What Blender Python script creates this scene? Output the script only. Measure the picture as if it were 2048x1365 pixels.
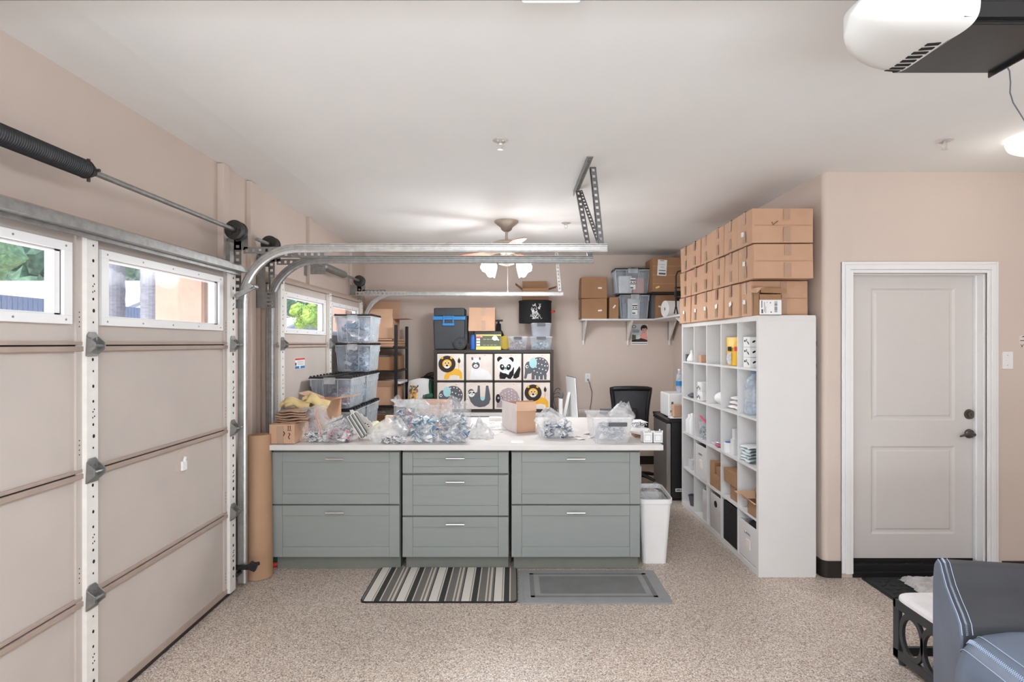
import bpy, bmesh, math, random
from mathutils import Vector, Matrix, noise
PI = math.pi
random.seed(7)
SC = bpy.context.scene
COL = SC.collection
for o in list(bpy.data.objects):
    bpy.data.objects.remove(o)

# ------------------------------------------------------------------ camera, sky, sun, lights, exposure
F, VX, VY, EYE = 1150.0, 1026.0, 687.0, 1.63          # focal length and vanishing point in photo pixels, eye height in metres
cd = bpy.data.cameras.new('camera'); cam = bpy.data.objects.new('camera', cd); COL.objects.link(cam)
cd.sensor_width = 36.0; cd.lens = F/2048*36.0
cd.shift_x = -(VX-1024)/2048; cd.shift_y = (VY-682.5)/2048
cam.location = (0, 0, EYE); cam.rotation_euler = (PI/2, 0, 0)
cd.clip_start = 0.05; cd.clip_end = 400
SC.camera = cam
SC.view_settings.view_transform = 'Standard'; SC.view_settings.look = 'None'
SC.view_settings.exposure = EXPOSURE = 0.48
SC.view_settings.gamma = 1.0; SC.view_settings.use_curve_mapping = False
SC.cycles.max_bounces = 8; SC.cycles.diffuse_bounces = 5; SC.cycles.glossy_bounces = 3
SC.cycles.transmission_bounces = 4; SC.cycles.transparent_max_bounces = 24
SC.cycles.sample_clamp_indirect = 6.0; SC.cycles.caustics_reflective = False; SC.cycles.caustics_refractive = False
SC.cycles.use_denoising = True

w = bpy.data.worlds.new('world'); SC.world = w; w.use_nodes = True
nt = w.node_tree; bg = nt.nodes['Background']
sky = nt.nodes.new('ShaderNodeTexSky'); sky.sky_type = 'NISHITA'; sky.sun_disc = False
sky.sun_elevation = math.radians(52); sky.sun_rotation = math.radians(250); sky.dust_density = 2.0
nt.links.new(sky.outputs[0], bg.inputs[0]); bg.inputs[1].default_value = 0.5

def lamp(name, kind, loc, power, color=(1, 1, 1), size=None, rot=(0, 0, 0), radius=None):
    l = bpy.data.lights.new(name, kind); l.energy = power; l.color = color
    if kind == 'AREA' and size:
        l.shape = 'RECTANGLE'; l.size, l.size_y = size
    if radius is not None and kind != 'AREA':
        l.shadow_soft_size = radius
    o = bpy.data.objects.new(name, l); COL.objects.link(o); o.location = loc; o.rotation_euler = rot
    return o
s = lamp('sun', 'SUN', (-8, 4, 12), 3.6, (1, .97, .93)); s.rotation_euler = (math.radians(32), math.radians(-25), math.radians(20)); s.data.angle = .01
# the ceiling tube fixture overhead, plus unseen fill lamps added behind the camera
LC = (.80, .90, 1)
lamp('tube_fixture_light', 'AREA', (.128, 1.25, 2.735), 15, LC, (.18, 1.2))
for x, y, e in ((.128, .75, 12), (.1, -1.1, 18)): lamp('tube_and_fill_glow', 'POINT', (x, y, 2.58), e, LC, radius=.10)  # first point is the tube's glow, second is added fill behind the camera
lamp('rear_ceiling_fill', 'AREA', (.1, -1.1, 2.78), 14, LC, (.18, 1.2))  # added ceiling fill, out of view
lamp('rear_uplight_fill', 'AREA', (.2, -2.45, .7), 190, LC, (4.2, 1.4), (PI/2+1.2, 0, 0))  # large added uplight for ceiling and frontal fill; the wall there is solid
lamp('right_lamp_light', 'POINT', (3.04, 3.3, 2.62), 1.2, (1, .95, .88), radius=.08)

def X(px, D): return (px-VX)/F*D
def Z(py, D): return EYE+(VY-py)/F*D

# ------------------------------------------------------------------ materials
def lin(c):
    c /= 255.0
    return c/12.92 if c <= .04045 else ((c+.055)/1.055)**2.4
def D3(c, k=.80):
    return tuple(min(.92, lin(v)/k) for v in c)
def newmat(name):
    m = bpy.data.materials.new(name); m.use_nodes = True
    return m, m.node_tree, m.node_tree.nodes['Principled BSDF']
def mat(name, rgb, rough=.6, metal=0.0, var=.06, vscale=9.0, bump=0.0, bscale=60.0, alpha=1.0, coat=0.0, spec=.5, emis=None, estr=0.0, sheen=0.0, k=.80, stretch=None):
    m, t, p = newmat(name)
    c = D3(rgb, k)
    tc = t.nodes.new('ShaderNodeTexCoord')
    src = tc.outputs['Object']
    if stretch:
        mp = t.nodes.new('ShaderNodeMapping'); mp.inputs['Scale'].default_value = stretch
        t.links.new(src, mp.inputs[0]); src = mp.outputs[0]
    n = t.nodes.new('ShaderNodeTexNoise'); n.inputs['Scale'].default_value = vscale; n.inputs['Detail'].default_value = 4
    t.links.new(src, n.inputs['Vector'])
    r = t.nodes.new('ShaderNodeValToRGB')
    r.color_ramp.elements[0].position = .3; r.color_ramp.elements[1].position = .7
    r.color_ramp.elements[0].color = tuple(v*(1-var) for v in c)+(1,)
    r.color_ramp.elements[1].color = tuple(min(1, v*(1+var)) for v in c)+(1,)
    t.links.new(n.outputs['Fac'], r.inputs[0]); t.links.new(r.outputs[0], p.inputs['Base Color'])
    p.inputs['Roughness'].default_value = rough; p.inputs['Metallic'].default_value = metal
    p.inputs['Specular IOR Level'].default_value = spec
    p.inputs['Coat Weight'].default_value = coat; p.inputs['Sheen Weight'].default_value = sheen
    p.inputs['Alpha'].default_value = alpha
    if bump:
        b = t.nodes.new('ShaderNodeBump'); b.inputs['Strength'].default_value = bump; b.inputs['Distance'].default_value = .004
        n2 = t.nodes.new('ShaderNodeTexNoise'); n2.inputs['Scale'].default_value = bscale; n2.inputs['Detail'].default_value = 3
        t.links.new(src, n2.inputs['Vector']); t.links.new(n2.outputs['Fac'], b.inputs['Height']); t.links.new(b.outputs[0], p.inputs['Normal'])
    if emis:
        p.inputs['Emission Color'].default_value = tuple(lin(v) for v in emis)+(1,); p.inputs['Emission Strength'].default_value = estr
    return m

def speckle_floor():
    m, t, p = newmat('flake_epoxy_floor')
    tc = t.nodes.new('ShaderNodeTexCoord')
    v = t.nodes.new('ShaderNodeTexVoronoi'); v.inputs['Scale'].default_value = 200
    t.links.new(tc.outputs['Object'], v.inputs['Vector'])
    sep = t.nodes.new('ShaderNodeSeparateColor'); t.links.new(v.outputs['Color'], sep.inputs[0])
    r = t.nodes.new('ShaderNodeValToRGB'); r.color_ramp.interpolation = 'CONSTANT'
    cols = [(0, (98, 84, 74)), (.08, (146, 126, 110)), (.24, (178, 160, 144)), (.46, (200, 184, 170)), (.72, (216, 204, 192)), (.88, (164, 142, 124)), (.96, (230, 224, 216))]
    e = r.color_ramp.elements
    e[0].position = 0; e[0].color = D3(cols[0][1])+(1,)
    e[1].position = cols[1][0]; e[1].color = D3(cols[1][1])+(1,)
    for q, c in cols[2:]:
        k = e.new(q); k.color = D3(c)+(1,)
    t.links.new(sep.outputs[0], r.inputs[0])
    n = t.nodes.new('ShaderNodeTexNoise'); n.inputs['Scale'].default_value = 1.3
    t.links.new(tc.outputs['Object'], n.inputs['Vector'])
    mx = t.nodes.new('ShaderNodeMix'); mx.data_type = 'RGBA'; mx.blend_type = 'MULTIPLY'; mx.inputs[0].default_value = .25
    t.links.new(r.outputs[0], mx.inputs[6]); t.links.new(n.outputs['Fac'], mx.inputs[7])
    g = t.nodes.new('ShaderNodeBrightContrast'); g.inputs['Bright'].default_value = .05
    t.links.new(mx.outputs[2], g.inputs[0]); t.links.new(g.outputs[0], p.inputs['Base Color'])
    p.inputs['Roughness'].default_value = .38; p.inputs['Specular IOR Level'].default_value = .35
    b = t.nodes.new('ShaderNodeBump'); b.inputs['Strength'].default_value = .12; b.inputs['Distance'].default_value = .002
    t.links.new(sep.outputs[1], b.inputs['Height']); t.links.new(b.outputs[0], p.inputs['Normal'])
    return m

def stripe_mat():
    """woven stripes across the mat's length, by colour alone"""
    m, t, p = newmat('striped_woven_mat')
    tc = t.nodes.new('ShaderNodeTexCoord'); sp = t.nodes.new('ShaderNodeSeparateXYZ')
    t.links.new(tc.outputs['Object'], sp.inputs[0])
    ml = t.nodes.new('ShaderNodeMath'); ml.operation = 'MULTIPLY'; ml.inputs[1].default_value = 1/.204
    t.links.new(sp.outputs['X'], ml.inputs[0])
    fr = t.nodes.new('ShaderNodeMath'); fr.operation = 'FRACT'; t.links.new(ml.outputs[0], fr.inputs[0])
    r = t.nodes.new('ShaderNodeValToRGB'); r.color_ramp.interpolation = 'CONSTANT'
    seq = [(0, (62, 62, 60)), (.17, (190, 184, 174)), (.21, (112, 108, 104)), (.42, (190, 184, 174)), (.47, (120, 112, 106)), (.53, (190, 184, 174)), (.60, (112, 108, 104)), (.66, (60, 60, 58)), (.69, (206, 201, 192)), (.93, (130, 124, 118)), (.96, (200, 195, 186))]
    e = r.color_ramp.elements
    e[0].position = 0; e[0].color = D3(seq[0][1])+(1,); e[1].position = seq[1][0]; e[1].color = D3(seq[1][1])+(1,)
    for q, c in seq[2:]:
        k = e.new(q); k.color = D3(c)+(1,)
    t.links.new(fr.outputs[0], r.inputs[0]); t.links.new(r.outputs[0], p.inputs['Base Color'])
    p.inputs['Roughness'].default_value = .9; p.inputs['Specular IOR Level'].default_value = .2
    n = t.nodes.new('ShaderNodeTexNoise'); n.inputs['Scale'].default_value = 250; t.links.new(tc.outputs['Object'], n.inputs['Vector'])
    b = t.nodes.new('ShaderNodeBump'); b.inputs['Strength'].default_value = .3; b.inputs['Distance'].default_value = .002
    t.links.new(n.outputs['Fac'], b.inputs['Height']); t.links.new(b.outputs[0], p.inputs['Normal'])
    return m

def film(name, rgb, alpha, rough=.25, bump=.6, bscale=30, sheer=None):
    """thin clear plastic: mostly see-through, a milky surface and sharp highlights"""
    m, t, p = newmat(name)
    p.inputs['Base Color'].default_value = D3(rgb)+(1,); p.inputs['Roughness'].default_value = rough
    p.inputs['Specular IOR Level'].default_value = .6
    tc = t.nodes.new('ShaderNodeTexCoord')
    n = t.nodes.new('ShaderNodeTexNoise'); n.inputs['Scale'].default_value = bscale; n.inputs['Detail'].default_value = 3; n.inputs['Distortion'].default_value = 1.2
    t.links.new(tc.outputs['Object'], n.inputs['Vector'])
    r = t.nodes.new('ShaderNodeMapRange'); r.inputs['From Min'].default_value = .3; r.inputs['From Max'].default_value = .75
    r.inputs['To Min'].default_value = alpha*.55; r.inputs['To Max'].default_value = min(1, alpha*1.5)
    t.links.new(n.outputs['Fac'], r.inputs['Value'])
    t.links.new(r.outputs[0], p.inputs['Alpha'])
    if bump:
        b = t.nodes.new('ShaderNodeBump'); b.inputs['Strength'].default_value = bump; b.inputs['Distance'].default_value = .01
        t.links.new(n.outputs['Fac'], b.inputs['Height']); t.links.new(b.outputs[0], p.inputs['Normal'])
    return m

M = {}
M['wall'] = mat('painted_wall', (200, 186, 176), .85, var=.02, vscale=2, bump=.05, bscale=180)
M['ceiling'] = mat('ceiling_paint', (224, 223, 221), .9, var=.015, vscale=2, bump=.06, bscale=120)
M['floor'] = speckle_floor()
M['doorpaint'] = mat('white_door_paint', (200, 196, 193), .45, var=.01)
M['trim'] = mat('white_gloss_trim', (232, 231, 229), .35, var=.01)
M['black_base'] = mat('black_rubber_base', (34, 28, 26), .5)
M['panel'] = mat('garage_door_panel', (180, 171, 164), .7, var=.035, vscale=3, bump=.1, bscale=14)
M['patch'] = mat('dull_panel_patch', (184, 172, 162), .75)
M['rail'] = mat('section_joint_rail', (158, 141, 130), .6, var=.06)
M['gunmetal'] = mat('weathered_angle_steel', (104, 104, 104), .5, .6, var=.2, vscale=30)
M['dark'] = mat('dark_gap', (22, 21, 20), .8)
M['stile'] = mat('white_steel_stile', (214, 211, 206), .45, var=.04, vscale=20)
M['galv'] = mat('galvanised_steel', (178, 178, 176), .34, .75, var=.12, vscale=30)
M['galvd'] = mat('dull_galvanised_steel', (138, 138, 136), .42, .7, var=.15, vscale=30)
M['iron'] = mat('dark_iron', (58, 56, 55), .45, .5)
M['spring'] = mat('oiled_spring_wire', (62, 62, 64), .38, .6)
M['glass'] = film('window_glass', (235, 240, 245), .05, .05, 0)
M['white'] = mat('white_melamine', (210, 209, 208), .4, var=.008)
M['coverw'] = mat('ivory_light_cover', (196, 194, 190), .35, var=.01)
M['whitep'] = mat('white_plastic', (226, 225, 222), .35, var=.02)
M['paper'] = mat('white_paper', (236, 235, 232), .8, var=.03)
M['wall_bracket'] = mat('white_bracket', (222, 219, 216), .45)
M['cab'] = mat('sage_grey_cabinet', (136, 141, 138), .5, var=.02, vscale=4, stretch=(1, 1, 8))
M['cabd'] = mat('cabinet_carcass', (112, 114, 108), .6)
M['steel'] = mat('brushed_steel', (212, 210, 206), .25, .85)
M['counter'] = mat('white_worktop', (206, 203, 200), .35, var=.025, vscale=5)
M['kraft'] = mat('kraft_cardboard', (186, 150, 124), .85, var=.045, vscale=7, bump=.1, bscale=40)
M['kraft2'] = mat('brown_cardboard', (150, 114, 84), .85, var=.06, vscale=7, bump=.1, bscale=40)
M['kraftd'] = mat('inner_cardboard', (150, 112, 82), .9, var=.06)
M['tape'] = mat('packing_tape', (166, 136, 114), .18, var=.05, coat=.5)
M['rolls'] = mat('kraft_paper_roll', (168, 134, 106), .75, var=.03)
M['black'] = mat('black_plastic', (26, 26, 27), .4)
M['blackm'] = mat('matt_black_fabric', (22, 22, 23), .9, bump=.2, bscale=300)
M['blacks'] = mat('black_steel', (34, 31, 30), .4, .3)
M['kallax'] = mat('black_brown_wood', (46, 38, 34), .5, var=.12, vscale=6, stretch=(1, 1, 12))
M['sackw'] = mat('white_printed_sack', (214, 212, 210), .5, bump=.5, bscale=12)
M['binf'] = film('frosted_bin_plastic', (236, 238, 242), .30, .25, .05, 2)
M['rimf'] = film('pale_rim_plastic', (214, 220, 230), .50, .25, .05, 2)
M['tote'] = film('clear_tote_plastic', (196, 208, 228), .20, .2, .05, 2)
M['tote_milky'] = film('milky_tote_plastic', (238, 240, 245), .50, .25, .05, 2)
M['bag'] = film('clear_bag_film', (246, 248, 252), .27, .16, .5, 16)
M['bagw'] = film('milky_bag_film', (248, 249, 252), .42, .25, .5, 14)
M['cream'] = mat('cream_fabric', (216, 206, 198), .95, bump=.15, bscale=300)
M['posterbg'] = mat('pale_calendar_ground', (196, 202, 206), .7)
M['cooler'] = mat('charcoal_cooler', (52, 55, 59), .55, var=.04)
M['blue'] = mat('bright_blue_plastic', (38, 118, 180), .4)
M['bluebottle'] = mat('blue_bottle', (40, 92, 170), .3)
M['orange'] = mat('orange_print', (240, 170, 60), .9)
M['manebrown'] = mat('dark_brown_print', (56, 46, 42), .9)
M['slate'] = mat('slate_print', (92, 94, 100), .9)
M['teal'] = mat('pale_teal_print', (160, 202, 204), .9)
M['mauve'] = mat('mauve_print', (166, 150, 154), .9)
M['whitepr'] = mat('white_print', (238, 236, 236), .9)
M['blackpr'] = mat('black_print', (30, 28, 28), .9)
M['pinkpr'] = mat('soft_pink_print', (214, 150, 140), .9)
M['yellow'] = mat('pale_yellow_card', (222, 208, 120), .7)
M['red'] = mat('red_plastic', (200, 52, 44), .5)
M['olive'] = mat('olive_print', (92, 96, 78), .7)
M['green'] = mat('dark_green_plastic', (30, 84, 62), .5)
M['gren2'] = mat('green_bag_film', (60, 118, 78), .4)
M['mesh'] = mat('mesh_chair_back', (66, 66, 70), .8, alpha=.93, bump=.3, bscale=400)
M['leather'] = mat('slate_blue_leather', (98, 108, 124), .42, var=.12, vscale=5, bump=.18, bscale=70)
M['leather_shaded'] = mat('shaded_slate_leather', (64, 66, 70), .42, var=.12, vscale=4, bump=.18, bscale=70)  # slate leather darkened to carry the shade on the arm pad
M['thread'] = mat('pale_thread', (170, 184, 204), .8)
M['lattice'] = mat('charcoal_painted_wood', (48, 49, 52), .4, var=.06)
M['seatwhite'] = mat('white_upholstery', (222, 218, 218), .9, bump=.2, bscale=200)
M['fur'] = mat('grey_faux_fur', (190, 186, 186), 1.0, var=.25, vscale=18, bump=1.0, bscale=90)
M['rubber'] = mat('black_rubber_mat', (36, 38, 40), .7, bump=.2, bscale=60)
M['matg'] = mat('grey_anti_fatigue_mat', (138, 138, 138), .6, var=.06, bump=.2, bscale=200)
M['matd'] = mat('dark_grey_inlay', (112, 112, 112), .7, var=.08, bump=.2, bscale=200)
M['bronze'] = mat('dark_nickel', (92, 86, 80), .28, .9)
M['nickel'] = mat('brushed_nickel', (170, 162, 150), .4, .5)
M['copperblade'] = mat('rosy_wood_blade', (196, 132, 112), .5)
M['lampglass'] = mat('lit_glass_shade', (255, 250, 240), .3, emis=(255, 246, 232), estr=2.6)
M['lampglass2'] = mat('softly_lit_glass', (250, 246, 238), .3, emis=(255, 246, 232), estr=1.0)
M['lens'] = mat('fixture_lens', (240, 240, 238), .4, emis=(255, 252, 246), estr=.55)
M['opener'] = mat('opener_black_steel', (44, 44, 44), .25, .3, var=.15, vscale=6)
M['glove'] = mat('tan_leather_glove', (204, 182, 132), .8, var=.12, bump=.4)
M['pulp'] = mat('brown_packing_bundle', (168, 140, 118), .8, var=.2, vscale=30, bump=.5)
M['zinc'] = mat('zinc_hardware', (196, 198, 204), .3, .25, var=.2, vscale=60)
M['p_blue'] = mat('blue_hardware_packet', (116, 150, 188), .35, var=.2)
M['p_teal'] = mat('teal_hardware_packet', (82, 134, 160), .35, var=.2)
M['p_white'] = mat('white_hardware_packet', (232, 234, 238), .4, var=.1)
M['p_navy'] = mat('dark_hardware_packet', (88, 100, 124), .35, var=.2)
M['p_pink'] = mat('pink_hardware_packet', (196, 110, 130), .4, var=.2)
M['p_grey'] = mat('grey_hardware_packet', (140, 146, 156), .35, var=.2)
M['wood'] = mat('raw_wood_piece', (196, 146, 104), .7)
M['stucco'] = mat('peach_stucco', (190, 156, 140), .95, bump=.5, bscale=40)
M['housew'] = mat('pale_house_wall', (226, 218, 210), .9)
M['housegrey'] = mat('grey_blue_house_wall', (112, 120, 136), .9, var=.3, vscale=3)
M['roof'] = mat('pale_roof_tiles', (150, 144, 142), .9, var=.15, vscale=20)
M['concrete'] = mat('driveway_concrete', (196, 192, 186), .9, var=.08)
M['bark'] = mat('palm_bark', (112, 112, 118), .95, var=.2, vscale=14, bump=.6, bscale=30, stretch=(1, 1, 3))
M['leaf'] = mat('green_leaves', (104, 130, 84), .8, var=.45, vscale=5, bump=.6, bscale=18)
M['leafy'] = mat('yellow_green_leaves', (118, 142, 52), .8, var=.45, vscale=4, bump=.6, bscale=18)
M['leafd'] = mat('dark_green_leaves', (78, 108, 84), .8, var=.45, vscale=3, bump=.6, bscale=14)
M['fence'] = mat('grey_blue_fence', (104, 110, 126), .9, var=.2, vscale=8, stretch=(6, 6, 1))
M['carp'] = mat('pale_blue_car_paint', (150, 196, 214), .25, coat=.6)
M['carg'] = mat('dark_car_glass', (50, 60, 70), .1)

M['yellowbag'] = mat('yellow_pouch_foil', (232, 176, 58), .4, bump=.3, bscale=20)
M['jug'] = film('clear_bottle_plastic', (196, 208, 222), .42, .12, .2, 20)
M['copperp'] = mat('copper_coloured_pieces', (176, 112, 84), .5, var=.2)
M['p_pinkhot'] = mat('hot_pink_slider', (222, 60, 110), .4)
M['p_whiteblue'] = mat('pale_blue_packet', (206, 222, 236), .35, var=.08, bump=.4, bscale=30)
M['greybin'] = mat('light_grey_bin', (196, 192, 190), .6)
M['skin'] = mat('printed_skin_tone', (206, 158, 140), .8)
M['fridge_steel'] = mat('smooth_grey_steel', (150, 146, 142), .3, .7, var=.05, vscale=3)
M['olive2'] = mat('mustard_plastic', (188, 160, 60), .6)
M['p_redpale'] = mat('pale_red_seam', (214, 160, 156), .5)
M['steelw'] = mat('white_grey_sheet_steel', (214, 212, 206), .35, .3)
M['creamy'] = mat('pale_yellow_paper', (234, 226, 190), .8)
M['creamy2'] = mat('cream_block', (232, 208, 190), .8)
M['wrapped'] = mat('film_wrapped_tan', (206, 176, 160), .25, coat=.5, var=.12, vscale=25)
M['woodpale'] = mat('pale_wood_scrap', (222, 200, 172), .8)
M['boxwhite'] = mat('white_carton_side', (214, 204, 200), .7)
M['trimchrome'] = mat('satin_chrome', (206, 202, 198), .3, .6)

# ------------------------------------------------------------------ mesh builder
class MB:
    def __init__(s): s.v = []; s.f = []; s.m = []; s.cur = 0; s.xf = None
    def use(s, i): s.cur = i; return s
    def add(s, vs, fs):
        b = len(s.v)
        for p in vs:
            p = Vector(p)
            if s.xf is not None: p = s.xf @ p
            s.v.append(p)
        for f in fs: s.f.append([b+i for i in f]); s.m.append(s.cur)
        return s
    def box(s, x0, x1, y0, y1, z0, z1):
        x0, x1 = min(x0, x1), max(x0, x1); y0, y1 = min(y0, y1), max(y0, y1); z0, z1 = min(z0, z1), max(z0, z1)
        return s.add([(x0, y0, z0), (x1, y0, z0), (x1, y1, z0), (x0, y1, z0), (x0, y0, z1), (x1, y0, z1), (x1, y1, z1), (x0, y1, z1)],
                     [(0, 3, 2, 1), (4, 5, 6, 7), (0, 1, 5, 4), (1, 2, 6, 5), (2, 3, 7, 6), (3, 0, 4, 7)])
    def hexa(s, p): return s.add(p, [(0, 3, 2, 1), (4, 5, 6, 7), (0, 1, 5, 4), (1, 2, 6, 5), (2, 3, 7, 6), (3, 0, 4, 7)])
    def rbox(s, c, size, rot=(0, 0, 0)):
        from mathutils import Euler
        R = Euler(rot).to_matrix(); hx, hy, hz = [q/2 for q in size]; c = Vector(c)
        P = [(-hx, -hy, -hz), (hx, -hy, -hz), (hx, hy, -hz), (-hx, hy, -hz), (-hx, -hy, hz), (hx, -hy, hz), (hx, hy, hz), (-hx, hy, hz)]
        return s.hexa([c+R @ Vector(p) for p in P])
    def ring(s, c, a, b, ra, rb, n):
        return [c+a*(ra*math.cos(2*PI*i/n))+b*(rb*math.sin(2*PI*i/n)) for i in range(n)]
    def cyl(s, p0, p1, r0, r1=None, n=16, caps=True):
        p0, p1 = Vector(p0), Vector(p1); r1 = r0 if r1 is None else r1
        d = (p1-p0).normalized(); a = d.orthogonal().normalized(); b = d.cross(a)
        v = s.ring(p0, a, b, r0, r0, n)+s.ring(p1, a, b, r1, r1, n)
        f = [(i, (i+1) % n, n+(i+1) % n, n+i) for i in range(n)]
        if caps: f += [tuple(reversed(range(n))), tuple(range(n, 2*n))]
        return s.add(v, f)
    def tube(s, pts, r, n=8, rads=None):
        pts = [Vector(p) for p in pts]; k = len(pts); v = []; a = None
        for i, p in enumerate(pts):
            t = (pts[min(i+1, k-1)]-pts[max(i-1, 0)])
            t = t.normalized() if t.length > 1e-9 else Vector((0, 0, 1))
            if a is None: a = t.orthogonal().normalized()
            else:
                a = a-t*a.dot(t); a = a.normalized() if a.length > 1e-6 else t.orthogonal().normalized()
            b = t.cross(a); rr = rads[i] if rads else r
            v += s.ring(p, a, b, rr, rr, n)
        f = []
        for i in range(k-1):
            for j in range(n): f.append((i*n+j, i*n+(j+1) % n, (i+1)*n+(j+1) % n, (i+1)*n+j))
        f += [tuple(reversed(range(n))), tuple(range((k-1)*n, k*n))]
        return s.add(v, f)
    def lathe(s, c, prof, n=24, sx=1, sy=1):
        c = Vector(c); v = []; k = len(prof)
        for (r, z) in prof:
            for i in range(n): v.append(c+Vector((max(r, 1e-4)*sx*math.cos(2*PI*i/n), max(r, 1e-4)*sy*math.sin(2*PI*i/n), z)))
        f = []
        for i in range(k-1):
            for j in range(n): f.append((i*n+j, i*n+(j+1) % n, (i+1)*n+(j+1) % n, (i+1)*n+j))
        f += [tuple(reversed(range(n))), tuple(range((k-1)*n, k*n))]
        return s.add(v, f)
    def prism(s, poly, a0, a1, axis='y'):
        n = len(poly)
        def P(u, w, a): return {'y': (u, a, w), 'x': (a, u, w), 'z': (u, w, a)}[axis]
        v = [P(u, w, a0) for u, w in poly]+[P(u, w, a1) for u, w in poly]
        return s.add(v, [tuple(range(n)), tuple(reversed(range(n, 2*n)))]+[(i, n+i, n+(i+1) % n, (i+1) % n) for i in range(n)])
    def ell(s, u, w, ru, rw, a0, a1, axis='y', n=20, rot=0, t0=0, t1=2*PI):
        P = []
        full = abs(t1-t0-2*PI) < 1e-6
        for i in range(n+(0 if full else 1)):
            t = t0+(t1-t0)*i/n; x, y = ru*math.cos(t), rw*math.sin(t)
            P.append((u+x*math.cos(rot)-y*math.sin(rot), w+x*math.sin(rot)+y*math.cos(rot)))
        return s.prism(P, a0, a1, axis)
    def ball(s, c, r, n=14, m=9, fn=None):
        rx, ry, rz = r if isinstance(r, (tuple, list)) else (r, r, r); c = Vector(c); v = []
        for i in range(m+1):
            ph = -PI/2+PI*i/m
            for j in range(n):
                th = 2*PI*j/n; d = Vector((math.cos(ph)*math.cos(th), math.cos(ph)*math.sin(th), math.sin(ph)))
                k = fn(d) if fn else 1
                v.append(c+Vector((d.x*rx*k, d.y*ry*k, d.z*rz*k)))
        f = []
        for i in range(m):
            for j in range(n):
                f.append((i*n+j, i*n+(j+1) % n, (i+1)*n+(j+1) % n, (i+1)*n+j))
        return s.add(v, f)
    def grid(s, fn, nu, nv, wrap=False):
        v = [fn(i/(nu if wrap else nu-1), j/(nv-1)) for j in range(nv) for i in range(nu)]
        f = []
        for j in range(nv-1):
            for i in range(nu if wrap else nu-1):
                i2 = (i+1) % nu; f.append((j*nu+i, j*nu+i2, (j+1)*nu+i2, (j+1)*nu+i))
        return s.add(v, f)
    def sweep(s, path, prof, side=Vector((0, 1, 0))):
        """closed profile of (normal, side) offsets swept along a planar path"""
        path = [Vector(p) for p in path]; k = len(path); n = len(prof); v = []
        for i, p in enumerate(path):
            t = (path[min(i+1, k-1)]-path[max(i-1, 0)]).normalized(); nn = t.cross(side).normalized()
            v += [p+nn*a+side*b for a, b in prof]
        f = []
        for i in range(k-1):
            for j in range(n): f.append((i*n+j, i*n+(j+1) % n, (i+1)*n+(j+1) % n, (i+1)*n+j))
        f += [tuple(reversed(range(n))), tuple(range((k-1)*n, k*n))]
        return s.add(v, f)
    def build(s, name, mats, parent=None, bevel=0, smooth=False, segs=2, solid=0, sub=0, origin=None):
        me = bpy.data.meshes.new(name)
        if parent is not None:
            inv = parent_matrix(parent).inverted(); vs = [inv @ p for p in s.v]; loc = None
        else:
            xs = [p.x for p in s.v]; ys = [p.y for p in s.v]; zs = [p.z for p in s.v]
            loc = Vector(origin) if origin else Vector(((min(xs)+max(xs))/2, (min(ys)+max(ys))/2, min(zs)))
            vs = [p-loc for p in s.v]
        me.from_pydata([tuple(p) for p in vs], [], s.f)
        if not isinstance(mats, (list, tuple)): mats = [mats]
        for q in mats: me.materials.append(M[q] if isinstance(q, str) else q)
        for i, pl in enumerate(me.polygons):
            pl.material_index = min(s.m[i], len(mats)-1)
        bm = bmesh.new(); bm.from_mesh(me)
        bmesh.ops.recalc_face_normals(bm, faces=bm.faces); bm.to_mesh(me); bm.free()
        if smooth:
            for pl in me.polygons: pl.use_smooth = True
        me.update()
        o = bpy.data.objects.new(name, me); COL.objects.link(o)
        if loc is not None: o.location = loc
        if parent is not None: o.parent = parent
        if solid:
            q = o.modifiers.new('solid', 'SOLIDIFY'); q.thickness = solid; q.offset = 0
        if bevel:
            q = o.modifiers.new('bevel', 'BEVEL'); q.width = bevel; q.segments = segs; q.limit_method = 'ANGLE'; q.angle_limit = math.radians(40)
        if sub:
            q = o.modifiers.new('sub', 'SUBSURF'); q.levels = sub; q.render_levels = sub
        return o

def parent_matrix(o):
    m = Matrix.Translation(o.location) @ o.rotation_euler.to_matrix().to_4x4()
    return parent_matrix(o.parent) @ m if o.parent else m
def thing(name, label, cat, loc=(0, 0, 0), rotz=0, group=None, kind=None):
    o = bpy.data.objects.new(name, None); COL.objects.link(o); o.empty_display_size = .05
    o.location = loc; o.rotation_euler = (0, 0, rotz)
    if label: o['label'] = label
    if cat: o['category'] = cat
    if group: o['group'] = group
    if kind: o['kind'] = kind
    return o
def tag(o, label, cat, group=None, kind=None):
    o['label'] = label; o['category'] = cat
    if group: o['group'] = group
    if kind: o['kind'] = kind
    return o
def struct(name, mb, m, label=None, **kw):
    o = mb.build(name, m, **kw); o['kind'] = 'structure'
    if label: o['label'] = label
    return o
def dup(root, loc=None, rotz=None, label=None, group=None, scale=None):
    r = root.copy(); COL.objects.link(r)
    if loc is not None: r.location = loc
    if rotz is not None: r.rotation_euler = (0, 0, rotz)
    if label: r['label'] = label
    if group: r['group'] = group
    if scale: r.scale = scale
    for ch in list(root.children):
        c = ch.copy(); COL.objects.link(c); c.parent = r
        for g in list(ch.children):
            d = g.copy(); COL.objects.link(d); d.parent = c
    return r
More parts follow.
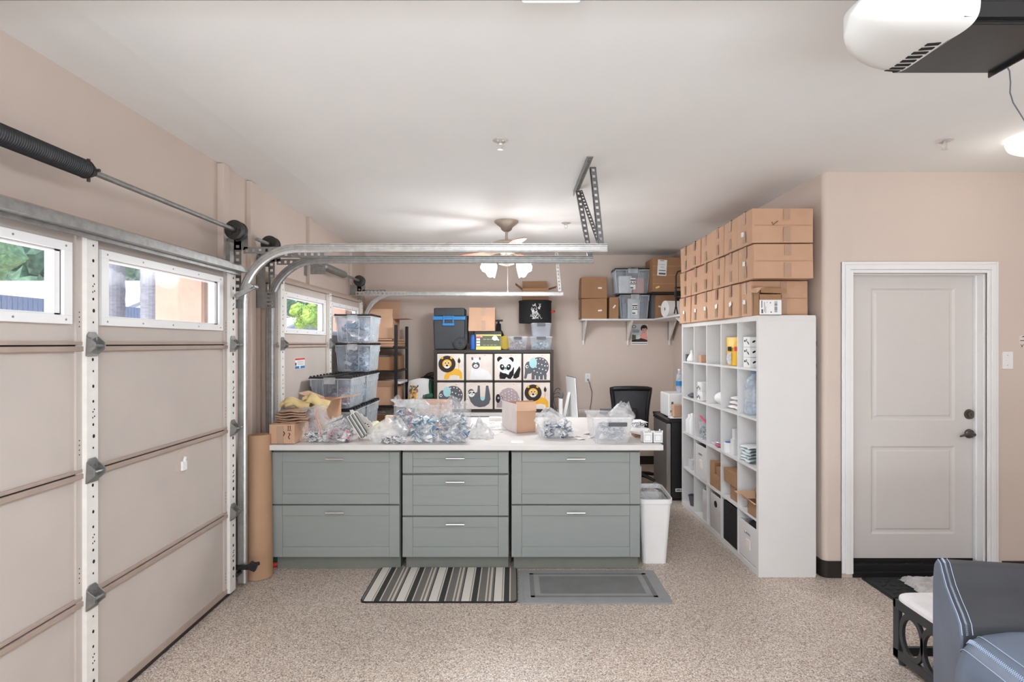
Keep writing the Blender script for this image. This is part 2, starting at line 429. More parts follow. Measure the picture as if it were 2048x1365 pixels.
def writing(s, size, name, m, parent, loc, rot=(PI/2, 0, 0), depth=.0004, align='CENTER'):
    cu = bpy.data.curves.new(name, 'FONT'); cu.body = s; cu.size = size; cu.extrude = depth; cu.align_x = align; cu.align_y = 'CENTER'
    t = bpy.data.objects.new(name, cu); COL.objects.link(t)
    dg = bpy.context.evaluated_depsgraph_get(); me = bpy.data.meshes.new_from_object(t.evaluated_get(dg))
    bpy.data.objects.remove(t)
    from mathutils import Euler
    T = Matrix.Translation(loc) @ Euler(rot).to_matrix().to_4x4()
    if parent is not None: T = parent_matrix(parent).inverted() @ T
    me.transform(T); me.materials.clear(); me.materials.append(M[m])
    o = bpy.data.objects.new(name, me); COL.objects.link(o); o.parent = parent
    return o
# ------------------------------------------------------------------ setting
CEIL, WL, WR, YB, YA = 2.82, -2.0, 2.16, 7.75, 4.0
XR, YF = 4.7, -2.7
struct('floor', MB().box(WL-.15, XR+.1, YF-.1, YB+.1, -.12, 0), 'floor', 'speckled beige and brown flake floor of the garage')
b = MB().box(-1.55, XR+.1, YF-.1, YB+.1, CEIL, CEIL+.1)
b.hexa([(-2.0, YF-.1, 2.855), (-1.55, YF-.1, CEIL), (-1.55, YB+.1, CEIL), (-2.0, YB+.1, 2.855), (-2.0, YF-.1, 2.96), (-1.55, YF-.1, 2.92), (-1.55, YB+.1, 2.92), (-2.0, YB+.1, 2.96)])  # left-wall strip tilted up, shaped to give a darker shade band
b.box(-2.2, -2.0, YF-.1, YB+.1, 2.855, 2.96)
struct('ceiling', b, 'ceiling', 'smooth white painted ceiling')
D1a, D1b, D2a, D2b = -1.30, 3.75, 4.45, 6.92          # the two sectional doors along the left wall
TOPH = 2.14
b = MB()
b.box(WL-.15, WL, YF, YB+.1, 2.10, 2.87)
b.box(WL-.15, WL, YF, D1a+.05, 0, 2.10); b.box(WL-.15, WL, D1b-.05, D2a+.05, 0, 2.10); b.box(WL-.15, WL, D2b-.05, YB+.1, 0, 2.10)
struct('wall_left', b, 'wall', 'pinkish beige wall above and around the garage doors')
struct('wall_back', MB().box(WL, WR+.1, YB, YB+.12, 0, CEIL+.05), 'wall', 'beige rear wall behind the black shelf unit')
DX0, DX1, DZ1 = X(1705, 4.0), X(1970, 4.0), Z(548, 4.0)
# return wall with a rounded outside corner, and the wall with the entry door
r = .035
prof = [(WR, YB), (WR+.12, YB), (WR+.12, YA+.12), (2.37, YA+.12), (2.37, YA), (WR+r, YA)]
prof += [(WR+r-r*math.sin(t), YA+r-r*math.cos(t)) for t in [PI/2*k/8 for k in range(1, 9)]]
prof = [((DX0 if abs(q[0]-2.37) < 1e-6 else q[0]), q[1]) for q in prof]
struct('wall_right', MB().prism(prof, 0, CEIL, 'z'), 'wall', 'beige wall turning the rounded corner beside the white shelf')
b = MB().box(DX0, DX1, YA, YA+.12, DZ1, CEIL).box(DX1, XR, YA, YA+.12, 0, CEIL)
struct('wall_entry', b, 'wall', 'beige wall around the white entry door')
struct('wall_far_right', MB().box(XR, XR+.1, YF, YA+.12, 0, CEIL), 'wall')
struct('wall_front', MB().box(WL-.15, XR+.1, YF-.1, YF, 0, CEIL+.05), 'wall')
# bases
b = MB().box(WR-.012, WR, 6.0, YB, 0, .11)
pb = [(WR-.012, YA+.12), (WR-.012, YA+r)] + [(WR+r-(r+.012)*math.sin(t), YA+r-(r+.012)*math.cos(t)) for t in [PI/2*(8-k)/8 for k in range(9)]]
pb += [(X(1683, 3.99), YA-.012), (X(1683, 3.99), YA-.0005)] + [(WR+r-(r+.0005)*math.sin(t), YA+r-(r+.0005)*math.cos(t)) for t in [PI/2*k/8 for k in range(9)]] + [(WR-.0005, YA+.12)]
b = MB().prism(pb, 0, .115, 'z')
struct('baseboard_right', b, 'black_base', 'black rubber base wrapping the rounded wall corner')
struct('baseboard_entry', MB().box(X(2003, 4)+.002, XR, YA-.012, YA, 0, .115), 'black_base')
struct('baseboard_back', MB().box(WL+.1, WR, YB-.012, YB, 0, .11), 'black_base')

# pilaster boards on the left wall and linings round the two door openings
def trimb(i, *a, m='wall', label=None): struct('trim_%d' % i, MB().box(*a), m, label, bevel=.003)
trimb(1, WL, -1.955, 3.885, 3.968, 0, 2.85)
trimb(2, WL, -1.963, 4.31, 4.395, 0, 2.85)
trimb(3, WL, -1.965, 5.56, 5.63, 2.2, 2.85)
trimb(4, WL, -1.965, 7.02, 7.10, 0, 2.85)
b = MB().box(WL, -1.905, D1a-.06, D1b+.06, 2.09, 2.185).box(WL, -1.905, D1b-.02, D1b+.05, 0, 2.10).box(WL, -1.905, D1a-.05, D1a+.02, 0, 2.10)
b.use(1).box(WL-.15, WL, D1b-.06, D1b-.05, 0, 2.10)
struct('trim_5', b, ['rail', 'stucco'])
b = MB().box(WL, -1.905, D2a-.03, D2b+.06, 2.09, 2.185).box(WL, -1.905, D2b-.02, D2b+.05, 0, 2.10).box(WL, -1.905, D2a-.03, D2a+.02, 0, 2.10)
b.use(1).box(WL-.15, WL, D2b-.06, D2b-.05, 0, 2.10)
struct('trim_6', b, ['rail', 'stucco'])

# ------------------------------------------------------------------ sectional garage doors
def garage_door(idx, y0, y1, nmod, label, winlist):
    root = thing('door_%d' % idx, label, None, (-1.86, y0, 0), kind='structure')
    del_keys = [k for k in ('category',) if k in root]
    xi, xo = -1.835, -1.875; H = .535; zs = [0.025, .54, 1.08, 1.62, TOPH]
    mod = (y1-y0-.10)/nmod; stiles = [y0+.05+mod*i for i in range(nmod+1)]
    wz0, wz1 = 1.745, 2.01
    wins = []
    for i in winlist:
        a, c = stiles[i]+.13, stiles[i+1]-.13; wins.append((a, c))
    for k in range(4):
        z0, z1 = zs[k]+.004, zs[k+1]-.004
        b = MB()
        if k < 3: b.box(xo, xi, y0, y1, z0, z1)
        else:
            b.box(xo, xi, y0, y1, z0, wz0); b.box(xo, xi, y0, y1, wz1, z1)
            ys = [y0]+[q for wv in wins for q in wv]+[y1]
            for j in range(0, len(ys), 2): b.box(xo, xi, ys[j], ys[j+1], wz0, wz1)
        b.build('door_panel', 'panel', root)
    for k in range(1, 4):                       # meeting rails at each joint
        b = MB().box(xi, xi+.016, y0, y1, zs[k]-.024, zs[k]-.003).box(xi, xi+.012, y0, y1, zs[k]+.003, zs[k]+.017)
        b.use(1).box(xi, xi+.005, y0, y1, zs[k]-.003, zs[k]+.003)
        b.build('joint_rail', ['rail', 'dark'], root, bevel=.002)
    b = MB().box(xo, xi+.006, y0, y1, .004, .03)
    b.build('bottom_seal', 'black_base', root)
    MB().box(xi, xi+.012, y0, y1, .03, .06).build('bottom_rail', 'rail', root)
    for i, sy in enumerate(stiles):             # upright steel stiles with punched holes
        wd = .078 if 0 < i < nmod else .085
        a = sy-wd/2; c = a+wd
        a, c = max(a, y0), min(c, y1)
        b = MB().use(0).box(xi, xi+.03, a+.012, c, .03, TOPH-.02).use(1).box(xi, xi+.010, a-.02 if i else a, a+.012, .03, TOPH-.02)
        b.use(2)
        rnd = random.Random(idx*10+i)
        for k in range(4):
            for (dy, dz, s_) in [(.5, .07, .004), (.55, .12, .007), (.5, .17, .005), (.45, .2, .003), (.62, .205, .003), (.47, .225, .003), (.6, .235, .003), (.5, .27, .005), (.5, .335, .006), (.5, .40, .004), (.45, .45, .006)]:
                s2 = s_*(1.5 if i == nmod else 1)
                b.ell(a+.02+(c-a-.02)*dy, zs[k]+dz+.03, s2, s2*1.25, xi+.0295, xi+.0308, 'x', 8)
            for dz in (.08, .1, .12, .14): b.ell(a-.004, zs[k]+dz, .003, .003, xi+.0095, xi+.0105, 'x', 6)
        b.build('stile', ['stile', 'panel', 'dark'], root)
    for i, sy in enumerate(stiles):             # hinges
        end = i in (0, nmod)
        for k in range(1, 4):
            z = zs[k]; b = MB()
            b.prism([(sy-.036, z-.045), (sy+.036, z-.045), (sy+.03, z+.045), (sy+.018, z+.058), (sy-.018, z+.058), (sy-.03, z+.045)], xi+.03, xi+.036, 'x')
            for q in (-1, 1):
                b.hexa([(xi+.034, sy+q*.032-.003, z-.04), (xi+.068, sy+q*.03-.003, z-.012), (xi+.068, sy+q*.03+.003, z-.012), (xi+.034, sy+q*.032+.003, z-.04),
                        (xi+.034, sy+q*.032-.003, z+.04), (xi+.068, sy+q*.03-.003, z+.012), (xi+.068, sy+q*.03+.003, z+.012), (xi+.034, sy+q*.032+.003, z+.04)])
            b.cyl((xi+.056, sy-.036, z), (xi+.056, sy+(.075 if end and i else .036), z), .007, n=10)
            for q in (-.014, .014): b.cyl((xi+.036, sy+q, z+.028), (xi+.042, sy+q, z+.028), .0055, n=6)
            b.build('hinge', 'galvd', root)
    if idx == 1:                                # horizontal strut at the very top
        b = MB()
        prof = [(0, 2.075), (.018, 2.075), (.018, 2.092), (.062, 2.094), (.062, 2.124), (.018, 2.126), (.018, 2.146), (0, 2.146), (0, 2.142), (.014, 2.142), (.014, 2.122), (.058, 2.12), (.058, 2.098), (.014, 2.096), (.014, 2.079), (0, 2.079)]
        b.prism([(xi+.03+a, c) for a, c in prof], y0+.02, y1+.03, 'y')
        # (profile lies in the X-Z plane and runs along the door)
        b.build('strut', 'galvd', root)
    b = MB().box(xi, xi+.028, y0, y1, TOPH-.028, TOPH-.002)
    b.build('top_rail', 'galvd' if idx == 1 else 'rail', root)
    for (a, c) in wins:
        fo = .045; b = MB(); t0, t1 = xi-.004, xi+.014
        for (p, q, z0, z1) in ((a-fo, c+fo, wz1, wz1+fo*.8), (a-fo, c+fo, wz0-fo*.8, wz0), (a-fo, a, wz0, wz1), (c, c+fo, wz0, wz1)): b.box(t0, t1, p, q, z0, z1)
        for (p, q, z0, z1) in ((a, c, wz1-.008, wz1), (a, c, wz0, wz0+.008), (a, a+.01, wz0, wz1), (c-.028, c, wz0, wz1)): b.box(xo-.004, t0, p, q, z0, z1)
        b.use(1)
        for q in range(5):
            for z in (wz0-.018, wz1+.018): b.ell(a-.01+(c-a+.02)*q/4, z, .005, .005, t1, t1+.002, 'x', 6)
        fr = b.build('window_frame', ['trim', 'galvd'], root, bevel=.0015)
        MB().box(xo+.014, xo+.018, a, c, wz0, wz1).build('pane', 'glass', fr)
    return root, stiles
r1, st1 = garage_door(1, D1a, D1b, 4, 'wide sectional garage door with white stiles and a row of windows', [0, 1, 2, 3])
r2, st2 = garage_door(2, D2a, D2b, 2, 'narrower sectional garage door behind the stacked clear totes', [0, 1])
# lock hole cover and stickers on the doors
b = MB().prism([(3.12, .93), (3.16, .915), (3.25, .92), (3.265, .99), (3.22, 1.045), (3.14, 1.03)], -1.8355, -1.8335, 'x')
b.use(1).box(-1.8335, -1.822, 3.175, 3.215, .925, .975).cyl((-1.828, 3.195, .97), (-1.82, 3.195, 1.0), .008)
o = b.build('keyhole_cover', ['patch', 'trim']); tag(o, 'small white plug on a dull patch of the wide garage door', 'cover')
b = MB().box(-1.8345, -1.8330, 4.62+.22, 5.06, 1.415, 1.50).use(1).box(-1.8330, -1.8322, 4.84, 5.06, 1.487, 1.50).use(2).box(-1.8330, -1.8322, 4.84, 4.93, 1.415, 1.435).box(-1.833, -1.8322, 4.96, 5.06, 1.415, 1.435).use(3).box(-1.833, -1.8322, 4.84, 4.865, 1.44, 1.465)
for q in range(4): b.use(4).box(-1.833, -1.8325, 4.89, 5.04, 1.445+q*.01, 1.448+q*.01)
o = b.build('warning_sticker', ['paper', 'red', 'blue', 'black', 'galvd']); tag(o, 'white warning sticker with red top and blue bars on the rear garage door', 'sticker')

# ------------------------------------------------------------------ tracks, shafts, drums
def cprof(wd=.052, dp=.034, t=.004):
    h = wd/2
    return [(-h, .004), (-h*.62, 0), (-h*.34, 0), (-h*.26, .005), (h*.26, .005), (h*.34, 0), (h*.62, 0), (h, .004), (h, dp), (h-.012, dp), (h-.012, dp-t), (h-t, dp-t), (h-t, t+.006), (-h+t, t+.006), (-h+t, dp-t), (-h+.012, dp-t), (-h+.012, dp), (-h, dp)]
def arc_track(xv, y, zt, xe, zh, R, mname='galv', z0=.04, flip=1):
    cx, cz = xv+R, zh-R
    path = [(xv, y, z0), (xv, y, cz)]+[(cx-R*math.cos(t), y, cz+R*math.sin(t)) for t in [PI/2*k/14 for k in range(1, 15)]]+[(xe, y, zh)]
    return path
def perf(b, p0, p1, wdir, wd, tdir, th, pitch=.04, hole=.45):
    """a punched strip: two edges and a rung between each pair of holes"""
    p0, p1, wdir, tdir = Vector(p0), Vector(p1), Vector(wdir).normalized(), Vector(tdir).normalized()
    L = (p1-p0).length; d = (p1-p0)/L
    def bx(a, c, w0, w1):
        q = [p0+d*s_+wdir*w_+tdir*t_ for t_ in (0, th) for s_, w_ in ((a, w0), (c, w0), (c, w1), (a, w1))]
        b.hexa(q)
    e = wd*(1-hole)/2
    bx(0, L, 0, e); bx(0, L, wd-e, wd)
    n = max(1, int(L/pitch)); s_ = 0
    hl = pitch*.42
    for i in range(n+1):
        a = max(0, i*pitch-(pitch-hl)/2); c = min(L, i*pitch+(pitch-hl)/2)
        if c > a: bx(a, c, e, wd-e)

t = thing('door_track', 'galvanised roller track of the wide garage door, running below the hanger', 'track', (-1.8, 3.82, 0))
MB().sweep(arc_track(-1.795, 3.80, 0, .625, 2.262, .37), cprof(.052, .03)).build('roller_channel', 'galv', t, smooth=False)
b = MB().box(-1.90, -1.87, 3.80, 3.85, .02, 2.3)
b.box(-1.874, -1.868, 3.785, 3.86, .02, 2.0)
b.build('wall_angle', 'galvd', t)
b = MB(); perf(b, (-1.35, 3.84, 2.287), (.61, 3.84, 2.287), (0, 0, 1), .0, (0, 1, 0), .003) if False else None
b = MB().box(-1.42, .625, 3.83, 3.834, 2.236, 2.286).box(-1.42, .625, 3.80, 3.834, 2.286, 2.290)
for x in [-.9+.42*k for k in range(4)]: b.cyl((x, 3.796, 2.262), (x, 3.80, 2.262), .006, n=6)
b.build('stiffener_angle', 'galv', t)
b = MB()
b.box(-1.87, -1.79, 3.795, 3.80, 1.86, 1.92); b.cyl((-1.83, 3.78, 1.89), (-1.83, 3.80, 1.89), .012, n=6)
b.rbox((-1.74, 3.73, 1.965), (.14, .012, .03), (0, -.5, 0)); b.cyl((-1.70, 3.70, 2.0), (-1.70, 3.80, 2.0), .018, n=12)
b.build('roller_bracket', 'galvd', t)
t2 = thing('door_track', 'galvanised track of the rear garage door, lower of the two long rails', 'track', (-1.86, 4.4, 0))
MB().sweep(arc_track(-1.865, 4.40, 0, .615, 2.272, .37), cprof(.056, .03)).build('roller_channel', 'galvd', t2)
b = MB().box(-1.55, .615, 4.43, 4.434, 2.245, 2.30).box(-1.55, .615, 4.40, 4.434, 2.297, 2.301)
for x in [-.9+.42*k for k in range(4)]: b.cyl((x, 4.396, 2.272), (x, 4.40, 2.272), .006, n=6)
b.build('stiffener_angle', 'galvd', t2)
b = MB().box(-1.965, -1.895, 4.40, 4.404, 1.90, 2.30); perf(b, (-1.96, 4.396, 2.285), (-1.42, 4.396, 2.285), (0, 0, 1), .05, (0, 1, 0), .004, .05)
perf(b, (-1.90, 4.386, 1.9), (-1.90, 4.386, 2.02), (1, 0, 0), .09, (0, 1, 0), .004, .03)
b.build('mounting_plate', 'galvd', t2)
b = MB().box(-1.962, -1.93, 4.39, 4.44, .02, 1.9)
b.build('wall_angle', 'rail', t2)
t3 = thing('door_track', 'galvanised track at the far edge of the rear garage door, lowest thin rail', 'track', (-1.86, 6.97, 0))
MB().sweep(arc_track(-1.80, 6.95, 0, .61, 2.228, .36), cprof(.056, .03)).build('roller_channel', 'galv', t3)
b = MB().box(-1.4, .61, 6.98, 6.984, 2.20, 2.256)
b.build('stiffener_angle', 'galv', t3)
b = MB(); perf(b, (-1.9, 6.94, 2.205), (-1.3, 6.94, 2.205), (0, 0, 1), .05, (0, 1, 0), .004, .05)
b.build('mounting_plate', 'galv', t3)

def shaft(y0, y1, x, z, ys0, ys1, drums, label, far=False):
    t = thing('torsion_shaft', label, 'shaft', (x, (y0+y1)/2, z))
    MB().cyl((x, y0, z), (x, y1, z), .0135, n=14).build('tube', 'galvd', t, smooth=False)
    if ys1 > ys0:
        b = MB(); rs = .036; pitch = .0105; n = int((ys1-ys0)/pitch)
        prof = []
        for k in range(n*4+1):
            q = k/4; prof.append((rs+.0045*math.cos(2*PI*q), ys0+q*pitch))
        v = []
        b.xf = Matrix.Translation((x, 0, z)) @ Matrix.Rotation(-PI/2, 4, 'X')
        b.lathe((0, 0, 0), prof, 20)
        b.build('spring', 'spring', t, smooth=True)
        b = MB().cyl((x, ys1, z), (x, ys1+.03, z), .042, .03, 20).cyl((x, ys1+.03, z), (x, ys1+.045, z), .022, n=14)
        for a in range(4): b.cyl((x+.03*math.cos(a*PI/2), ys1+.02, z+.03*math.sin(a*PI/2)), (x+.05*math.cos(a*PI/2), ys1+.02, z+.05*math.sin(a*PI/2)), .007, n=6)
        b.build('winding_cone', 'iron', t)
    for yd in drums:
        b = MB(); b.xf = Matrix.Translation((x, yd, z)) @ Matrix.Rotation(-PI/2, 4, 'X')
        b.lathe((0, 0, 0), [(.02, -.03), (.022, -.012), (.05, -.012), (.066, -.006), (.066, .004), (.056, .008), (.056, .045), (.064, .05), (.064, .058), (.02, .06)], 28)
        for a in range(3): b.cyl((.035*math.cos(a*2.1), .035*math.sin(a*2.1), -.02), (.035*math.cos(a*2.1), .035*math.sin(a*2.1), -.01), .007, n=8)
        b.build('cable_drum', 'iron', t, bevel=.001)
        b = MB()
        yb = yd+.085
        perf(b, (x-.045, yb, z-.03), (x-.045, yb, z-.42), (1, 0, 0), .05, (0, 1, 0), .004, .045)
        b.box(x-.045, x+.05, yb, yb+.004, z-.12, z+.02)
        perf(b, (x+.02, yb, z-.145), (x+.30, yb, z-.145), (0, 0, 1), .045, (0, 1, 0), .004, .045)
        b.box(WL+.012, x-.04, yb, yb+.004, z-.16, z-.04); b.cyl((x, yb-.012, z), (x, yb+.016, z), .026, n=18)
        b.build('end_bearing_bracket', 'galvd', t)
    return t
shaft(-1.2, 3.98, -1.86, 2.388, -.6, 2.50, [3.84], 'torsion shaft with long dark coiled spring over the wide garage door')
shaft(4.16, 7.05, -1.855, 2.384, 0, 0, [4.38, 6.93], 'plain torsion shaft high above the rear garage door')
# the spring of the rear door, with its centre bearing plate
b = MB(); b.xf = Matrix.Translation((-1.855, 0, 2.384)) @ Matrix.Rotation(-PI/2, 4, 'X')
b.lathe((0, 0, 0), [(.036+.003*math.cos(q*1.7), 5.62+q*.007) for q in range(100)], 18)
o = b.build('torsion_spring', 'galvd', smooth=True); tag(o, 'short silver torsion spring around the shaft over the rear garage door', 'spring')
b = MB().box(WL, -1.82, 5.575, 5.58, 2.30, 2.42).box(WL, WL+.01, 5.50, 5.66, 2.28, 2.44)
o = b.build('bearing_plate', 'galvd'); tag(o, 'grey centre bearing plate holding the rear door shaft to the wall', 'plate')

# hanger of punched angle from the ceiling
t = thing('track_hanger', 'punched steel angle hanger dropping from the ceiling to the two long rails', 'hanger', (.5, 4.05, CEIL))
b = MB(); perf(b, (.47, 3.66, CEIL-.004), (.47, 4.48, CEIL-.004), (1, 0, 0), .042, (0, 0, 1), .004, .035); perf(b, (.47, 3.66, CEIL-.042), (.47, 4.48, CEIL-.042), (0, 0, 1), .04, (1, 0, 0), .004, .035)
b.build('ceiling_angle', 'galvd', t)
b = MB(); perf(b, (.515, 3.845, CEIL-.01), (.575, 3.845, 2.24), (1, 0, 0), .04, (0, 1, 0), .003, .042); perf(b, (.515, 3.845, CEIL-.01), (.575, 3.845, 2.24), (0, 1, 0), .035, (1, 0, 0), .003, .042)
b.build('hanger_strap', 'gunmetal', t)
b = MB(); perf(b, (.485, 4.445, CEIL-.01), (.585, 4.445, 2.25), (1, 0, 0), .04, (0, 1, 0), .003, .042); perf(b, (.485, 4.41, CEIL-.01), (.585, 4.41, 2.25), (0, 1, 0), .035, (-.3, 0, 0), .003, .042)
b.build('hanger_strap', 'gunmetal', t)
b = MB(); perf(b, (.50, 4.40, CEIL-.02), (.58, 3.87, 2.26), (1, 0, .1), .03, (0, 1, 0), .003, .042)
b.build('brace', 'gunmetal', t)
t = thing('track_hanger', 'short punched steel hanger holding the lowest rail near the open carton', 'hanger', (.55, 6.99, CEIL))
b = MB(); perf(b, (.50, 6.99, CEIL), (.555, 6.99, 2.2), (1, 0, 0), .04, (0, 1, 0), .003, .042)
b.build('hanger_strap', 'galv', t)
MB().box(.44, .62, 6.97, 7.01, CEIL-.004, CEIL).build('ceiling_angle', 'galvd', t)
# ------------------------------------------------------------------ entry door
t = thing('door_3', 'white two-panel entry door in a moulded white frame', None, ((DX0+DX1)/2, YA, 0), kind='structure')
def casing(b, x0, x1, z1, w, y):
    for (o, wd, th) in ((0, w, .012), (0, w*.28, .02), (w*.30, w*.42, .026), (w*.80, w*.2, .018)):
        # profile steps from the inner edge outwards
        b.box(x0-o-wd, x0-o, y-th, y, .03, z1+o+wd); b.box(x1+o, x1+o+wd, y-th, y, .03, z1+o+wd); b.box(x0-o, x1+o, y-th, y, z1+o, z1+o+wd)
b = MB(); casing(b, DX0-.004, DX1+.004, DZ1+.004, .078, YA)
b.build('door_frame', 'trim', t, bevel=.003)
b = MB().box(DX0+.0005, DX0+.004, YA, YA+.118, .03, DZ1).box(DX1-.012, DX1-.0005, YA, YA+.118, .03, DZ1).box(DX0, DX1, YA, YA+.118, DZ1-.006, DZ1-.0005)
b.box(DX1-.022, DX1-.010, YA+.055, YA+.078, .1, DZ1)
b.build('door_jamb', 'trim', t, bevel=.002)
ys = YA+.08; sx0, sx1, sz0, sz1 = DX0+.005, DX1-.014, .105, DZ1-.003
def P4(px, py): return X(px, ys), Z(py, ys)
panels = [(X(1742, ys), X(1910, ys), Z(842, ys), Z(577, ys)), (X(1742, ys), X(1910, ys), Z(1069, ys), Z(893, ys))]
b = MB()
px0, px1 = panels[0][0], panels[0][1]
b.box(sx0, px0, ys, ys+.04, sz0, sz1).box(px1, sx1, ys, ys+.04, sz0, sz1)
b.box(px0, px1, ys, ys+.04, sz0, panels[1][2]).box(px0, px1, ys, ys+.04, panels[1][3], panels[0][2]).box(px0, px1, ys, ys+.04, panels[0][3], sz1)
for (a, c, z0, z1) in panels:      # sloped sticking down to a sunk field, then a raised field
    i1, i2, i3 = .014, .028, .04
    loops = [((a, c, z0, z1), ys), ((a+i1, c-i1, z0+i1, z1-i1), ys+.011), ((a+i2, c-i2, z0+i2, z1-i2), ys+.011), ((a+i3, c-i3, z0+i3, z1-i3), ys+.004)]
    v = []
    for (q, y) in loops: v += [(q[0], y, q[2]), (q[1], y, q[2]), (q[1], y, q[3]), (q[0], y, q[3])]
    f = []
    for L in range(3):
        for k in range(4): f.append((L*4+k, L*4+(k+1) % 4, L*4+4+(k+1) % 4, L*4+4+k))
    f.append((12, 13, 14, 15)); b.add(v, f)
b.build('door_slab', 'doorpaint', t)
hx = X(1938, ys); hz = Z(829, ys); lz = Z(868, ys)
b = MB().cyl((hx, ys, hz), (hx, ys-.012, hz), .036, .032, 28).cyl((hx, ys-.012, hz), (hx, ys-.02, hz), .022, .02, 20).use(1).box(hx-.002, hx+.002, ys-.0215, ys-.02, hz-.008, hz+.008)
b.build('deadbolt', ['bronze', 'dark'], t)
b = MB().cyl((hx, ys, lz), (hx, ys-.012, lz), .034, .03, 28).cyl((hx, ys-.012, lz), (hx, ys-.05, lz), .012, n=14)
b.tube([(hx, ys-.05, lz), (hx-.03, ys-.055, lz+.008), (hx-.06, ys-.055, lz+.004), (hx-.085, ys-.052, lz-.006), (hx-.10, ys-.048, lz-.012)], .009, 10, rads=[.012, .010, .009, .008, .006])
b.build('lever_handle', 'bronze', t, smooth=True)
MB().box(sx1-.001, sx1+.003, ys-.004, ys+.001, lz-.03, lz+.03).box(sx1-.001, sx1+.003, ys-.004, ys+.001, hz-.03, hz+.03).build('strike_plate', 'bronze', t)
b = MB().box(DX0, DX1, YA-.005, YA+.14, 0, .035).box(DX0, DX1, YA+.03, YA+.14, .035, .075).box(DX0, DX1, ys+.012, ys+.05, .06, .106)
b.use(1)
for k in range(9): b.cyl((DX0+.1+k*.105, YA+.055, .075), (DX0+.1+k*.105, YA+.055, .0765), .004, n=6)
b.build('threshold', ['black', 'galvd'], t, bevel=.004)
MB().box(DX0-.3, DX1+.3, YA+.2, YA+.22, 0, 2.4).build('dark_backing', 'dark', t) if False else None
# wall things by the door
b = MB().box(X(2003.5, 4), X(2024.5, 4), YA-.007, YA, Z(738, 4), Z(704, 4)).use(1)
for z in (711, 731): b.cyl((X(2014, 4), YA-.008, Z(z, 4)), (X(2014, 4), YA-.006, Z(z, 4)), .003, n=8)
o = b.build('blank_wall_plate', ['trim', 'galvd'], bevel=.002); tag(o, 'blank white wall plate beside the entry door frame', 'wall plate')
xa, za = X(2038, 4), Z(681, 4)
b = MB().prism([(xa, za-.03), (xa+.016, za-.055), (xa+.03, za-.03), (xa+.12, za-.03), (xa+.12, za+.03), (xa+.06, za+.045), (xa, za+.03)], YA-.005, YA-.0003)
b.use(1).prism([(xa+.01, za+.022), (xa+.05, za+.038), (xa+.11, za+.022)], YA-.0065, YA-.005).box(xa+.005, xa+.1, YA-.006, YA-.005, za-.005, za)
b.use(1).prism([(xa+.006, za-.028), (xa+.016, za-.05), (xa+.028, za-.028), (xa+.024, za-.028), (xa+.016, za-.043), (xa+.01, za-.028)], YA-.006, YA-.005)
o = b.build('wall_sign', ['cream', 'manebrown']); tag(o, 'small cream shield-shaped sign at the right edge above the wall plate', 'sign')

# ------------------------------------------------------------------ island: three drawer cabinets and a worktop
CY = 4.10     # front face of the drawer fronts
def cabinet(name_label, px0, px1, rows, sideR=False):
    x0, x1 = X(px0, CY), X(px1, CY)
    t = thing('drawer_cabinet', name_label, 'cabinet', ((x0+x1)/2, CY+.3, 0))
    b = MB().box(x0+.003, x1-.001, CY+.022, CY+.62, .113, .874)
    b.build('body', 'cabd', t)
    MB().box(x0+.02, x1-.006, CY+.055, CY+.60, 0, .113).build('toe_kick', 'cabd', t)
    for (y1, y0) in rows:
        z0, z1 = Z(y0, CY), Z(y1, CY); a, c = x0+.004, x1-.004
        fw = .072 if (z1-z0) > .2 else .045
        fw2 = .072; b = MB()
        b.box(a, a+fw2, CY, CY+.02, z0, z1).box(c-fw2, c, CY, CY+.02, z0, z1)
        b.box(a+fw2+.0008, c-fw2-.0008, CY+.0008, CY+.02, z1-fw, z1).box(a+fw2+.0008, c-fw2-.0008, CY+.0008, CY+.02, z0, z0+fw)
        b.box(a+fw2, c-fw2, CY+.008, CY+.018, z0+fw, z1-fw)
        d = b.build('drawer', 'cab', t, bevel=.0018)
        m = (a+c)/2; hz = z1-(.045 if fw > .05 else .04); h = MB()
        h.cyl((m-.066, CY-.026, hz), (m+.066, CY-.026, hz), .0052, n=10).cyl((m-.05, CY-.026, hz), (m-.05, CY+.001, hz), .004, n=8).cyl((m+.05, CY-.026, hz), (m+.05, CY+.001, hz), .004, n=8)
        h.build('handle', 'steel', d, bevel=.001)
    return t
cabinet('left wide sage-grey cabinet with two deep drawers, beside the kraft paper roll', 543, 800, [(905, 1009), (1012, 1115)])
cabinet('narrow middle sage-grey cabinet with one shallow and two deep drawers', 804, 1018, [(905, 947), (951, 1032), (1035, 1115)])
cabinet('right wide sage-grey cabinet with two deep drawers, beside the white bin', 1022, 1281, [(905, 1009), (1012, 1115)])
# rear row of the island and its white back panel, below the worktop
b = MB().box(-.70, .90, 4.74, 5.50, 0, .874)
o = b.build('island_base', 'cabd'); tag(o, 'plain rear base carrying the deep part of the white worktop', 'cabinet base')
cx0, cx1 = X(537, 4.04), X(1327, 4.04)
pts = [(cx0, 4.04), (cx1, 4.04), (cx1, 5.56), (-.80, 5.56), (-.80, 4.86), (cx0, 4.86)]
b = MB().prism(pts, .876, .914, 'z')
o = b.build('worktop', 'counter', bevel=.003); tag(o, 'long white worktop across the three sage drawer cabinets', 'worktop')
CT = .9145

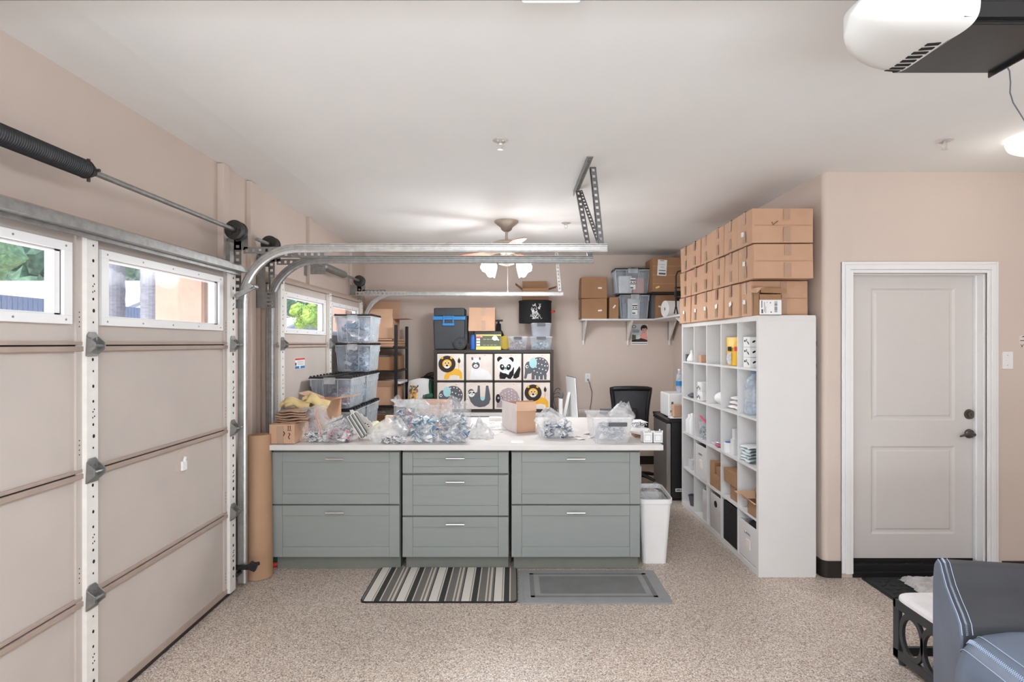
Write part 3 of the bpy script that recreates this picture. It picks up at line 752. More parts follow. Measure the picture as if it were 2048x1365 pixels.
# ------------------------------------------------------------------ floor mats
b = MB(); 
def rrect(x0, x1, y0, y1, r, n=5):
    P = []
    for cx, cy, a in ((x1-r, y0+r, -PI/2), (x1-r, y1-r, 0), (x0+r, y1-r, PI/2), (x0+r, y0+r, PI)):
        for k in range(n+1): P.append((cx+r*math.cos(a+PI/2*k/n), cy+r*math.sin(a+PI/2*k/n)))
    return P
b.use(0).prism(rrect(-.955, .022, 3.61, 4.145, .03), .003, .014, 'z').use(1).prism(rrect(-.963, .03, 3.603, 4.152, .035), 0, .010, 'z')
o = b.build('floor_mat', [stripe_mat(), 'black']); tag(o, 'floor mat striped in grey, cream and black before the middle cabinet', 'mat')
x0, x1, y0, y1 = .038, 1.0, 3.585, 4.10
v = []; f = []
rings = [(0, 0, 0), (.006, .006, .010), (.05, .045, .016), (.055, .05, .016)]
b = MB().prism(rrect(x0, x1, y0, y1, .025), 0, .012, 'z').prism(rrect(x0+.03, x1-.03, y0+.028, y1-.028, .02), .008, .0155, 'z')
b.use(1)
for (i, wd) in ((.075, .028), ):
    a0, a1, c0, c1 = x0+i, x1-i, y0+i*.9, y1-i*.9
    b.box(a0, a1, c0, c0+wd*.8, .0155, .0165).box(a0, a1, c1-wd*.8, c1, .0155, .0165).box(a0, a0+wd, c0, c1, .0155, .0165).box(a1-wd, a1, c0, c1, .0155, .0165)
b.box(x0+.14, x1-.14, y0+.12, y1-.12, .0155, .0165)
o = b.build('floor_mat', ['matg', 'matd'], bevel=.002); tag(o, 'plain grey cushioned floor mat with darker inset rectangles', 'mat')

# ------------------------------------------------------------------ kraft paper roll, cord reel and bottle at the left end
b = MB(); b.cyl((-1.775, 4.02, .0), (-1.80, 4.06, .985), .092, .088, 32); b.use(1).cyl((-1.80, 4.06, .9851), (-1.80, 4.06, .988), .05, n=20)
o = b.build('paper_roll', ['rolls', 'kraftd'], bevel=.004, smooth=False)
for p in o.data.polygons: p.use_smooth = len(p.vertices) == 4
tag(o, 'tall brown kraft paper roll leaning beside the garage door track', 'paper roll')
t = thing('spray_bottle', 'green bottle with red base on the floor beside the paper roll', 'bottle', (-1.73, 4.22, 0))
MB().lathe((-1.74, 4.22, 0), [(.035, .03), (.04, .05), (.04, .16), (.02, .20), (.015, .24)], 16).build('bottle', 'green', t, smooth=True)
MB().lathe((-1.74, 4.22, 0), [(.042, 0), (.044, .01), (.042, .035)], 16).build('base', 'red', t, smooth=True)
b = MB().cyl((-1.80, 4.30, 0), (-1.80, 4.32, .90), .012).use(1).rbox((-1.80, 4.32, .91), (.05, .05, .06))
o = b.build('garden_tool', ['black', 'red']); tag(o, 'black tool handle with red tip standing behind the paper roll', 'tool')
b = MB().box(-1.835, -1.72, 3.775, 3.79, .14, .17).cyl((-1.80, 3.76, .155), (-1.66, 3.76, .19), .012).rbox((-1.7, 3.76, .17), (.05, .03, .05), (0, .4, 0))
b.cyl((-1.8, 3.74, .12), (-1.8, 3.79, .12), .014)
o = b.build('slide_lock', 'black', bevel=.002); tag(o, 'black slide lock low on the wide garage door edge', 'lock')

# ------------------------------------------------------------------ white cube shelf and everything in it
SX0, SX1, SY0, SY1, SZ = 1.708, 2.105, 4.0, 5.82, 1.825
t = thing('cube_shelf', 'tall white cube shelf of five by five open compartments', 'shelf', ((SX0+SX1)/2, (SY0+SY1)/2, 0))
fr = .038
b = MB().box(SX0, SX1, SY0, SY1, SZ-fr, SZ).box(SX0, SX1, SY0, SY1, 0, fr).box(SX0, SX1, SY0, SY0+fr, fr, SZ-fr).box(SX0, SX1, SY1-fr, SY1, fr, SZ-fr)
b.build('frame', 'white', t, bevel=.0012)
CYp = (SY1-SY0-2*fr+.016)/5; CZp = (SZ-2*fr+.016)/5
for k in range(1, 5):
    y = SY0+fr+CYp*k-.016
    MB().box(SX0+.004, SX1, y, y+.016, fr, SZ-fr).build('divider', 'white', t)
    z = fr+CZp*k-.016
    MB().box(SX0+.003, SX1, SY0+fr, SY1-fr, z, z+.016).build('shelf_board', 'white', t)
MB().box(SX1-.001, SX1+.004, SY0+.002, SY1-.002, .01, SZ-.01).build('back_panel', 'white', t)
def cell(row, col):   # row 1 = top, col 1 = far end, col 5 = nearest
    k = 5-col; y0 = SY0+fr+CYp*k; y1 = y0+CYp-.016
    j = 5-row; z0 = fr+CZp*j; z1 = z0+CZp-.016
    return y0, y1, z0+.0005, z1
def box_thing(name, label, cat, x0, x1, y0, y1, z0, z1, m, group=None, bevel=.002):
    o = MB().box(x0, x1, y0, y1, z0, z1).build(name, m, bevel=bevel); return tag(o, label, cat, group)
def carton(name, label, x0, x1, y0, y1, z0, z1, m='kraft', tapeX=True, tapeY=True, sticker=None, group=None, dent=0, loose=False, cat='box', skew=0):
    """a closed carton; the tape runs over the top and down the -X and -Y ends"""
    t = thing(name, label, cat, ((x0+x1)/2, (y0+y1)/2, z0), group=group)
    rnd = random.Random(hash((round(x0, 2), round(y0, 2), round(z0, 2))) & 0xffff)
    j = lambda a: rnd.uniform(-a, a)
    b = MB(); e = .004
    b.hexa([(x0+j(e), y0+j(e), z0), (x1+j(e), y0+j(e), z0), (x1, y1, z0), (x0+j(e), y1+j(e), z0),
            (x0+j(e)*2, y0+j(e), z1-abs(j(.006))), (x1+j(e), y0+j(e), z1-abs(j(.004))), (x1, y1, z1), (x0+j(e)*2, y1+j(e), z1-abs(j(.006)))])
    b.build('body', m, t, bevel=.004)
    if tapeX:
        m_ = (y0+y1)/2+j(.015); w_ = .024; b = MB(); h = (z1-z0)
        b.hexa([(x0-.006, m_-w_, z0+.02), (x0-.004, m_-w_, z0+.02), (x0-.004, m_+w_, z0+.02), (x0-.006, m_+w_, z0+.02),
                (x0-.006, m_-w_+.006, z0+h*.42), (x0-.004, m_-w_+.006, z0+h*.42), (x0-.004, m_+w_-.004, z0+h*.42), (x0-.006, m_+w_-.004, z0+h*.42)])
        b.box(x0-.006, x0-.004, m_-w_*.8, m_+w_*.8, z1-h*.36, z1-.004).box(x0-.004, x1, m_-w_, m_+w_, z1, z1+.001)
        b.build('tape', 'tape', t)
        MB().box(x0-.0065, x0-.0045, y0+.012, y1-.012, z0+h*.5-.0012, z0+h*.5+.0012).build('crease', 'kraftd', t) if False else None
    if tapeY:
        m_ = x0+(x1-x0)*.56; h = z1-z0
        b = MB().box(m_-.022, m_+.026, y0-.006, y0-.0045, z0+.01, z0+h*.45).box(m_-.02, m_+.024, y0-.006, y0-.0045, z1-h*.33, z1-.006)
        b.build('tape', 'tape', t)
    if sticker:
        f_, dy, dz, a = sticker; b = MB()
        if f_ == 'x': b.rbox((x0-.0075, (y0+y1)/2+dy, z0+(z1-z0)*dz), (.0015, .045, .032), (a, 0, 0))
        else: b.rbox((x0+(x1-x0)*dy, y0-.0075, z0+(z1-z0)*dz), (.05, .0015, .02), (0, a, 0))
        b.build('sticker', 'paper', t)
    return t
# eighteen kraft cartons in three tiers
tiers = [('bottom', SZ, .252), ('middle', SZ+.256, .245), ('top', SZ+.505, .243)]
ends = [4.0, 4.285, 4.57, 4.846, 5.144, 5.435, 5.778]
ordn = ['nearest the entry door', 'second from the entry door', 'third from the entry door', 'fourth from the entry door', 'fifth from the entry door', 'at the far end']
rnd = random.Random(3)
for ti, (tn, z0, h) in enumerate(tiers):
    for k in range(6):
        a, c = ends[k]+.004, ends[k+1]-.004
        x0 = 1.675+rnd.uniform(-.006, .01); x1 = 2.085+rnd.uniform(-.004, .01)
        if k == 0 and ti == 0: a += .10; x0 = 1.70; x1 = 2.105
        if k == 0 and ti == 2: x0 = 1.668; x1 = 2.088
        st = None
        if ti == 0: st = ('x', 0, .42, rnd.uniform(-.4, .4))
        if k == 0: st = ('x', .02, (.42, .5, .35)[ti], .1)
        t = carton('kraft_carton', 'kraft carton in the %s tier on the white cube shelf, %s' % (tn, ordn[k]), x0, x1, a, c, z0+.001, z0+h-(.006 if ti == 2 and k in (3, 4) else 0), 'kraft', True, k == 0, st, 'kraft cartons stacked on the white cube shelf')
        if k == 0 and ti == 2:
            t['label'] = 'kraft carton with a black tick mark, nearest the entry door in the top tier'
            b = MB().tube([(1.80, a-.0075, z0+.145), (1.808, a-.0075, z0+.125), (1.842, a-.0075, z0+.15)], .002, 5)
            b.build('tick_mark', 'black', t)
        if k == 0:
            zz = z0+h*.5
            MB().box(x0+.01, x1-.01, a-.0055, a-.0045, zz-.001, zz+.001).build('fold_line', 'kraftd', t)
# opened small carton with a white shipping label in front of them
t = thing('small_carton', 'small opened carton with a white barcode label at the near end of the shelf top', 'box', (1.77, 4.05, SZ))
bx0, bx1, by0, by1, bz0, bz1 = X(1519, 3.985), X(1563, 3.985), 3.985, 4.085, SZ+.001, SZ+.185
b = MB()
b.box(bx0-.002, bx1, by0, by0+.003, bz0, bz1-.04).box(bx0-.002, bx1, by1-.003, by1, bz0, bz1).box(bx0-.002, bx0+.001, by0, by1, bz0, bz1-.01).box(bx1-.003, bx1, by0, by1, bz0, bz1-.01).box(bx0, bx1, by0, by1, bz0, bz0+.003)
b.build('body', 'kraft2', t)
b = MB().hexa([(bx0+.01, by0-.003, bz1-.03), (bx1+.035, by0-.003, bz1-.035), (bx1+.035, by1, bz1-.005), (bx0+.01, by1, bz1-.002), (bx0+.01, by0-.003, bz1+.002), (bx1+.035, by0-.003, bz1-.002), (bx1+.035, by1, bz1), (bx0+.01, by1, bz1+.004)])
b.build('flap', 'kraft2', t)
MB().hexa([(bx0-.02, by0, bz1-.03), (bx0-.016, by0, bz1-.03), (bx0-.016, by1, bz1-.02), (bx0-.02, by1, bz1-.02), (bx0-.02, by0, bz1+.005), (bx0+.03, by0, bz1+.012), (bx0+.03, by1, bz1+.012), (bx0-.02, by1, bz1+.005)]).build('flap', 'kraft', t)
MB().box(bx0-.001, bx1-.001, by0-.002, by0-.0005, bz0+.002, bz0+.105).build('shipping_label', 'paper', t)
b = MB(); rr = random.Random(5)
zz = bz0+.02
while zz < bz0+.095:
    h = rr.choice((.0015, .003, .0045)); b.box(bx1-.05, bx1-.03, by0-.0027, by0-.002, zz, zz+h); zz += h+rr.choice((.0015, .003))
b.box(bx0+.012, bx0+.018, by0-.0027, by0-.002, bz0+.05, bz0+.10).box(bx0+.032, bx0+.035, by0-.0026, by0-.002, bz0+.02, bz0+.09).box(bx0+.042, bx0+.044, by0-.0026, by0-.002, bz0+.012, bz0+.06)
b.ell(bx0+.08, bz0+.02, .005, .005, by0-.0027, by0-.002).ell(bx0+.074, bz0+.085, .003, .005, by0-.0027, by0-.002).ell(bx0+.052, bz0+.088, .002, .004, by0-.0027, by0-.002).box(bx0+.012, bx0+.024, by0-.0024, by0-.002, bz0+.012, bz0+.04)
b.build('label_lettering', 'slate', t)

# contents, compartment by compartment
def sc(px, row, col, y=None):     # world Y where a ray at column px meets the shelf front plane
    return SX0*F/(px-VX)
# row 1
y0, y1, z0, z1 = cell(1, 1)
box_thing('small_speaker', 'small dark grey upright block in the top compartment farthest from the door', 'block', SX0+.02, SX0+.05, y0+.285, y0+.315, z0, z0+.07, 'slate')
o = MB().lathe((SX0+.045, y0+.19, z0), [(.045, 0), (.048, .02), (.03, .06), (.014, .08), (.014, .10), (.008, .115)], 18).build('white_cone_bottle', 'whitep', smooth=True); tag(o, 'white cone-shaped bottle in the top compartment at the far end', 'bottle')
y0, y1, z0, z1 = cell(1, 2)
box_thing('tan_carton', 'tiny tan box in the second top compartment from the far end', 'box', SX0+.02, SX0+.10, y0+.19, y0+.26, z0, z0+.07, 'kraft')
y0, y1, z0, z1 = cell(1, 4)
t = thing('yellow_pouch', 'yellow stand-up pouch with red emblem in the top row of the white shelf', 'pouch', (SX0+.16, y0+.08, z0))
def pouch_fn(cx, cy, wd, dp, h, z0, sgn):
    return lambda u, v: (cx+sgn*dp*(math.sin(PI*min(1, max(0, u)))**.6)*max(0.05, 1-v**2.2), cy+(u-.5)*wd*(.86+.14*v), z0+h*v)
b = MB(); b.xf = Matrix.Translation((SX0+.07, y0+.215, z0+.002)) @ Matrix.Rotation(.5, 4, 'Z')
b.grid(pouch_fn(0, 0, .17, .03, .225, 0, -1), 12, 10).grid(pouch_fn(0, 0, .17, .03, .225, 0, 1), 12, 10)
b.build('pouch', 'yellowbag', t, smooth=True)
b = MB(); b.xf = Matrix.Translation((SX0+.07, y0+.215, z0+.002)) @ Matrix.Rotation(.5, 4, 'Z')
b.box(-.0315, -.029, -.055, -.02, .115, .15); b.use(1).ell(.01, .055, .045, .05, -.036, -.030, 'x', 16, t0=-PI/2, t1=PI/2); b.use(2).box(-.0315, -.029, .01, .045, .115, .15)
b.build('emblem', ['red', 'zinc', 'black'], t)
y0, y1, z0, z1 = cell(1, 5)
for q in range(3):
    o = MB().box(SX0+.03, SX0+.14, y0+.175+.004*q, y0+.30, z0+q*.076, z0+q*.076+.074).use(1)
    o.ell(y0+.27, z0+q*.076+.045, .014, .008, SX0+.0285, SX0+.0295, 'x').ell(y0+.24, z0+q*.076+.05, .006, .012, SX0+.0285, SX0+.0295, 'x').ell(y0+.21, z0+q*.076+.03, .02, .006, SX0+.0285, SX0+.0295, 'x', rot=.6).ell(SX0+.06, z0+q*.076+.04, .014, .007, y0+.1735+.004*q, y0+.1748+.004*q, 'y', rot=.5)
    o = o.build('patterned_tin', ['whitep', 'black'], bevel=.004)
    tag(o, 'white box with black leaf print, %s of three beside the top shelf end' % ('lowest', 'middle', 'upper')[q], 'box', 'leaf-print boxes in the top row')
# row 2
y0, y1, z0, z1 = cell(2, 1)
o = MB().ball((SX0+.055, y0+.20, z0+.018), (.045, .06, .02), 18, 9, lambda d: 1 if d.z > -.6 else .9).ball((SX0+.055, y0+.19, z0+.03), (.03, .03, .018)).build('computer_mouse', 'slate', smooth=True); tag(o, 'dark grey mouse-shaped device in the second row far end', 'device')
y0, y1, z0, z1 = cell(2, 2)
for q in range(2):
    b = MB().rbox((SX0+.07, y0+.235, z0+.045+q*.086), (.10, .10+.02*q, .084), (0, 0, .15*(1-q))).use(1)
    for k in range(3): b.ell(y0+.20+k*.035, z0+.03+q*.086+.012*(k % 2), .008, .014, SX0+.009, SX0+.0125, 'x', rot=.5*k)
    o = b.build('patterned_tin', ['whitep', 'slate'], bevel=.004)
    tag(o, 'white floral-print box in the second row, %s of the pair' % ('lower', 'upper')[q], 'box', 'floral-print boxes in the second row')
y0, y1, z0, z1 = cell(2, 3)
o = MB().ball((SX0+.13, y0+.20, z0+.06), (.10, .11, .06), 20, 10, lambda d: 1+.12*noise.noise(d*3)).build('white_cloth', 'paper', smooth=True); tag(o, 'crumpled white cloth in the middle compartment of the second row', 'cloth')
y0, y1, z0, z1 = cell(2, 4)
for q in range(3):
    wd = .115-.012*q
    o = MB().grid(lambda u, v, q=q, wd=wd: (SX0+.16+(.12+.01*math.sin(9*v+q))*math.cos(2*PI*u), (y0+y1)/2+wd*(2*v-1), z0+.021+q*.036+.019*math.sin(2*PI*u)*(1-.3*abs(2*v-1)**6)), 16, 10, wrap=True)
    o = o.build('folded_towel', 'seatwhite', smooth=True); tag(o, 'white folded towel on the second shelf, %s in its pile of three' % ('lowest', 'middle', 'topmost')[q], 'towel', 'folded white towels')
y0, y1, z0, z1 = cell(2, 5)
t = thing('water_jug', 'large clear ribbed water bottle in the second row beside the shelf end', 'bottle', (SX0+.085, y0+.075, z0))
prof = [(.04, 0), (.062, .006), (.066, .02)]+[(.066-.003*(k % 2), .03+.011*k) for k in range(17)]+[(.066, .225), (.05, .265), (.02, .29), (.016, .30), (.016, .308)]
MB().lathe((SX0+.082, y0+.235, z0+.001), prof, 24).build('bottle', 'jug', t, smooth=True)
MB().lathe((SX0+.082, y0+.235, z0+.001), [(.02, .305), (.021, .308), (.021, .322), (.018, .325)], 16).build('cap', 'p_blue', t)
b = MB().lathe((SX0+.082, y0+.235, z0+.001), [(.067, .10), (.0672, .102), (.0672, .19), (.067, .192)], 24); b.build('label', 'bag', t)
# row 3
y0, y1, z0, z1 = cell(3, 1)
for q, (dx, dy, h) in enumerate(((.045, .17, .20), (.05, .27, .18))):
    o = MB().lathe((SX0+dx, y0+dy, z0), [(.04, 0), (.042, .01), (.042, h*.7), (.018, h*.85), (.018, h)], 18).build('white_bottle', 'whitep', smooth=True); tag(o, 'plain white bottle in the third row, the %s one of two' % ('taller', 'shorter')[q], 'bottle', 'white bottles in the third row')
y0, y1, z0, z1 = cell(3, 2)
t = thing('zip_pouch', 'small clear zip bag with pink slider leaning in the third row', 'bag', (SX0+.12, y0+.1, z0))
def blobbag(b, cx, cy, z0, rx, ry, h, topw, n=26, m=14, amp=.10, seed=0, lean=(0, 0), flat=.02, fill=.6, tang=0):
    """a filled soft bag: round below, closing to a flat seam on top"""
    def fn(u, v):
        a = 2*PI*u; k = min(1, v/fill)
        bulge = math.sin(min(1, .50+k*.50)*PI*.5)**.6 if v < fill else 1
        q = 0 if v < fill*.7 else ((v-fill*.7)/(1-fill*.7))**1.3
        rxx = rx*bulge*(1-q)+topw*q; ryy = ry*bulge*(1-q)+flat*q
        p = Vector((math.cos(a)*rxx, math.sin(a)*ryy, 0))
        d = noise.noise(Vector((math.cos(a)*2.4+seed, math.sin(a)*2.4+seed*1.7, v*4)))*amp + abs(noise.noise(Vector((math.cos(a)*6+seed, math.sin(a)*6, v*9+seed))))*amp*.6
        p *= 1+d
        if tang: p = Matrix.Rotation(tang, 3, 'Z') @ p
        zz = h*v*(1+ (.10*math.sin(a*2+seed)+.08*math.sin(a*5+seed))*q)
        return (cx+p.x+lean[0]*v*v, cy+p.y+lean[1]*v*v, max(z0+.0008, z0+zz+d*.02))
    b.grid(fn, n, m, wrap=True)
    v = [fn(i/n, 0) for i in range(n)]; b.add(v, [tuple(range(n))])
    return b
b = blobbag(MB(), SX0+.06, y0+.22, z0, .04, .06, .17, .05, seed=3, lean=(0, .02)); b.build('film', 'bag', t, smooth=True)
MB().tube([(SX0+.05, y0+.14, z0+.165), (SX0+.045, y0+.20, z0+.18), (SX0+.04, y0+.27, z0+.205)], .008, 8).build('slider', 'p_pinkhot', t)
def bits(name, label, region, n, mats, seed=1, size=(.012, .03), kinds='mix', zfl=None, cat='hardware', flatten=.3):
    """a heap of small hardware pieces, past counting"""
    rnd = random.Random(seed); b = MB(); i = 0
    while i < n:
        p = Vector([rnd.uniform(-1, 1) for _ in range(3)])
        if p.length > 1: continue
        i += 1
        c = region(p, rnd); b.use(rnd.randrange(len(mats))); s_ = rnd.uniform(*size)
        b.xf = Matrix.Translation(c) @ Matrix.Rotation(rnd.uniform(0, 6.3), 4, 'Z') @ Matrix.Rotation(rnd.uniform(-.9, .9), 4, 'X') @ Matrix.Rotation(rnd.uniform(-.9, .9), 4, 'Y')
        k = rnd.random()
        if k < .45: b.box(-s_, s_, -s_*.45, s_*.45, -.002, .002)
        elif k < .65:
            b.tube([(s_*math.cos(a_), s_*math.sin(a_), 0) for a_ in [PI*q/5*1.3 for q in range(6)]], .0024, 5)
        elif k < .85: b.add([(-s_, -s_*.6, 0), (s_*.2, -s_*.8, .3*s_), (s_, .1*s_, 0), (.2*s_, s_*.7, -.2*s_), (-s_*.8, .5*s_, .3*s_), (0, 0, -.5*s_)], [(0, 1, 5), (1, 2, 5), (2, 3, 5), (3, 4, 5), (4, 0, 5), (0, 4, 3, 2, 1)])
        else: b.cyl((-s_*.8, 0, 0), (s_*.8, 0, 0), .0035, n=6)
    b.xf = None
    if zfl is not None: b.v = [Vector((p.x, p.y, max(p.z, zfl+.0005))) for p in b.v]
    o = b.build(name, mats); return tag(o, label, cat, kind='stuff')
def blobreg(cx, cy, z0, rx, ry, h):
    g = lambda q: math.copysign(abs(q)**.72, q)
    return lambda p, r: Vector((cx+g(p.x)*rx, cy+g(p.y)*ry, z0+h*.5+g(p.z)*h*.5))
bits('hardware_bits', 'blue and white bits inside the pink-slider bag', blobreg(SX0+.06, y0+.22, z0, .03, .05, .12), 60, ['p_blue', 'p_white', 'slate'], 11, (.008, .016), zfl=z0)
y0, y1, z0, z1 = cell(3, 3)
t = thing('metal_goggles', 'grey wire-framed gadget lying in the third row', 'gadget', (SX0+.1, y0+.12, z0))
b = MB().tube([(SX0+.045+.03*math.cos(a), y0+.14+.035*math.sin(a), z0+.045+.0*a) for a in [2*PI*k/14 for k in range(15)]], .006, 6)
b.xf = None; b.build('ring', 'zinc', t)
MB().ball((SX0+.045, y0+.15, z0+.022), (.035, .04, .022), 12, 8, lambda d: 1+.2*noise.noise(d*5)).build('body', 'p_pink', t, smooth=True)
MB().cyl((SX0+.04, y0+.19, z0+.012), (SX0+.045, y0+.32, z0+.012), .011, .006, 10).build('handle', 'zinc', t)
y0, y1, z0, z1 = cell(3, 4)
box_thing('white_carton', 'white box standing in the third row, carrying a smaller white box', 'box', SX0+.04, SX0+.12, y0+.165, y0+.235, z0, z0+.12, 'white')
box_thing('white_carton', 'small white box on top of the taller white box, third row', 'box', SX0+.05, SX0+.11, y0+.175, y0+.225, z0+.1205, z0+.20, 'white')
t = thing('wipes_canister', 'white canister with dark blue lid at the front of the third row', 'canister', (SX0+.05, y0+.19, z0))
MB().lathe((SX0+.043, y0+.28, z0), [(.036, 0), (.038, .004), (.038, .075), (.036, .08)], 22).build('body', 'whitep', t, smooth=False)
MB().ell(SX0+.043, y0+.28, .026, .026, z0+.08, z0+.086, 'z').build('lid', 'bluebottle', t)
box_thing('white_carton', 'low white box behind the blue-lidded canister', 'box', SX0+.13, SX0+.21, y0+.20, y0+.30, z0, z0+.09, 'white')
y0, y1, z0, z1 = cell(3, 5)
for q in range(5):
    o = MB().grid(lambda u, v, q=q: (SX0+.115+(.10+.008*math.sin(7*v+q*2))*math.cos(2*PI*u), y0+.24+.08*(2*v-1)+.006*math.sin(q*3), z0+.014+q*.024+(.011+.003*math.sin(11*v+q))*math.sin(2*PI*u)), 14, 12, wrap=True)
    o = o.build('sealed_sachet', 'p_whiteblue' if q % 2 else 'p_white', smooth=True)
    tag(o, 'flat pale blue plastic-wrapped packet, %s in the third-row pile' % ('lowest', 'second', 'middle', 'fourth', 'topmost')[q], 'packet', 'plastic-wrapped packets in the third row')
# row 4
y0, y1, z0, z1 = cell(4, 1)
o = MB().lathe((SX0+.045, y0+.19, z0), [(.034, 0), (.036, .005), (.036, .10), (.02, .105), (.02, .004)], 20).build('tape_roll', 'tote_milky', smooth=False); tag(o, 'clear roll standing in the fourth row at the far end', 'roll')
def cube_bin(label, y0, y1, z0, m, h=.31, xo=0.012, holeshape=None, parts=True, dp=.34, cat='storage bin', card=True):
    t = thing('storage_bin', label, cat, (SX0+xo+dp/2, (y0+y1)/2, z0))
    a, c = y0+.008, y1-.008; x0, x1 = SX0+xo, SX0+xo+dp; th = .006
    b = MB().box(x0, x0+th, a, c, z0, z0+h).box(x1-th, x1, a, c, z0, z0+h).box(x0, x1, a, a+th, z0, z0+h).box(x0, x1, c-th, c, z0, z0+h).box(x0, x1, a, c, z0, z0+.006)
    b.build('body', m, t, bevel=.002)
    MB().box(x0+th, x1-th, a+th, c-th, z0+h-.05, z0+h-.045).build('lining', 'black', t)
    if card:
        k = (a+c)/2
        MB().box(x0-.003, x0, k-.035, k+.035, z0+h*.32, z0+h*.56).build('card_holder', 'cream', t)
        MB().box(x0-.006, x0, k-.045, k+.045, z0+h*.72, z0+h*.76).cyl((x0-.008, k-.045, z0+h*.74), (x0, k-.045, z0+h*.74), .008, n=8).cyl((x0-.008, k+.045, z0+h*.74), (x0, k+.045, z0+h*.74), .008, n=8).build('handle', 'steel', t)
    return t
y0, y1, z0, z1 = cell(4, 2)
cube_bin('white fabric storage bin with card label in the fourth row', y0, y1, z0, 'white', .30)
y0, y1, z0, z1 = cell(4, 3)
carton('brown_carton', 'brown box wrapped in clear film, left of the fourth-row pair', SX0+.02, SX0+.22, y0+.20, y0+.30, z0, z0+.215, 'kraft2', False, False)
carton('brown_carton', 'lower brown taped box in the third compartment of the fourth row', SX0+.02, SX0+.20, y0+.02, y0+.19, z0, z0+.12, 'kraft2', True, False)
carton('brown_carton', 'upper brown slim box in the third compartment of the fourth row', SX0+.03, SX0+.20, y0+.03, y0+.18, z0+.121, z0+.19, 'kraft2', False, False)
y0, y1, z0, z1 = cell(4, 4)
carton('brown_carton', 'brown box wedged at the bottom of the fourth compartment, fourth row', SX0+.03, SX0+.20, y0+.01, y0+.20, z0, z0+.12, 'kraft2', True, False)
carton('brown_carton', 'larger brown box lying across the lower one, fourth row', SX0+.005, SX0+.22, y0+.02, y0+.29, z0+.121, z0+.235, 'kraft2', False, False)
y0, y1, z0, z1 = cell(4, 5)
t = thing('open_carton', 'small brown carton with raised flap in the near fourth-row compartment', 'box', (SX0+.08, y0+.1, z0))
b = MB().box(SX0+.01, SX0+.012, y0+.01, y0+.17, z0, z0+.10).box(SX0+.17, SX0+.173, y0+.01, y0+.17, z0, z0+.10).box(SX0+.01, SX0+.17, y0+.01, y0+.013, z0, z0+.10).box(SX0+.01, SX0+.17, y0+.168, y0+.171, z0, z0+.10).box(SX0+.01, SX0+.17, y0+.01, y0+.17, z0, z0+.003)
b.build('body', 'kraft2', t)
MB().hexa([(SX0-.02, y0+.17, z0+.10), (SX0+.16, y0+.17, z0+.10), (SX0+.14, y0+.27, z0+.135), (SX0-.05, y0+.27, z0+.13), (SX0-.02, y0+.17, z0+.103), (SX0+.16, y0+.17, z0+.103), (SX0+.14, y0+.27, z0+.138), (SX0-.05, y0+.27, z0+.133)]).build('flap', 'kraft', t)
MB().hexa([(SX0-.01, y0+.01, z0+.10), (SX0+.01, y0+.01, z0+.10), (SX0+.01, y0+.17, z0+.10), (SX0-.01, y0+.17, z0+.10), (SX0-.05, y0+.02, z0+.14), (SX0-.048, y0+.02, z0+.14), (SX0-.048, y0+.16, z0+.14), (SX0-.05, y0+.16, z0+.14)]).build('flap', 'kraft', t)
b = MB().prism([(y0+.02, z0+.104), (y0+.13, z0+.104), (y0+.15, z0+.17), (y0+.09, z0+.245), (y0+.02, z0+.245)], SX0+.05, SX0+.13, 'x').use(1).prism([(y0+.05, z0+.12), (y0+.13, z0+.12), (y0+.12, z0+.155), (y0+.10, z0+.17), (y0+.08, z0+.155), (y0+.07, z0+.165)], SX0+.048, SX0+.05, 'x')
o = b.build('printed_carton', ['kraft2', 'black'], bevel=.002); tag(o, 'brown carton with dark printed shape standing inside the open carton', 'box')
# row 5
y0, y1, z0, z1 = cell(5, 1)
o = MB().lathe((SX0+.075, y0+.19, z0), [(.045, 0), (.06, .09), (.064, .092), (.064, .10), (.058, .10), (.043, .006)], 16).use(0).box(SX0+.05, SX0+.06, y0+.02, y0+.03, z0+.09, z0+.125).build('plant_pot', 'slate'); tag(o, 'small dark grey basket in the bottom row at the far end', 'basket')
y0, y1, z0, z1 = cell(5, 2)
t = thing('file_holder', 'white upright file holder in the bottom row, second from the far end', 'file holder', (SX0+.1, y0+.07, z0))
MB().box(SX0+.012, SX0+.30, y0+.008, y0+.12, z0, z0+.27).build('body', 'white', t, bevel=.003)
MB().box(SX0+.02, SX0+.29, y0+.016, y0+.112, z0+.271, z0+.275).build('opening', 'slate', t)
y0, y1, z0, z1 = cell(5, 3)
t = cube_bin('light grey storage bin with a round cut-out grip in the bottom row', y0, y1-.06, z0, 'greybin', .30, card=False)
MB().ell((y0+y1-.06)/2, z0+.225, .035, .028, SX0+.0105, SX0+.0125, 'x').build('grip_hole', 'dark', t)
y0, y1, z0, z1 = cell(5, 4)
t = cube_bin('black fabric storage bin in the bottom row', y0, y1-.02, z0, 'blackm', .315, card=False)
k = (y0+y1-.02)/2
MB().prism([(k-.05, z0+.305), (k+.05, z0+.305), (k, z0+.25)], SX0+.0105, SX0+.0125, 'x').build('pull_tab', 'dark', t)
y0, y1, z0, z1 = cell(5, 5)
cube_bin('white fabric storage bin with card label in the bottom row', y0, y1, z0, 'white', .27)
o = MB().ball((SX0+.18, (y0+y1)/2, z0+.25), (.15, .14, .055), 20, 8, lambda d: 1+.08*noise.noise(d*4)).build('black_pouch', 'blackm', smooth=True); tag(o, 'black cloth bundle filling the bottom-row white bin', 'cloth')
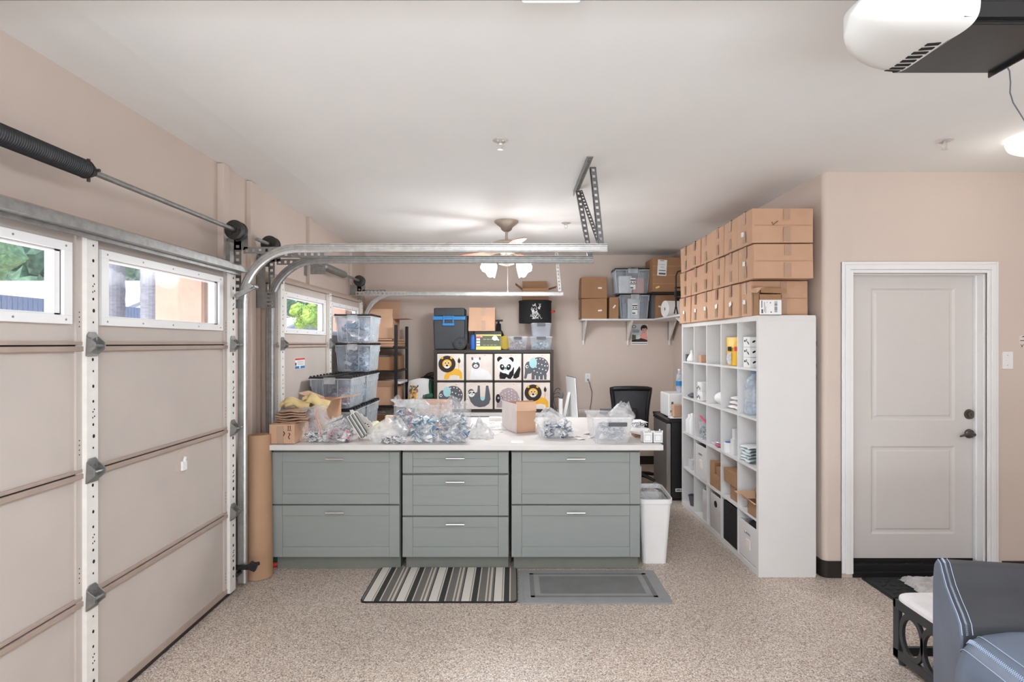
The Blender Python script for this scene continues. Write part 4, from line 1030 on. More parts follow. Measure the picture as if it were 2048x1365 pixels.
# wires clipped to the wall behind the shelf end
b = MB()
for z in (1.66, 1.5, 1.42): b.tube([(SX1+.028+.012*math.sin(k), SY0+.06, z-.02*k) for k in range(6)], .0025, 5)
b.tube([(SX1+.03, SY0+.06, 1.72), (SX1+.034, SY0+.06, 1.0), (SX1+.03, SY0+.06, .4)], .002, 5)
o = b.build('loose_cable', 'slate'); tag(o, 'thin grey cable hanging between the cube shelf and the rounded wall corner', 'cable')
# ------------------------------------------------------------------ totes
def tote_proto(w, d, h, label, body='tote', lid=True, name='storage_tote', ribs=True, black=True):
    """a tapered lidded crate with ribbed long sides; origin at the base centre, front is -Y"""
    t = thing(name, label, 'tote')
    tw, td = w/2, d/2; bw, bd = tw*.84, td*.88
    def side(u, v):
        # rounded-rectangle loop, widening upward, with shallow upright ribs on the long sides
        a = 2*PI*u; hx = bw+(tw-.012-bw)*v; hy = bd+(td-.012-bd)*v; r = .03
        ca, sa = math.cos(a), math.sin(a); e = .22
        x = hx*math.copysign(abs(ca)**e, ca); y = hy*math.copysign(abs(sa)**e, sa)
        if ribs and abs(x) > hx*.97: x += .004*math.copysign(1, x)*math.sin(y*120)
        if ribs and abs(y) > hy*.97 and abs(x) < hx*.34: y += .010*math.copysign(1, -y)*(1-v*.6)
        return (x, y, .002+(h-.03)*v)
    b = MB().grid(side, 128, 4, wrap=True)
    n = 128; b.add([side(i/n, 0) for i in range(n)], [tuple(range(n))])
    b.build('body', body, t, solid=.002)
    b = MB()
    for (x0, x1, y0, y1) in ((-tw, tw, -td, -td+.012), (-tw, tw, td-.012, td), (-tw, -tw+.012, -td, td), (tw-.012, tw, -td, td)): b.box(x0, x1, y0, y1, h-.032, h-.022)
    for y in [-td*.86+td*1.72*k/12 for k in range(13)]:
        for q in (-1, 1): b.box(q*(tw-.004), q*(tw-.010), y-.004, y+.004, h-.09, h-.03)
    b.box(-tw*.28, tw*.28, -td-.006, -td, h-.07, h-.01).box(-tw*.28, tw*.28, td, td+.006, h-.07, h-.01)
    b.build('rim', 'rimf', t)
    b = MB()
    for k in range(11):
        f_ = -1+2*(k+.5)/11
        for q in (-1, 1):
            y0_, y1_ = bd*f_*.94, (td-.014)*f_*.94; x0_, x1_ = q*(bw+.001), q*(tw-.008)
            b.hexa([(x0_, y0_-.004, .01), (x0_+q*.005, y0_-.004, .01), (x0_+q*.005, y0_+.004, .01), (x0_, y0_+.004, .01), (x1_-q*.003, y1_-.004, h-.034), (x1_+q*.003, y1_-.004, h-.034), (x1_+q*.003, y1_+.004, h-.034), (x1_-q*.003, y1_+.004, h-.034)])
    for q in (-1, 1):
        for u_ in (-.36, .36):
            b.hexa([(bw*u_-.003, q*bd*.99, .01), (bw*u_+.003, q*bd*.99, .01), (bw*u_+.003, q*(bd*.99+.004), .01), (bw*u_-.003, q*(bd*.99+.004), .01), (tw*u_-.003, q*(td-.014), h-.034), (tw*u_+.003, q*(td-.014), h-.034), (tw*u_+.003, q*(td-.009), h-.034), (tw*u_-.003, q*(td-.009), h-.034)])
    b.build('side_ribs', 'rimf', t)
    if lid:
        b = MB().box(-tw, -.002, -td, td, h-.020, h-.012).box(.002, tw, -td, td, h-.020, h-.012)
        b.box(-tw+.01, tw-.01, -td-.002, -td+.008, h-.02, h-.004).box(-tw+.01, tw-.01, td-.008, td+.002, h-.02, h-.004)
        k = int(d/.085)
        for i in range(k):
            y = -td+.04+(d-.08)*i/(k-1)
            for q in (-1, 1): b.box(q*(tw-.014), q*(tw+.001), y-.010, y+.010, h-.022, h)
        b.box(-.02, .02, -td, td, h-.014, h)
        b.build('lid', 'black' if black else 'whitep', t, bevel=.001)
    return t
TW, TD, TH = .37, .53, .29
tp = tote_proto(TW, TD, TH, 'x')
def put_tote(loc, label, rot=0, scale=None, group='clear totes stacked before the rear garage door'):
    o = tp if not put_tote.used else dup(tp); put_tote.used = True
    o.location = loc; o.rotation_euler = (0, 0, rot); o['label'] = label; o['group'] = group
    if scale: o.scale = scale
    return o
put_tote.used = False
xt = -1.595
tops = [('lowest tier', 0, .352), ('second tier', .352, .352), ('third tier, just above the worktop', .704, .352), ('fourth tier', 1.056, .286)]
for (nm, z, h) in tops:
    put_tote((xt, 5.0+TD/2, z+.0005), 'front clear tote, %s of the left stack' % nm, scale=(1, 1, h/TH))
    put_tote((xt, 5.0+TD*1.5+.02, z+.0005), 'rear clear tote, %s of the left stack' % nm, scale=(1, 1, h/TH))
put_tote((-1.60, 5.95, 1.343), 'clear tote with blue and grey contents, second from the top of the left stack', scale=(.98, .86, 1))
put_tote((-1.60, 5.95, 1.634), 'topmost clear tote of the left stack, glowing against the window', scale=(1, .86, 1))
for (z, k, mats, s_) in ((.715, 0, ['p_white', 'zinc', 'p_grey'], 1), (1.062, 0, ['p_white', 'zinc', 'p_grey', 'p_navy', 'p_pink'], 2), (1.062, 1, ['p_white', 'zinc', 'p_grey', 'p_blue'], 3)):
    bits('packed_contents', ['loose hardware inside the third-tier front tote', 'loose hardware inside the fourth-tier front tote', 'loose hardware inside the fourth-tier rear tote'][s_-1],
         blobreg(xt, 5.0+TD/2+k*(TD+.02), z, .12, .20, .16), 300, mats, 20+s_, (.015, .03), zfl=z+.003)
bits('packed_contents', 'blue and white packets inside the second tote from the top', blobreg(-1.6, 5.95, 1.35, .13, .18, .20), 300, ['p_white', 'p_blue', 'p_grey', 'zinc'], 31, (.02, .05), zfl=1.35)
bits('packed_contents', 'pale packets heaped inside the topmost tote', blobreg(-1.6, 5.95, 1.64, .13, .18, .19), 220, ['p_white', 'p_white', 'p_grey', 'p_blue'], 32, (.03, .06), zfl=1.64)

# ------------------------------------------------------------------ black rack with flattened cartons
RX0, RX1, RY0, RY1 = -1.93, -1.40, 6.88, 7.58
t = thing('wire_rack', 'black metal rack of flattened cartons between the totes and the rear wall', 'rack', (-1.66, 7.2, 0))
for (x, y) in ((RX1, RY0), (RX1, RY1), (RX0, RY0), (RX0, RY1)):
    MB().box(x-.018, x+.018, y-.018, y+.018, 0, 1.85).build('post', 'blacks', t)
for z in (.12, .50, .88, 1.30, 1.58):
    b = MB().box(RX0, RX1, RY0-.01, RY0+.008, z-.02, z).box(RX0, RX1, RY1-.008, RY1+.01, z-.02, z).box(RX0-.008, RX0+.01, RY0, RY1, z-.02, z).box(RX1-.01, RX1+.008, RY0, RY1, z-.02, z)
    for k in range(14): y = RY0+(RY1-RY0)*k/13; b.cyl((RX0, y, z-.004), (RX1, y, z-.004), .003, n=6)
    b.build('shelf_grid', 'blacks', t)
rnd = random.Random(9)
names = ['lowest', 'second', 'third', 'fourth', 'fifth', 'topmost']
for k in range(6):
    z = 1.5815+k*.017
    o = MB().rbox((-1.67+rnd.uniform(-.02, .02), 7.2+rnd.uniform(-.02, .02), z+.0085), (.50, .62, .014), (0, 0, rnd.uniform(-.06, .06))).build('flattened_carton', 'kraft' if k % 2 else 'kraftd')
    tag(o, 'flattened brown carton, %s in the pile on the rack top' % names[k], 'flattened box', 'flattened cartons on the rack top')
def open_carton(name, label, x0, x1, y0, y1, z0, z1, m='kraft', flaps=(), group=None, th=.004, cat='box', body2='kraftd'):
    """flaps: list of (edge, length, angle from upright outward in radians)"""
    t = thing(name, label, cat, ((x0+x1)/2, (y0+y1)/2, z0), group=group)
    b = MB().use(0).box(x0, x1, y0, y0+th, z0, z1).box(x0, x1, y1-th, y1, z0, z1).box(x0, x0+th, y0+th, y1-th, z0, z1).box(x1-th, x1, y0+th, y1-th, z0, z1).box(x0, x1, y0, y1, z0, z0+th)
    b.build('body', m, t, bevel=.001)
    for (e, L, a) in flaps:
        s_, c_ = math.sin(a)*L, math.cos(a)*L; b = MB()
        i = .006
        if e == '-x': P = [(x0, y0+i, z1), (x0, y1-i, z1), (x0-s_, y1-i, z1+c_), (x0-s_, y0+i, z1+c_)]; nrm = Vector((c_, 0, s_))
        if e == '+x': P = [(x1, y0+i, z1), (x1, y1-i, z1), (x1+s_, y1-i, z1+c_), (x1+s_, y0+i, z1+c_)]; nrm = Vector((-c_, 0, s_))
        if e == '-y': P = [(x0+i, y0, z1), (x1-i, y0, z1), (x1-i, y0-s_, z1+c_), (x0+i, y0-s_, z1+c_)]; nrm = Vector((0, c_, s_))
        if e == '+y': P = [(x0+i, y1, z1), (x1-i, y1, z1), (x1-i, y1+s_, z1+c_), (x0+i, y1+s_, z1+c_)]; nrm = Vector((0, -c_, s_))
        nrm = nrm.normalized()*.0035
        b.hexa([Vector(p) for p in P]+[Vector(p)+nrm for p in P]); b.build('flap', m, t)
    return t
open_carton('open_carton', 'large pale open carton on top of the black rack', -1.90, -1.46, 6.98, 7.40, 1.685, 1.93, 'kraft', [('+y', .26, .35), ('+x', .17, 1.55), ('-y', .12, -.2)])
b = MB().rbox((-1.64, 7.2, 1.455-.06), (.44, .55, .18), (0, 0, 0))
for q, (y, nm) in enumerate(((6.93, 'front'), (7.26, 'rear'))):
    carton('brown_carton', 'greyish brown box on the middle rack shelf, %s one' % nm, -1.86, -1.43, y, y+.30, 1.3015, 1.47, 'kraftd', False, False, group='boxes on the middle rack shelf')
box_thing('laptop_box', 'thin dark flat case lying on the front rack box', 'case', -1.72, -1.50, 6.95, 7.2, 1.472, 1.487, 'slate')
open_carton('open_carton', 'brown open tray carton on the lower rack shelf', -1.88, -1.42, 6.92, 7.45, .882, 1.10, 'kraft', [('-y', .09, .5)])
box_thing('white_carton', 'flat white box lid sticking out over the lower rack carton', 'box', -1.62, -1.36, 6.98, 7.42, 1.135, 1.165, 'white')
box_thing('brown_carton', 'brown carton under the white lid on the rack', 'box', -1.80, -1.46, 7.0, 7.4, 1.102, 1.134, 'kraftd')
open_carton('open_carton', 'brown open carton on the second rack shelf from the floor', -1.88, -1.42, 6.92, 7.45, .502, .72, 'kraft2', [('-y', .10, .9), ('+x', .1, .8)])
t = thing('film_bundle', 'heap of crumpled clear film on the carton low in the rack', 'film', (-1.6, 7.1, .73))
blobbag(MB(), -1.64, 7.15, .722, .18, .2, .14, .15, amp=.25, seed=8).build('film', 'bag', t, smooth=True)

# ------------------------------------------------------------------ white desk along the rear wall, black-brown cube shelf with animal boxes
t = thing('desk', 'long white desk under the black-brown cube shelf', 'desk', (-.4, 7.3, 0))
MB().box(-1.25, .52, 7.0, 7.72, .742, .778).build('top', 'white', t, bevel=.002)
MB().box(-1.24, .51, 7.05, 7.07, .02, .742).build('front_panel', 'white', t)
for x in (-1.235, .49): MB().box(x-.014, x+.014, 7.07, 7.70, 0, .742).build('leg', 'white', t)
KX0, KX1, KY, KZ0, KZ1 = X(867.5, 7.08), X(1107, 7.08), 7.08, .7785, 1.548
t = thing('cube_shelf', 'black-brown cube shelf of four by two filled with animal-print boxes', 'shelf', ((KX0+KX1)/2, KY+.19, KZ0))
b = MB().box(KX0, KX1, KY, KY+.39, KZ1-.038, KZ1).box(KX0, KX1, KY, KY+.39, KZ0, KZ0+.038).box(KX0, KX0+.038, KY, KY+.39, KZ0+.038, KZ1-.038).box(KX1-.038, KX1, KY, KY+.39, KZ0+.038, KZ1-.038)
b.build('frame', 'kallax', t, bevel=.0015)
cw = (KX1-KX0-.076+.016)/4; ch = (KZ1-KZ0-.076+.016)/2
for k in range(1, 4): MB().box(KX0+.038+cw*k-.016, KX0+.038+cw*k, KY+.003, KY+.39, KZ0+.038, KZ1-.038).build('divider', 'kallax', t)
MB().box(KX0+.038, KX1-.038, KY+.003, KY+.39, KZ0+.038+ch-.016, KZ0+.038+ch).build('shelf_board', 'kallax', t)
MB().box(KX0+.01, KX1-.01, KY+.386, KY+.39, KZ0+.01, KZ1-.01).build('back_panel', 'kallax', t)
AM = ['whitepr', 'manebrown', 'orange', 'slate', 'teal', 'mauve', 'blackpr', 'pinkpr']   # print colours
W_, BR, OR, SL, TE, MA, BK, PK = range(8)
def animal(kind, x0, z0, w, h, yf):
    b = MB(); lay = [0]
    def pos(u, v): return x0+u*w, z0+v*h
    def L():
        lay[0] += 1; return yf-.0006*lay[0]-.0008
    def E(c, u, v, ru, rv, rot=0, t0=0, t1=2*PI, n=22):
        b.use(c); y = L(); a, c2 = pos(u, v); b.ell(a, c2, ru*w, rv*h, y, yf-.0002, 'y', n, rot, t0, t1)
    def P(c, pts):
        b.use(c); y = L(); b.prism([pos(u, v) for u, v in pts], y, yf-.0002)
    if kind == 'lion':
        P(OR, [(.24, .04), (.26, .18), (.36, .32), (.5, .40), (.7, .45), (.86, .40), (.95, .28), (.97, .06), (.86, .04), (.84, .16), (.66, .20), (.48, .18), (.44, .06), (.36, .02)])
        P(OR, [(.80, .42), (.83, .42), (.84, .68), (.82, .68)]); E(BR, .83, .74, .055, .085); P(BR, [(.80, .80), (.83, .88), (.86, .80)])
        E(BR, .36, .62, .335, .325); E(OR, .17, .86, .05, .05); E(OR, .53, .86, .05, .05)
        E(OR, .36, .63, .18, .17); E(W_, .36, .52, .11, .07); E(W_, .29, .66, .05, .055); E(W_, .43, .66, .05, .055); E(BK, .295, .66, .028, .03); E(BK, .425, .66, .028, .03); E(BK, .36, .56, .05, .032)
    if kind == 'llama':
        P(W_, [(.12, .02), (.14, .25), (.2, .45), (.22, .75), (.3, .84), (.46, .84), (.52, .75), (.54, .45), (.85, .34), (.95, .2), (.97, .02)])
        P(SL, [(.2, .76), (.18, .86), (.23, .90), (.27, .80)]); P(SL, [(.48, .80), (.5, .90), (.55, .86), (.54, .76)])
        E(SL, .36, .57, .155, .14); E(W_, .36, .70, .05, .04); E(W_, .36, .545, .09, .07); E(BK, .28, .60, .02, .025); E(BK, .44, .60, .02, .025); E(PK, .36, .535, .03, .035)
    if kind == 'panda':
        E(W_, .68, .5, .30, .40); P(BK, [(.70, .08), (.72, .2), (.95, .55), (.99, .42), (.93, .12), (.8, .05)])
        P(BK, [(.18, .05), (.16, .18), (.2, .36), (.52, .2), (.62, .45), (.74, .5), (.72, .2), (.6, .04), (.5, .06), (.44, .12), (.38, .04)])
        E(BK, .18, .80, .105, .11); E(BK, .62, .78, .105, .11); E(W_, .40, .56, .31, .30)
        E(BK, .27, .50, .085, .12, .3); E(BK, .53, .50, .085, .12, -.3); E(W_, .28, .53, .03, .035); E(W_, .52, .53, .03, .035); E(BK, .40, .46, .04, .03); E(TE, .40, .41, .05, .04)
    if kind == 'elephant':
        E(SL, .60, .52, .38, .37); P(SL, [(.3, .4), (.3, .02), (.42, .02), (.43, .18), (.46, .18), (.47, .02), (.58, .02), (.59, .2), (.62, .2), (.63, .02), (.74, .02), (.75, .2), (.78, .2), (.79, .02), (.88, .02), (.9, .4)])
        E(SL, .20, .48, .17, .24); P(SL, [(.05, .5), (.03, .2), (.0, .08), (.05, .04), (.11, .08), (.13, .2), (.2, .3), (.3, .35)])
        E(TE, .36, .66, .15, .20); E(W_, .12, .52, .055, .06); E(BK, .13, .52, .028, .03)
        for (u, v) in ((.5, .8), (.63, .82), (.75, .80), (.85, .7), (.57, .64), (.7, .6), (.82, .55), (.92, .55), (.48, .5), (.6, .45), (.73, .42), (.86, .38), (.4, .36), (.52, .3), (.66, .27), (.9, .24)): E(W_, u, v, .024, .026, n=8)
    if kind == 'sloth':
        P(SL, [(.44, .9), (.52, .9), (.54, .45), (.58, .36), (.68, .36), (.72, .45), (.76, .9), (.85, .9), (.92, .55), (.94, .38), (.88, .2), (.72, .09), (.5, .06), (.3, .12), (.16, .28), (.08, .5), (.1, .6), (.36, .62), (.42, .66)])
        E(SL, .18, .64, .12, .13); E(W_, .20, .58, .13, .12, .6); E(BK, .14, .62, .06, .03, .5); E(BK, .28, .63, .05, .03, -.2); E(W_, .15, .62, .012, .012, n=8); E(BK, .22, .57, .02, .02, n=10)
        E(TE, .63, .43, .09, .11, 0, PI, 2*PI); P(TE, [(.54, .42), (.72, .42), (.72, .47), (.54, .47)])
    if kind == 'hedgehog':
        P(MA, [(.05, .05), (.08, .35), (.14, .55), (.28, .74), (.5, .82), (.7, .78), (.86, .64), (.95, .42), (.98, .05)])
        E(BK, .11, .40, .09, .17); E(W_, .13, .42, .035, .04); E(BK, .14, .42, .018, .02); P(BK, [(.24, .5), (.3, .42), (.28, .40), (.22, .48)])
        r_ = random.Random(2)
        for i in range(6):
            for j in range(6):
                u, v = .26+.13*i+r_.uniform(-.02, .02), .1+.115*j+(i % 2)*.05
                if (u-.55)**2/.18+(v-.05)**2/.5 < 1: E(W_, u, v, .018, .02, n=7)
    E(PK, .72 if kind in ('elephant', 'llama', 'sloth', 'hedgehog') else .62, .955, .03, .012, n=8) if kind not in ('lion',) else None
    return b
grid8 = [('lion', 0, 0), ('llama', 1, 0), ('panda', 2, 0), ('elephant', 3, 0), ('elephant', 0, 1), ('sloth', 1, 1), ('hedgehog', 2, 1), ('lion', 3, 1)]
for (kind, c_, r_) in grid8:
    x0 = KX0+.038+cw*c_+.003; x1 = x0+cw-.022; z0 = KZ0+.0385+ch*(1-r_); z1 = z0+ch-.026
    yf = KY+(.03 if kind == 'llama' else .008)
    t = thing('storage_box', 'cream fabric box printed with a %s, %s row of the black-brown shelf' % (kind, 'upper' if r_ == 0 else 'lower'), 'storage box', ((x0+x1)/2, yf, z0), group='animal-print fabric boxes')
    MB().box(x0, x1, yf, yf+.33, z0, z1).build('body', 'cream', t, bevel=.004)
    animal(kind, x0+.008, z0+.004, x1-x0-.016, z1-z0-.01, yf).build('printed_animal', AM, t)

# things on top of the black-brown shelf
KT = KZ1+.0005
ky = 7.15
cx0, cx1 = X(866, ky), X(934, ky)
t = thing('rolling_cooler', 'charcoal rolling cooler with bright blue band and handle', 'cooler', ((cx0+cx1)/2, ky+.18, KT))
zt = Z(616, ky); zb = Z(633, ky)
b = MB().hexa([(cx0+.012, ky+.012, KT), (cx1-.03, ky+.012, KT), (cx1-.03, ky+.33, KT), (cx0+.012, ky+.33, KT), (cx0, ky, zb-.04), (cx1-.025, ky, zb-.04), (cx1-.025, ky+.34, zb-.04), (cx0, ky+.34, zb-.04)])
b.build('body', 'cooler', t, bevel=.018, segs=3)
MB().box(cx0-.003, cx1-.018, ky-.004, ky+.344, zb-.045, zb).build('band', 'blue', t, bevel=.004)
MB().box(cx0+.008, cx1-.03, ky+.006, ky+.335, zb, zt).build('lid', 'cooler', t, bevel=.016, segs=3)
hx0, hx1 = X(886, ky), X(908, ky)
b = MB().box(hx0, hx0+.018, ky-.02, ky-.002, Z(651, ky), zb).box(hx1-.018, hx1, ky-.02, ky-.002, Z(651, ky), zb).box(hx0-.006, hx1+.006, ky-.022, ky-.002, Z(652, ky), Z(647, ky)).box(hx0, hx1, ky-.012, ky-.002, zb-.012, zb+.006)
b.build('handle', 'blue', t, bevel=.004)
wx, wz = X(920.5, ky), Z(687, ky)
b = MB().cyl((wx, ky-.03, wz), (wx, ky+.06, wz), .078, n=28).use(1).cyl((wx, ky-.033, wz), (wx, ky-.029, wz), .055, n=24).use(0)
for k in range(8): b.rbox((wx+.03*math.cos(k*PI/4), ky-.034, wz+.03*math.sin(k*PI/4)), (.06, .006, .008), (0, -k*PI/4, 0))
b.build('wheel', ['black', 'cooler'], t)
b = MB().ell(wx, wz, .10, .10, ky-.012, ky+.0, 'y', 20, 0, PI*.35, PI*1.0).box(cx1-.03, cx1+.0, ky+.05, ky+.3, wz, zb+.01)
b.build('wheel_arch', 'cooler', t)
# tall blue bottle, tool carton with brown box above, sprayer
t = thing('spray_bottle', 'blue bottle with dark trigger beside the yellow tool carton', 'bottle', (X(946, 7.15), 7.15, KT))
bx = X(946, 7.15)
MB().lathe((bx, 7.15, KT), [(.03, 0), (.033, .01), (.033, .13), (.026, .17), (.012, .19)], 18).build('bottle', 'bluebottle', t, smooth=True)
MB().lathe((bx, 7.15, KT+.185), [(.014, 0), (.014, .02), (.02, .025), (.018, .05), (.006, .055)], 14).box(bx-.045, bx, 7.14, 7.16, KT+.215, KT+.235).build('trigger', 'black', t)
dx0, dx1 = X(952, 7.12), X(1002, 7.12); dz1 = Z(669.5, 7.12)
t = thing('tool_carton', 'yellow and olive power tool carton with red badge on the cube shelf', 'box', ((dx0+dx1)/2, 7.2, KT))
MB().box(dx0, dx1, 7.12, 7.36, KT, dz1).build('body', 'yellow', t, bevel=.002)
hh = dz1-KT
b = MB().box(dx0+.002, dx1-.002, 7.1175, 7.12, KT+hh*.23, KT+hh*.92)
b.build('printed_panel', 'olive', t)
b = MB().box(dx0+.003, dx0+.085, 7.1165, 7.1176, KT+hh*.80, KT+hh*.94); b.build('badge', 'red', t)
b = MB()
for q in range(3): b.box(dx0+.005, dx0+.05, 7.1160, 7.1174, KT+hh*(.26+.18*q), KT+hh*(.39+.18*q))
b.ell(dx1-.075, KT+hh*.76, .035, .03, 7.1160, 7.1174, 'y').rbox((dx1-.05, 7.1165, KT+hh*.72), (.06, .001, .02), (0, .7, 0)); b.box(dx1-.055, dx1-.02, 7.116, 7.1199, KT+hh*.08, KT+hh*.19)
for q in range(4): b.box(dx0+.09+q*.045, dx0+.12+q*.045, 7.116, 7.1174, KT+hh*.30, KT+hh*.315).box(dx0+.09+q*.045, dx0+.125+q*.045, 7.116, 7.1174, KT+hh*.68, KT+hh*.70)
b.build('picture_print', 'whitepr', t)
writing('RYOBI', .026, 'badge_text', 'whitepr', t, ((dx0+dx0+.088)/2, 7.1162, KT+hh*.87))
box_thing('black_case', 'black case lying on the tool carton beneath a brown box', 'case', X(949, 7.16), X(1003, 7.16), 7.14, 7.38, dz1+.001, dz1+.04, 'black')
carton('brown_carton', 'brown box with tape on the black case beside the cooler', X(937, 7.10), X(990, 7.10), 7.10, 7.40, dz1+.0415, Z(615.5, 7.10), 'kraft', False, True)
t = thing('garden_sprayer', 'black pump sprayer with T-handle behind the tool carton', 'sprayer', (X(998, 7.3), 7.44, KT))
sx = X(997, 7.42)
b = MB().lathe((sx, 7.44, KT), [(.07, 0), (.075, .02), (.075, .18), (.05, .24), (.035, .25), (.03, .33), (.012, .34), (.012, .37)], 20); b.build('tank', 'black', t, smooth=True)
MB().cyl((sx-.055, 7.44, KT+.375), (sx+.055, 7.44, KT+.375), .013, n=12).build('handle', 'black', t)
o = MB().cyl((X(1010, 7.35), 7.33, KT+.09), (X(1010, 7.35), 7.39, KT+.09), .088, n=28).build('saw_disc', 'olive2', bevel=.004); tag(o, 'mustard yellow round disc case standing behind the tool carton', 'disc case')
# small clear boxes with grey handles
def small_box(label, x0, x1, y0, dp, z0, z1, m='tote', cont=None, seed=0, hand='slate', name='clear_box'):
    t = thing(name, label, 'box', ((x0+x1)/2, y0+dp/2, z0), group='small clear lidded boxes')
    ins = (x1-x0)*.07
    def ring(k, th=0):
        a0, a1 = x0+ins*(1-k)+th, x1-ins*(1-k)-th; c0, c1 = y0+ins*(1-k)+th, y0+dp-ins*(1-k)-th
        return rrect(a0, a1, c0, c1, .02)
    P0 = ring(0); P1 = ring(1); n = len(P0); v = [(x, y, z0) for x, y in P0]+[(x, y, z1-.012) for x, y in P1]
    b = MB().add(v, [(i, (i+1) % n, n+(i+1) % n, n+i) for i in range(n)]+[tuple(range(n))])
    b.build('body', m, t, solid=.002)
    b = MB().prism(rrect(x0-.004, x1+.004, y0-.004, y0+dp+.004, .022), z1-.014, z1-.006, 'z').prism(rrect(x0+.012, x1-.012, y0+.012, y0+dp-.012, .02), z1-.006, z1-.001, 'z')
    b.build('lid', 'tote_milky', t)
    w = x1-x0
    MB().box(x0+w*.3, x1-w*.3, y0-.014, y0-.002, z1-.04, z1-.004).build('latch', hand, t, bevel=.003)
    if cont: bits('box_contents', cont[0], blobreg((x0+x1)/2, y0+dp/2, z0+.004, w*.36, dp*.36, (z1-z0)*.62), 110, cont[1], seed, (.012, .028), zfl=z0+.004)
    return t
y0 = 7.12
small_box('small clear box of brown pieces, left of the pair on the cube shelf', X(1015, y0), X(1056, y0), y0, .30, KT, Z(673, y0), cont=('brown and copper pieces inside the small clear box', ['copperp', 'wood', 'copperp', 'p_white']), seed=41)
small_box('small clear box of green and white pieces under another clear box', X(1060, y0), X(1105, y0), y0, .30, KT, Z(673, y0), cont=('green and white pieces inside the small clear box', ['gren2', 'p_white', 'p_grey', 'teal']), seed=42)
zt2 = Z(673, y0)+.001
small_box('empty small clear box stacked on the one with green pieces', X(1062, y0), X(1103, y0), y0, .30, zt2, Z(646, y0))
z0 = Z(646, y0)+.001; dxm = X(1070.5, 7.3); r_ = .207
t = thing('black_drum_basket', 'round black fabric drum with a white scribble picture on its front', 'basket', (dxm, 7.33, z0))
b = MB().lathe((dxm, 7.34, z0), [(r_-.006, 0), (r_, .01), (r_, .27), (r_-.004, .284), (r_-.03, .285), (.02, .288)], 40); b.build('body', 'blackm', t, smooth=False)
b = MB().lathe((dxm, 7.34, z0), [(r_+.003, .262), (r_+.004, .264), (r_+.004, .282), (r_+.002, .284)], 40); b.build('lid_rim', 'blackm', t)
b = MB(); rr = random.Random(4); 
for k in range(26):
    a = -PI/2+rr.uniform(-.18, .22); z = z0+rr.uniform(.06, .22); pts = []
    for q in range(7): pts.append((dxm+(r_+.006)*math.cos(a-.03), 7.34+(r_+.006)*math.sin(a-.03), z)); a += rr.uniform(-.07, .07); z = min(z0+.24, max(z0+.05, z+rr.uniform(-.03, .03)))
    b.tube(pts, .0022, 4)
b.build('white_scribble', 'whitepr', t)
b = MB().tube([(dxm+r_-.005, 7.30, z0+.14), (dxm+r_+.03, 7.28, z0+.15), (dxm+r_+.035, 7.30, z0+.15), (dxm+r_-.005, 7.34, z0+.14)], .014, 6); b.build('tag', 'red', t)
open_carton('open_carton', 'wide open carton with spread flaps on top of the black drum', dxm-.165, dxm+.165, 7.22, 7.5, z0+.29, Z(577, 7.22), 'kraft2', [('-x', .11, .9), ('+x', .11, 1.3), ('+y', .12, .15)])

# green and white bag, cordless tool and cable bundle on the desk's left end
DT = .7785
t = thing('printed_sack', 'white and green plastic sack with orange leaf picture beside the rack', 'bag', (-1.18, 7.3, DT))
def sack(u, v, s_):
    x = -1.19+.19*(u-.5)*2*(1-.15*v)+.06*v; th = .075*(max(0, 1-(2*u-1)**2))**.5*(1-v**3*.8)
    return (x+.02*math.sin(5*v), 7.24+s_*th, DT+.001+.375*v+.035*math.sin(3*u)*v)
b = MB().grid(lambda u, v: sack(u, v, -1), 16, 12).grid(lambda u, v: sack(u, v, 1), 16, 12); b.build('bag', 'sackw', t, smooth=True)
b = MB().grid(lambda u, v: tuple(Vector(sack(u, v*.30, -1))+Vector((0, -.004, 0))), 16, 6); b.build('green_base', 'gren2', t, smooth=True, solid=.001)
b = MB().grid(lambda u, v: tuple(Vector(sack(.80+u*.2, .3+v*.7, -1))+Vector((0, -.004, 0))), 5, 10); b.build('green_side', 'green', t, smooth=True, solid=.001)
b = MB(); rr = random.Random(6)
for k in range(34):
    u, v = .10+.30*rr.random(), .38+.42*rr.random(); p = Vector(sack(u, v, -1)); b.use(k % 3)
    b.ell(p.x, p.z, .014+.01*rr.random(), .006+.008*rr.random(), p.y-.006, p.y-.001, 'y', 7, rr.random()*3)
b.build('leaf_print', ['orange', 'copperp', 'olive'], t)
t = thing('cordless_tool', 'dark green cordless tool lying in front of the green and white sack', 'tool', (-1.03, 7.16, DT))
b = MB().rbox((-1.03, 7.13, DT+.055), (.11, .09, .10), (0, .1, .2)).rbox((-1.02, 7.14, DT+.15), (.05, .05, .10), (0, .25, 0)).cyl((-1.08, 7.12, DT+.19), (-.99, 7.13, DT+.20), .032, n=14); b.build('body', 'green', t, bevel=.01)
b = MB().rbox((-1.03, 7.08, DT+.05), (.07, .01, .05), (0, 0, .2)).cyl((-1.12, 7.12, DT+.19), (-1.08, 7.12, DT+.19), .02, .028, n=12); b.build('battery_face', 'slate', t)
b = MB(); 
for q in range(5):
    r2 = .10+.018*q; b.tube([(-1.05+r2*.8*math.cos(a), 7.36+.02*q, DT+.30+r2*math.sin(a)) for a in [2*PI*k/22 for k in range(23)]], .007, 6)
o = b.build('cable_bundle', 'blacks', smooth=True); tag(o, 'coiled black hose loop sticking up behind the sack', 'hose')
o = MB().lathe((-.99, 7.42, DT), [(.07, 0), (.08, .02), (.08, .25), (.03, .33), (.02, .36)], 16).build('garden_bottle', 'green', smooth=True); tag(o, 'dark green container between the sack and the black-brown shelf', 'container')
t = thing('backpack', 'dull brown canvas bag slumped behind the sack beside the cube shelf', 'bag', (-1.1, 7.5, DT))
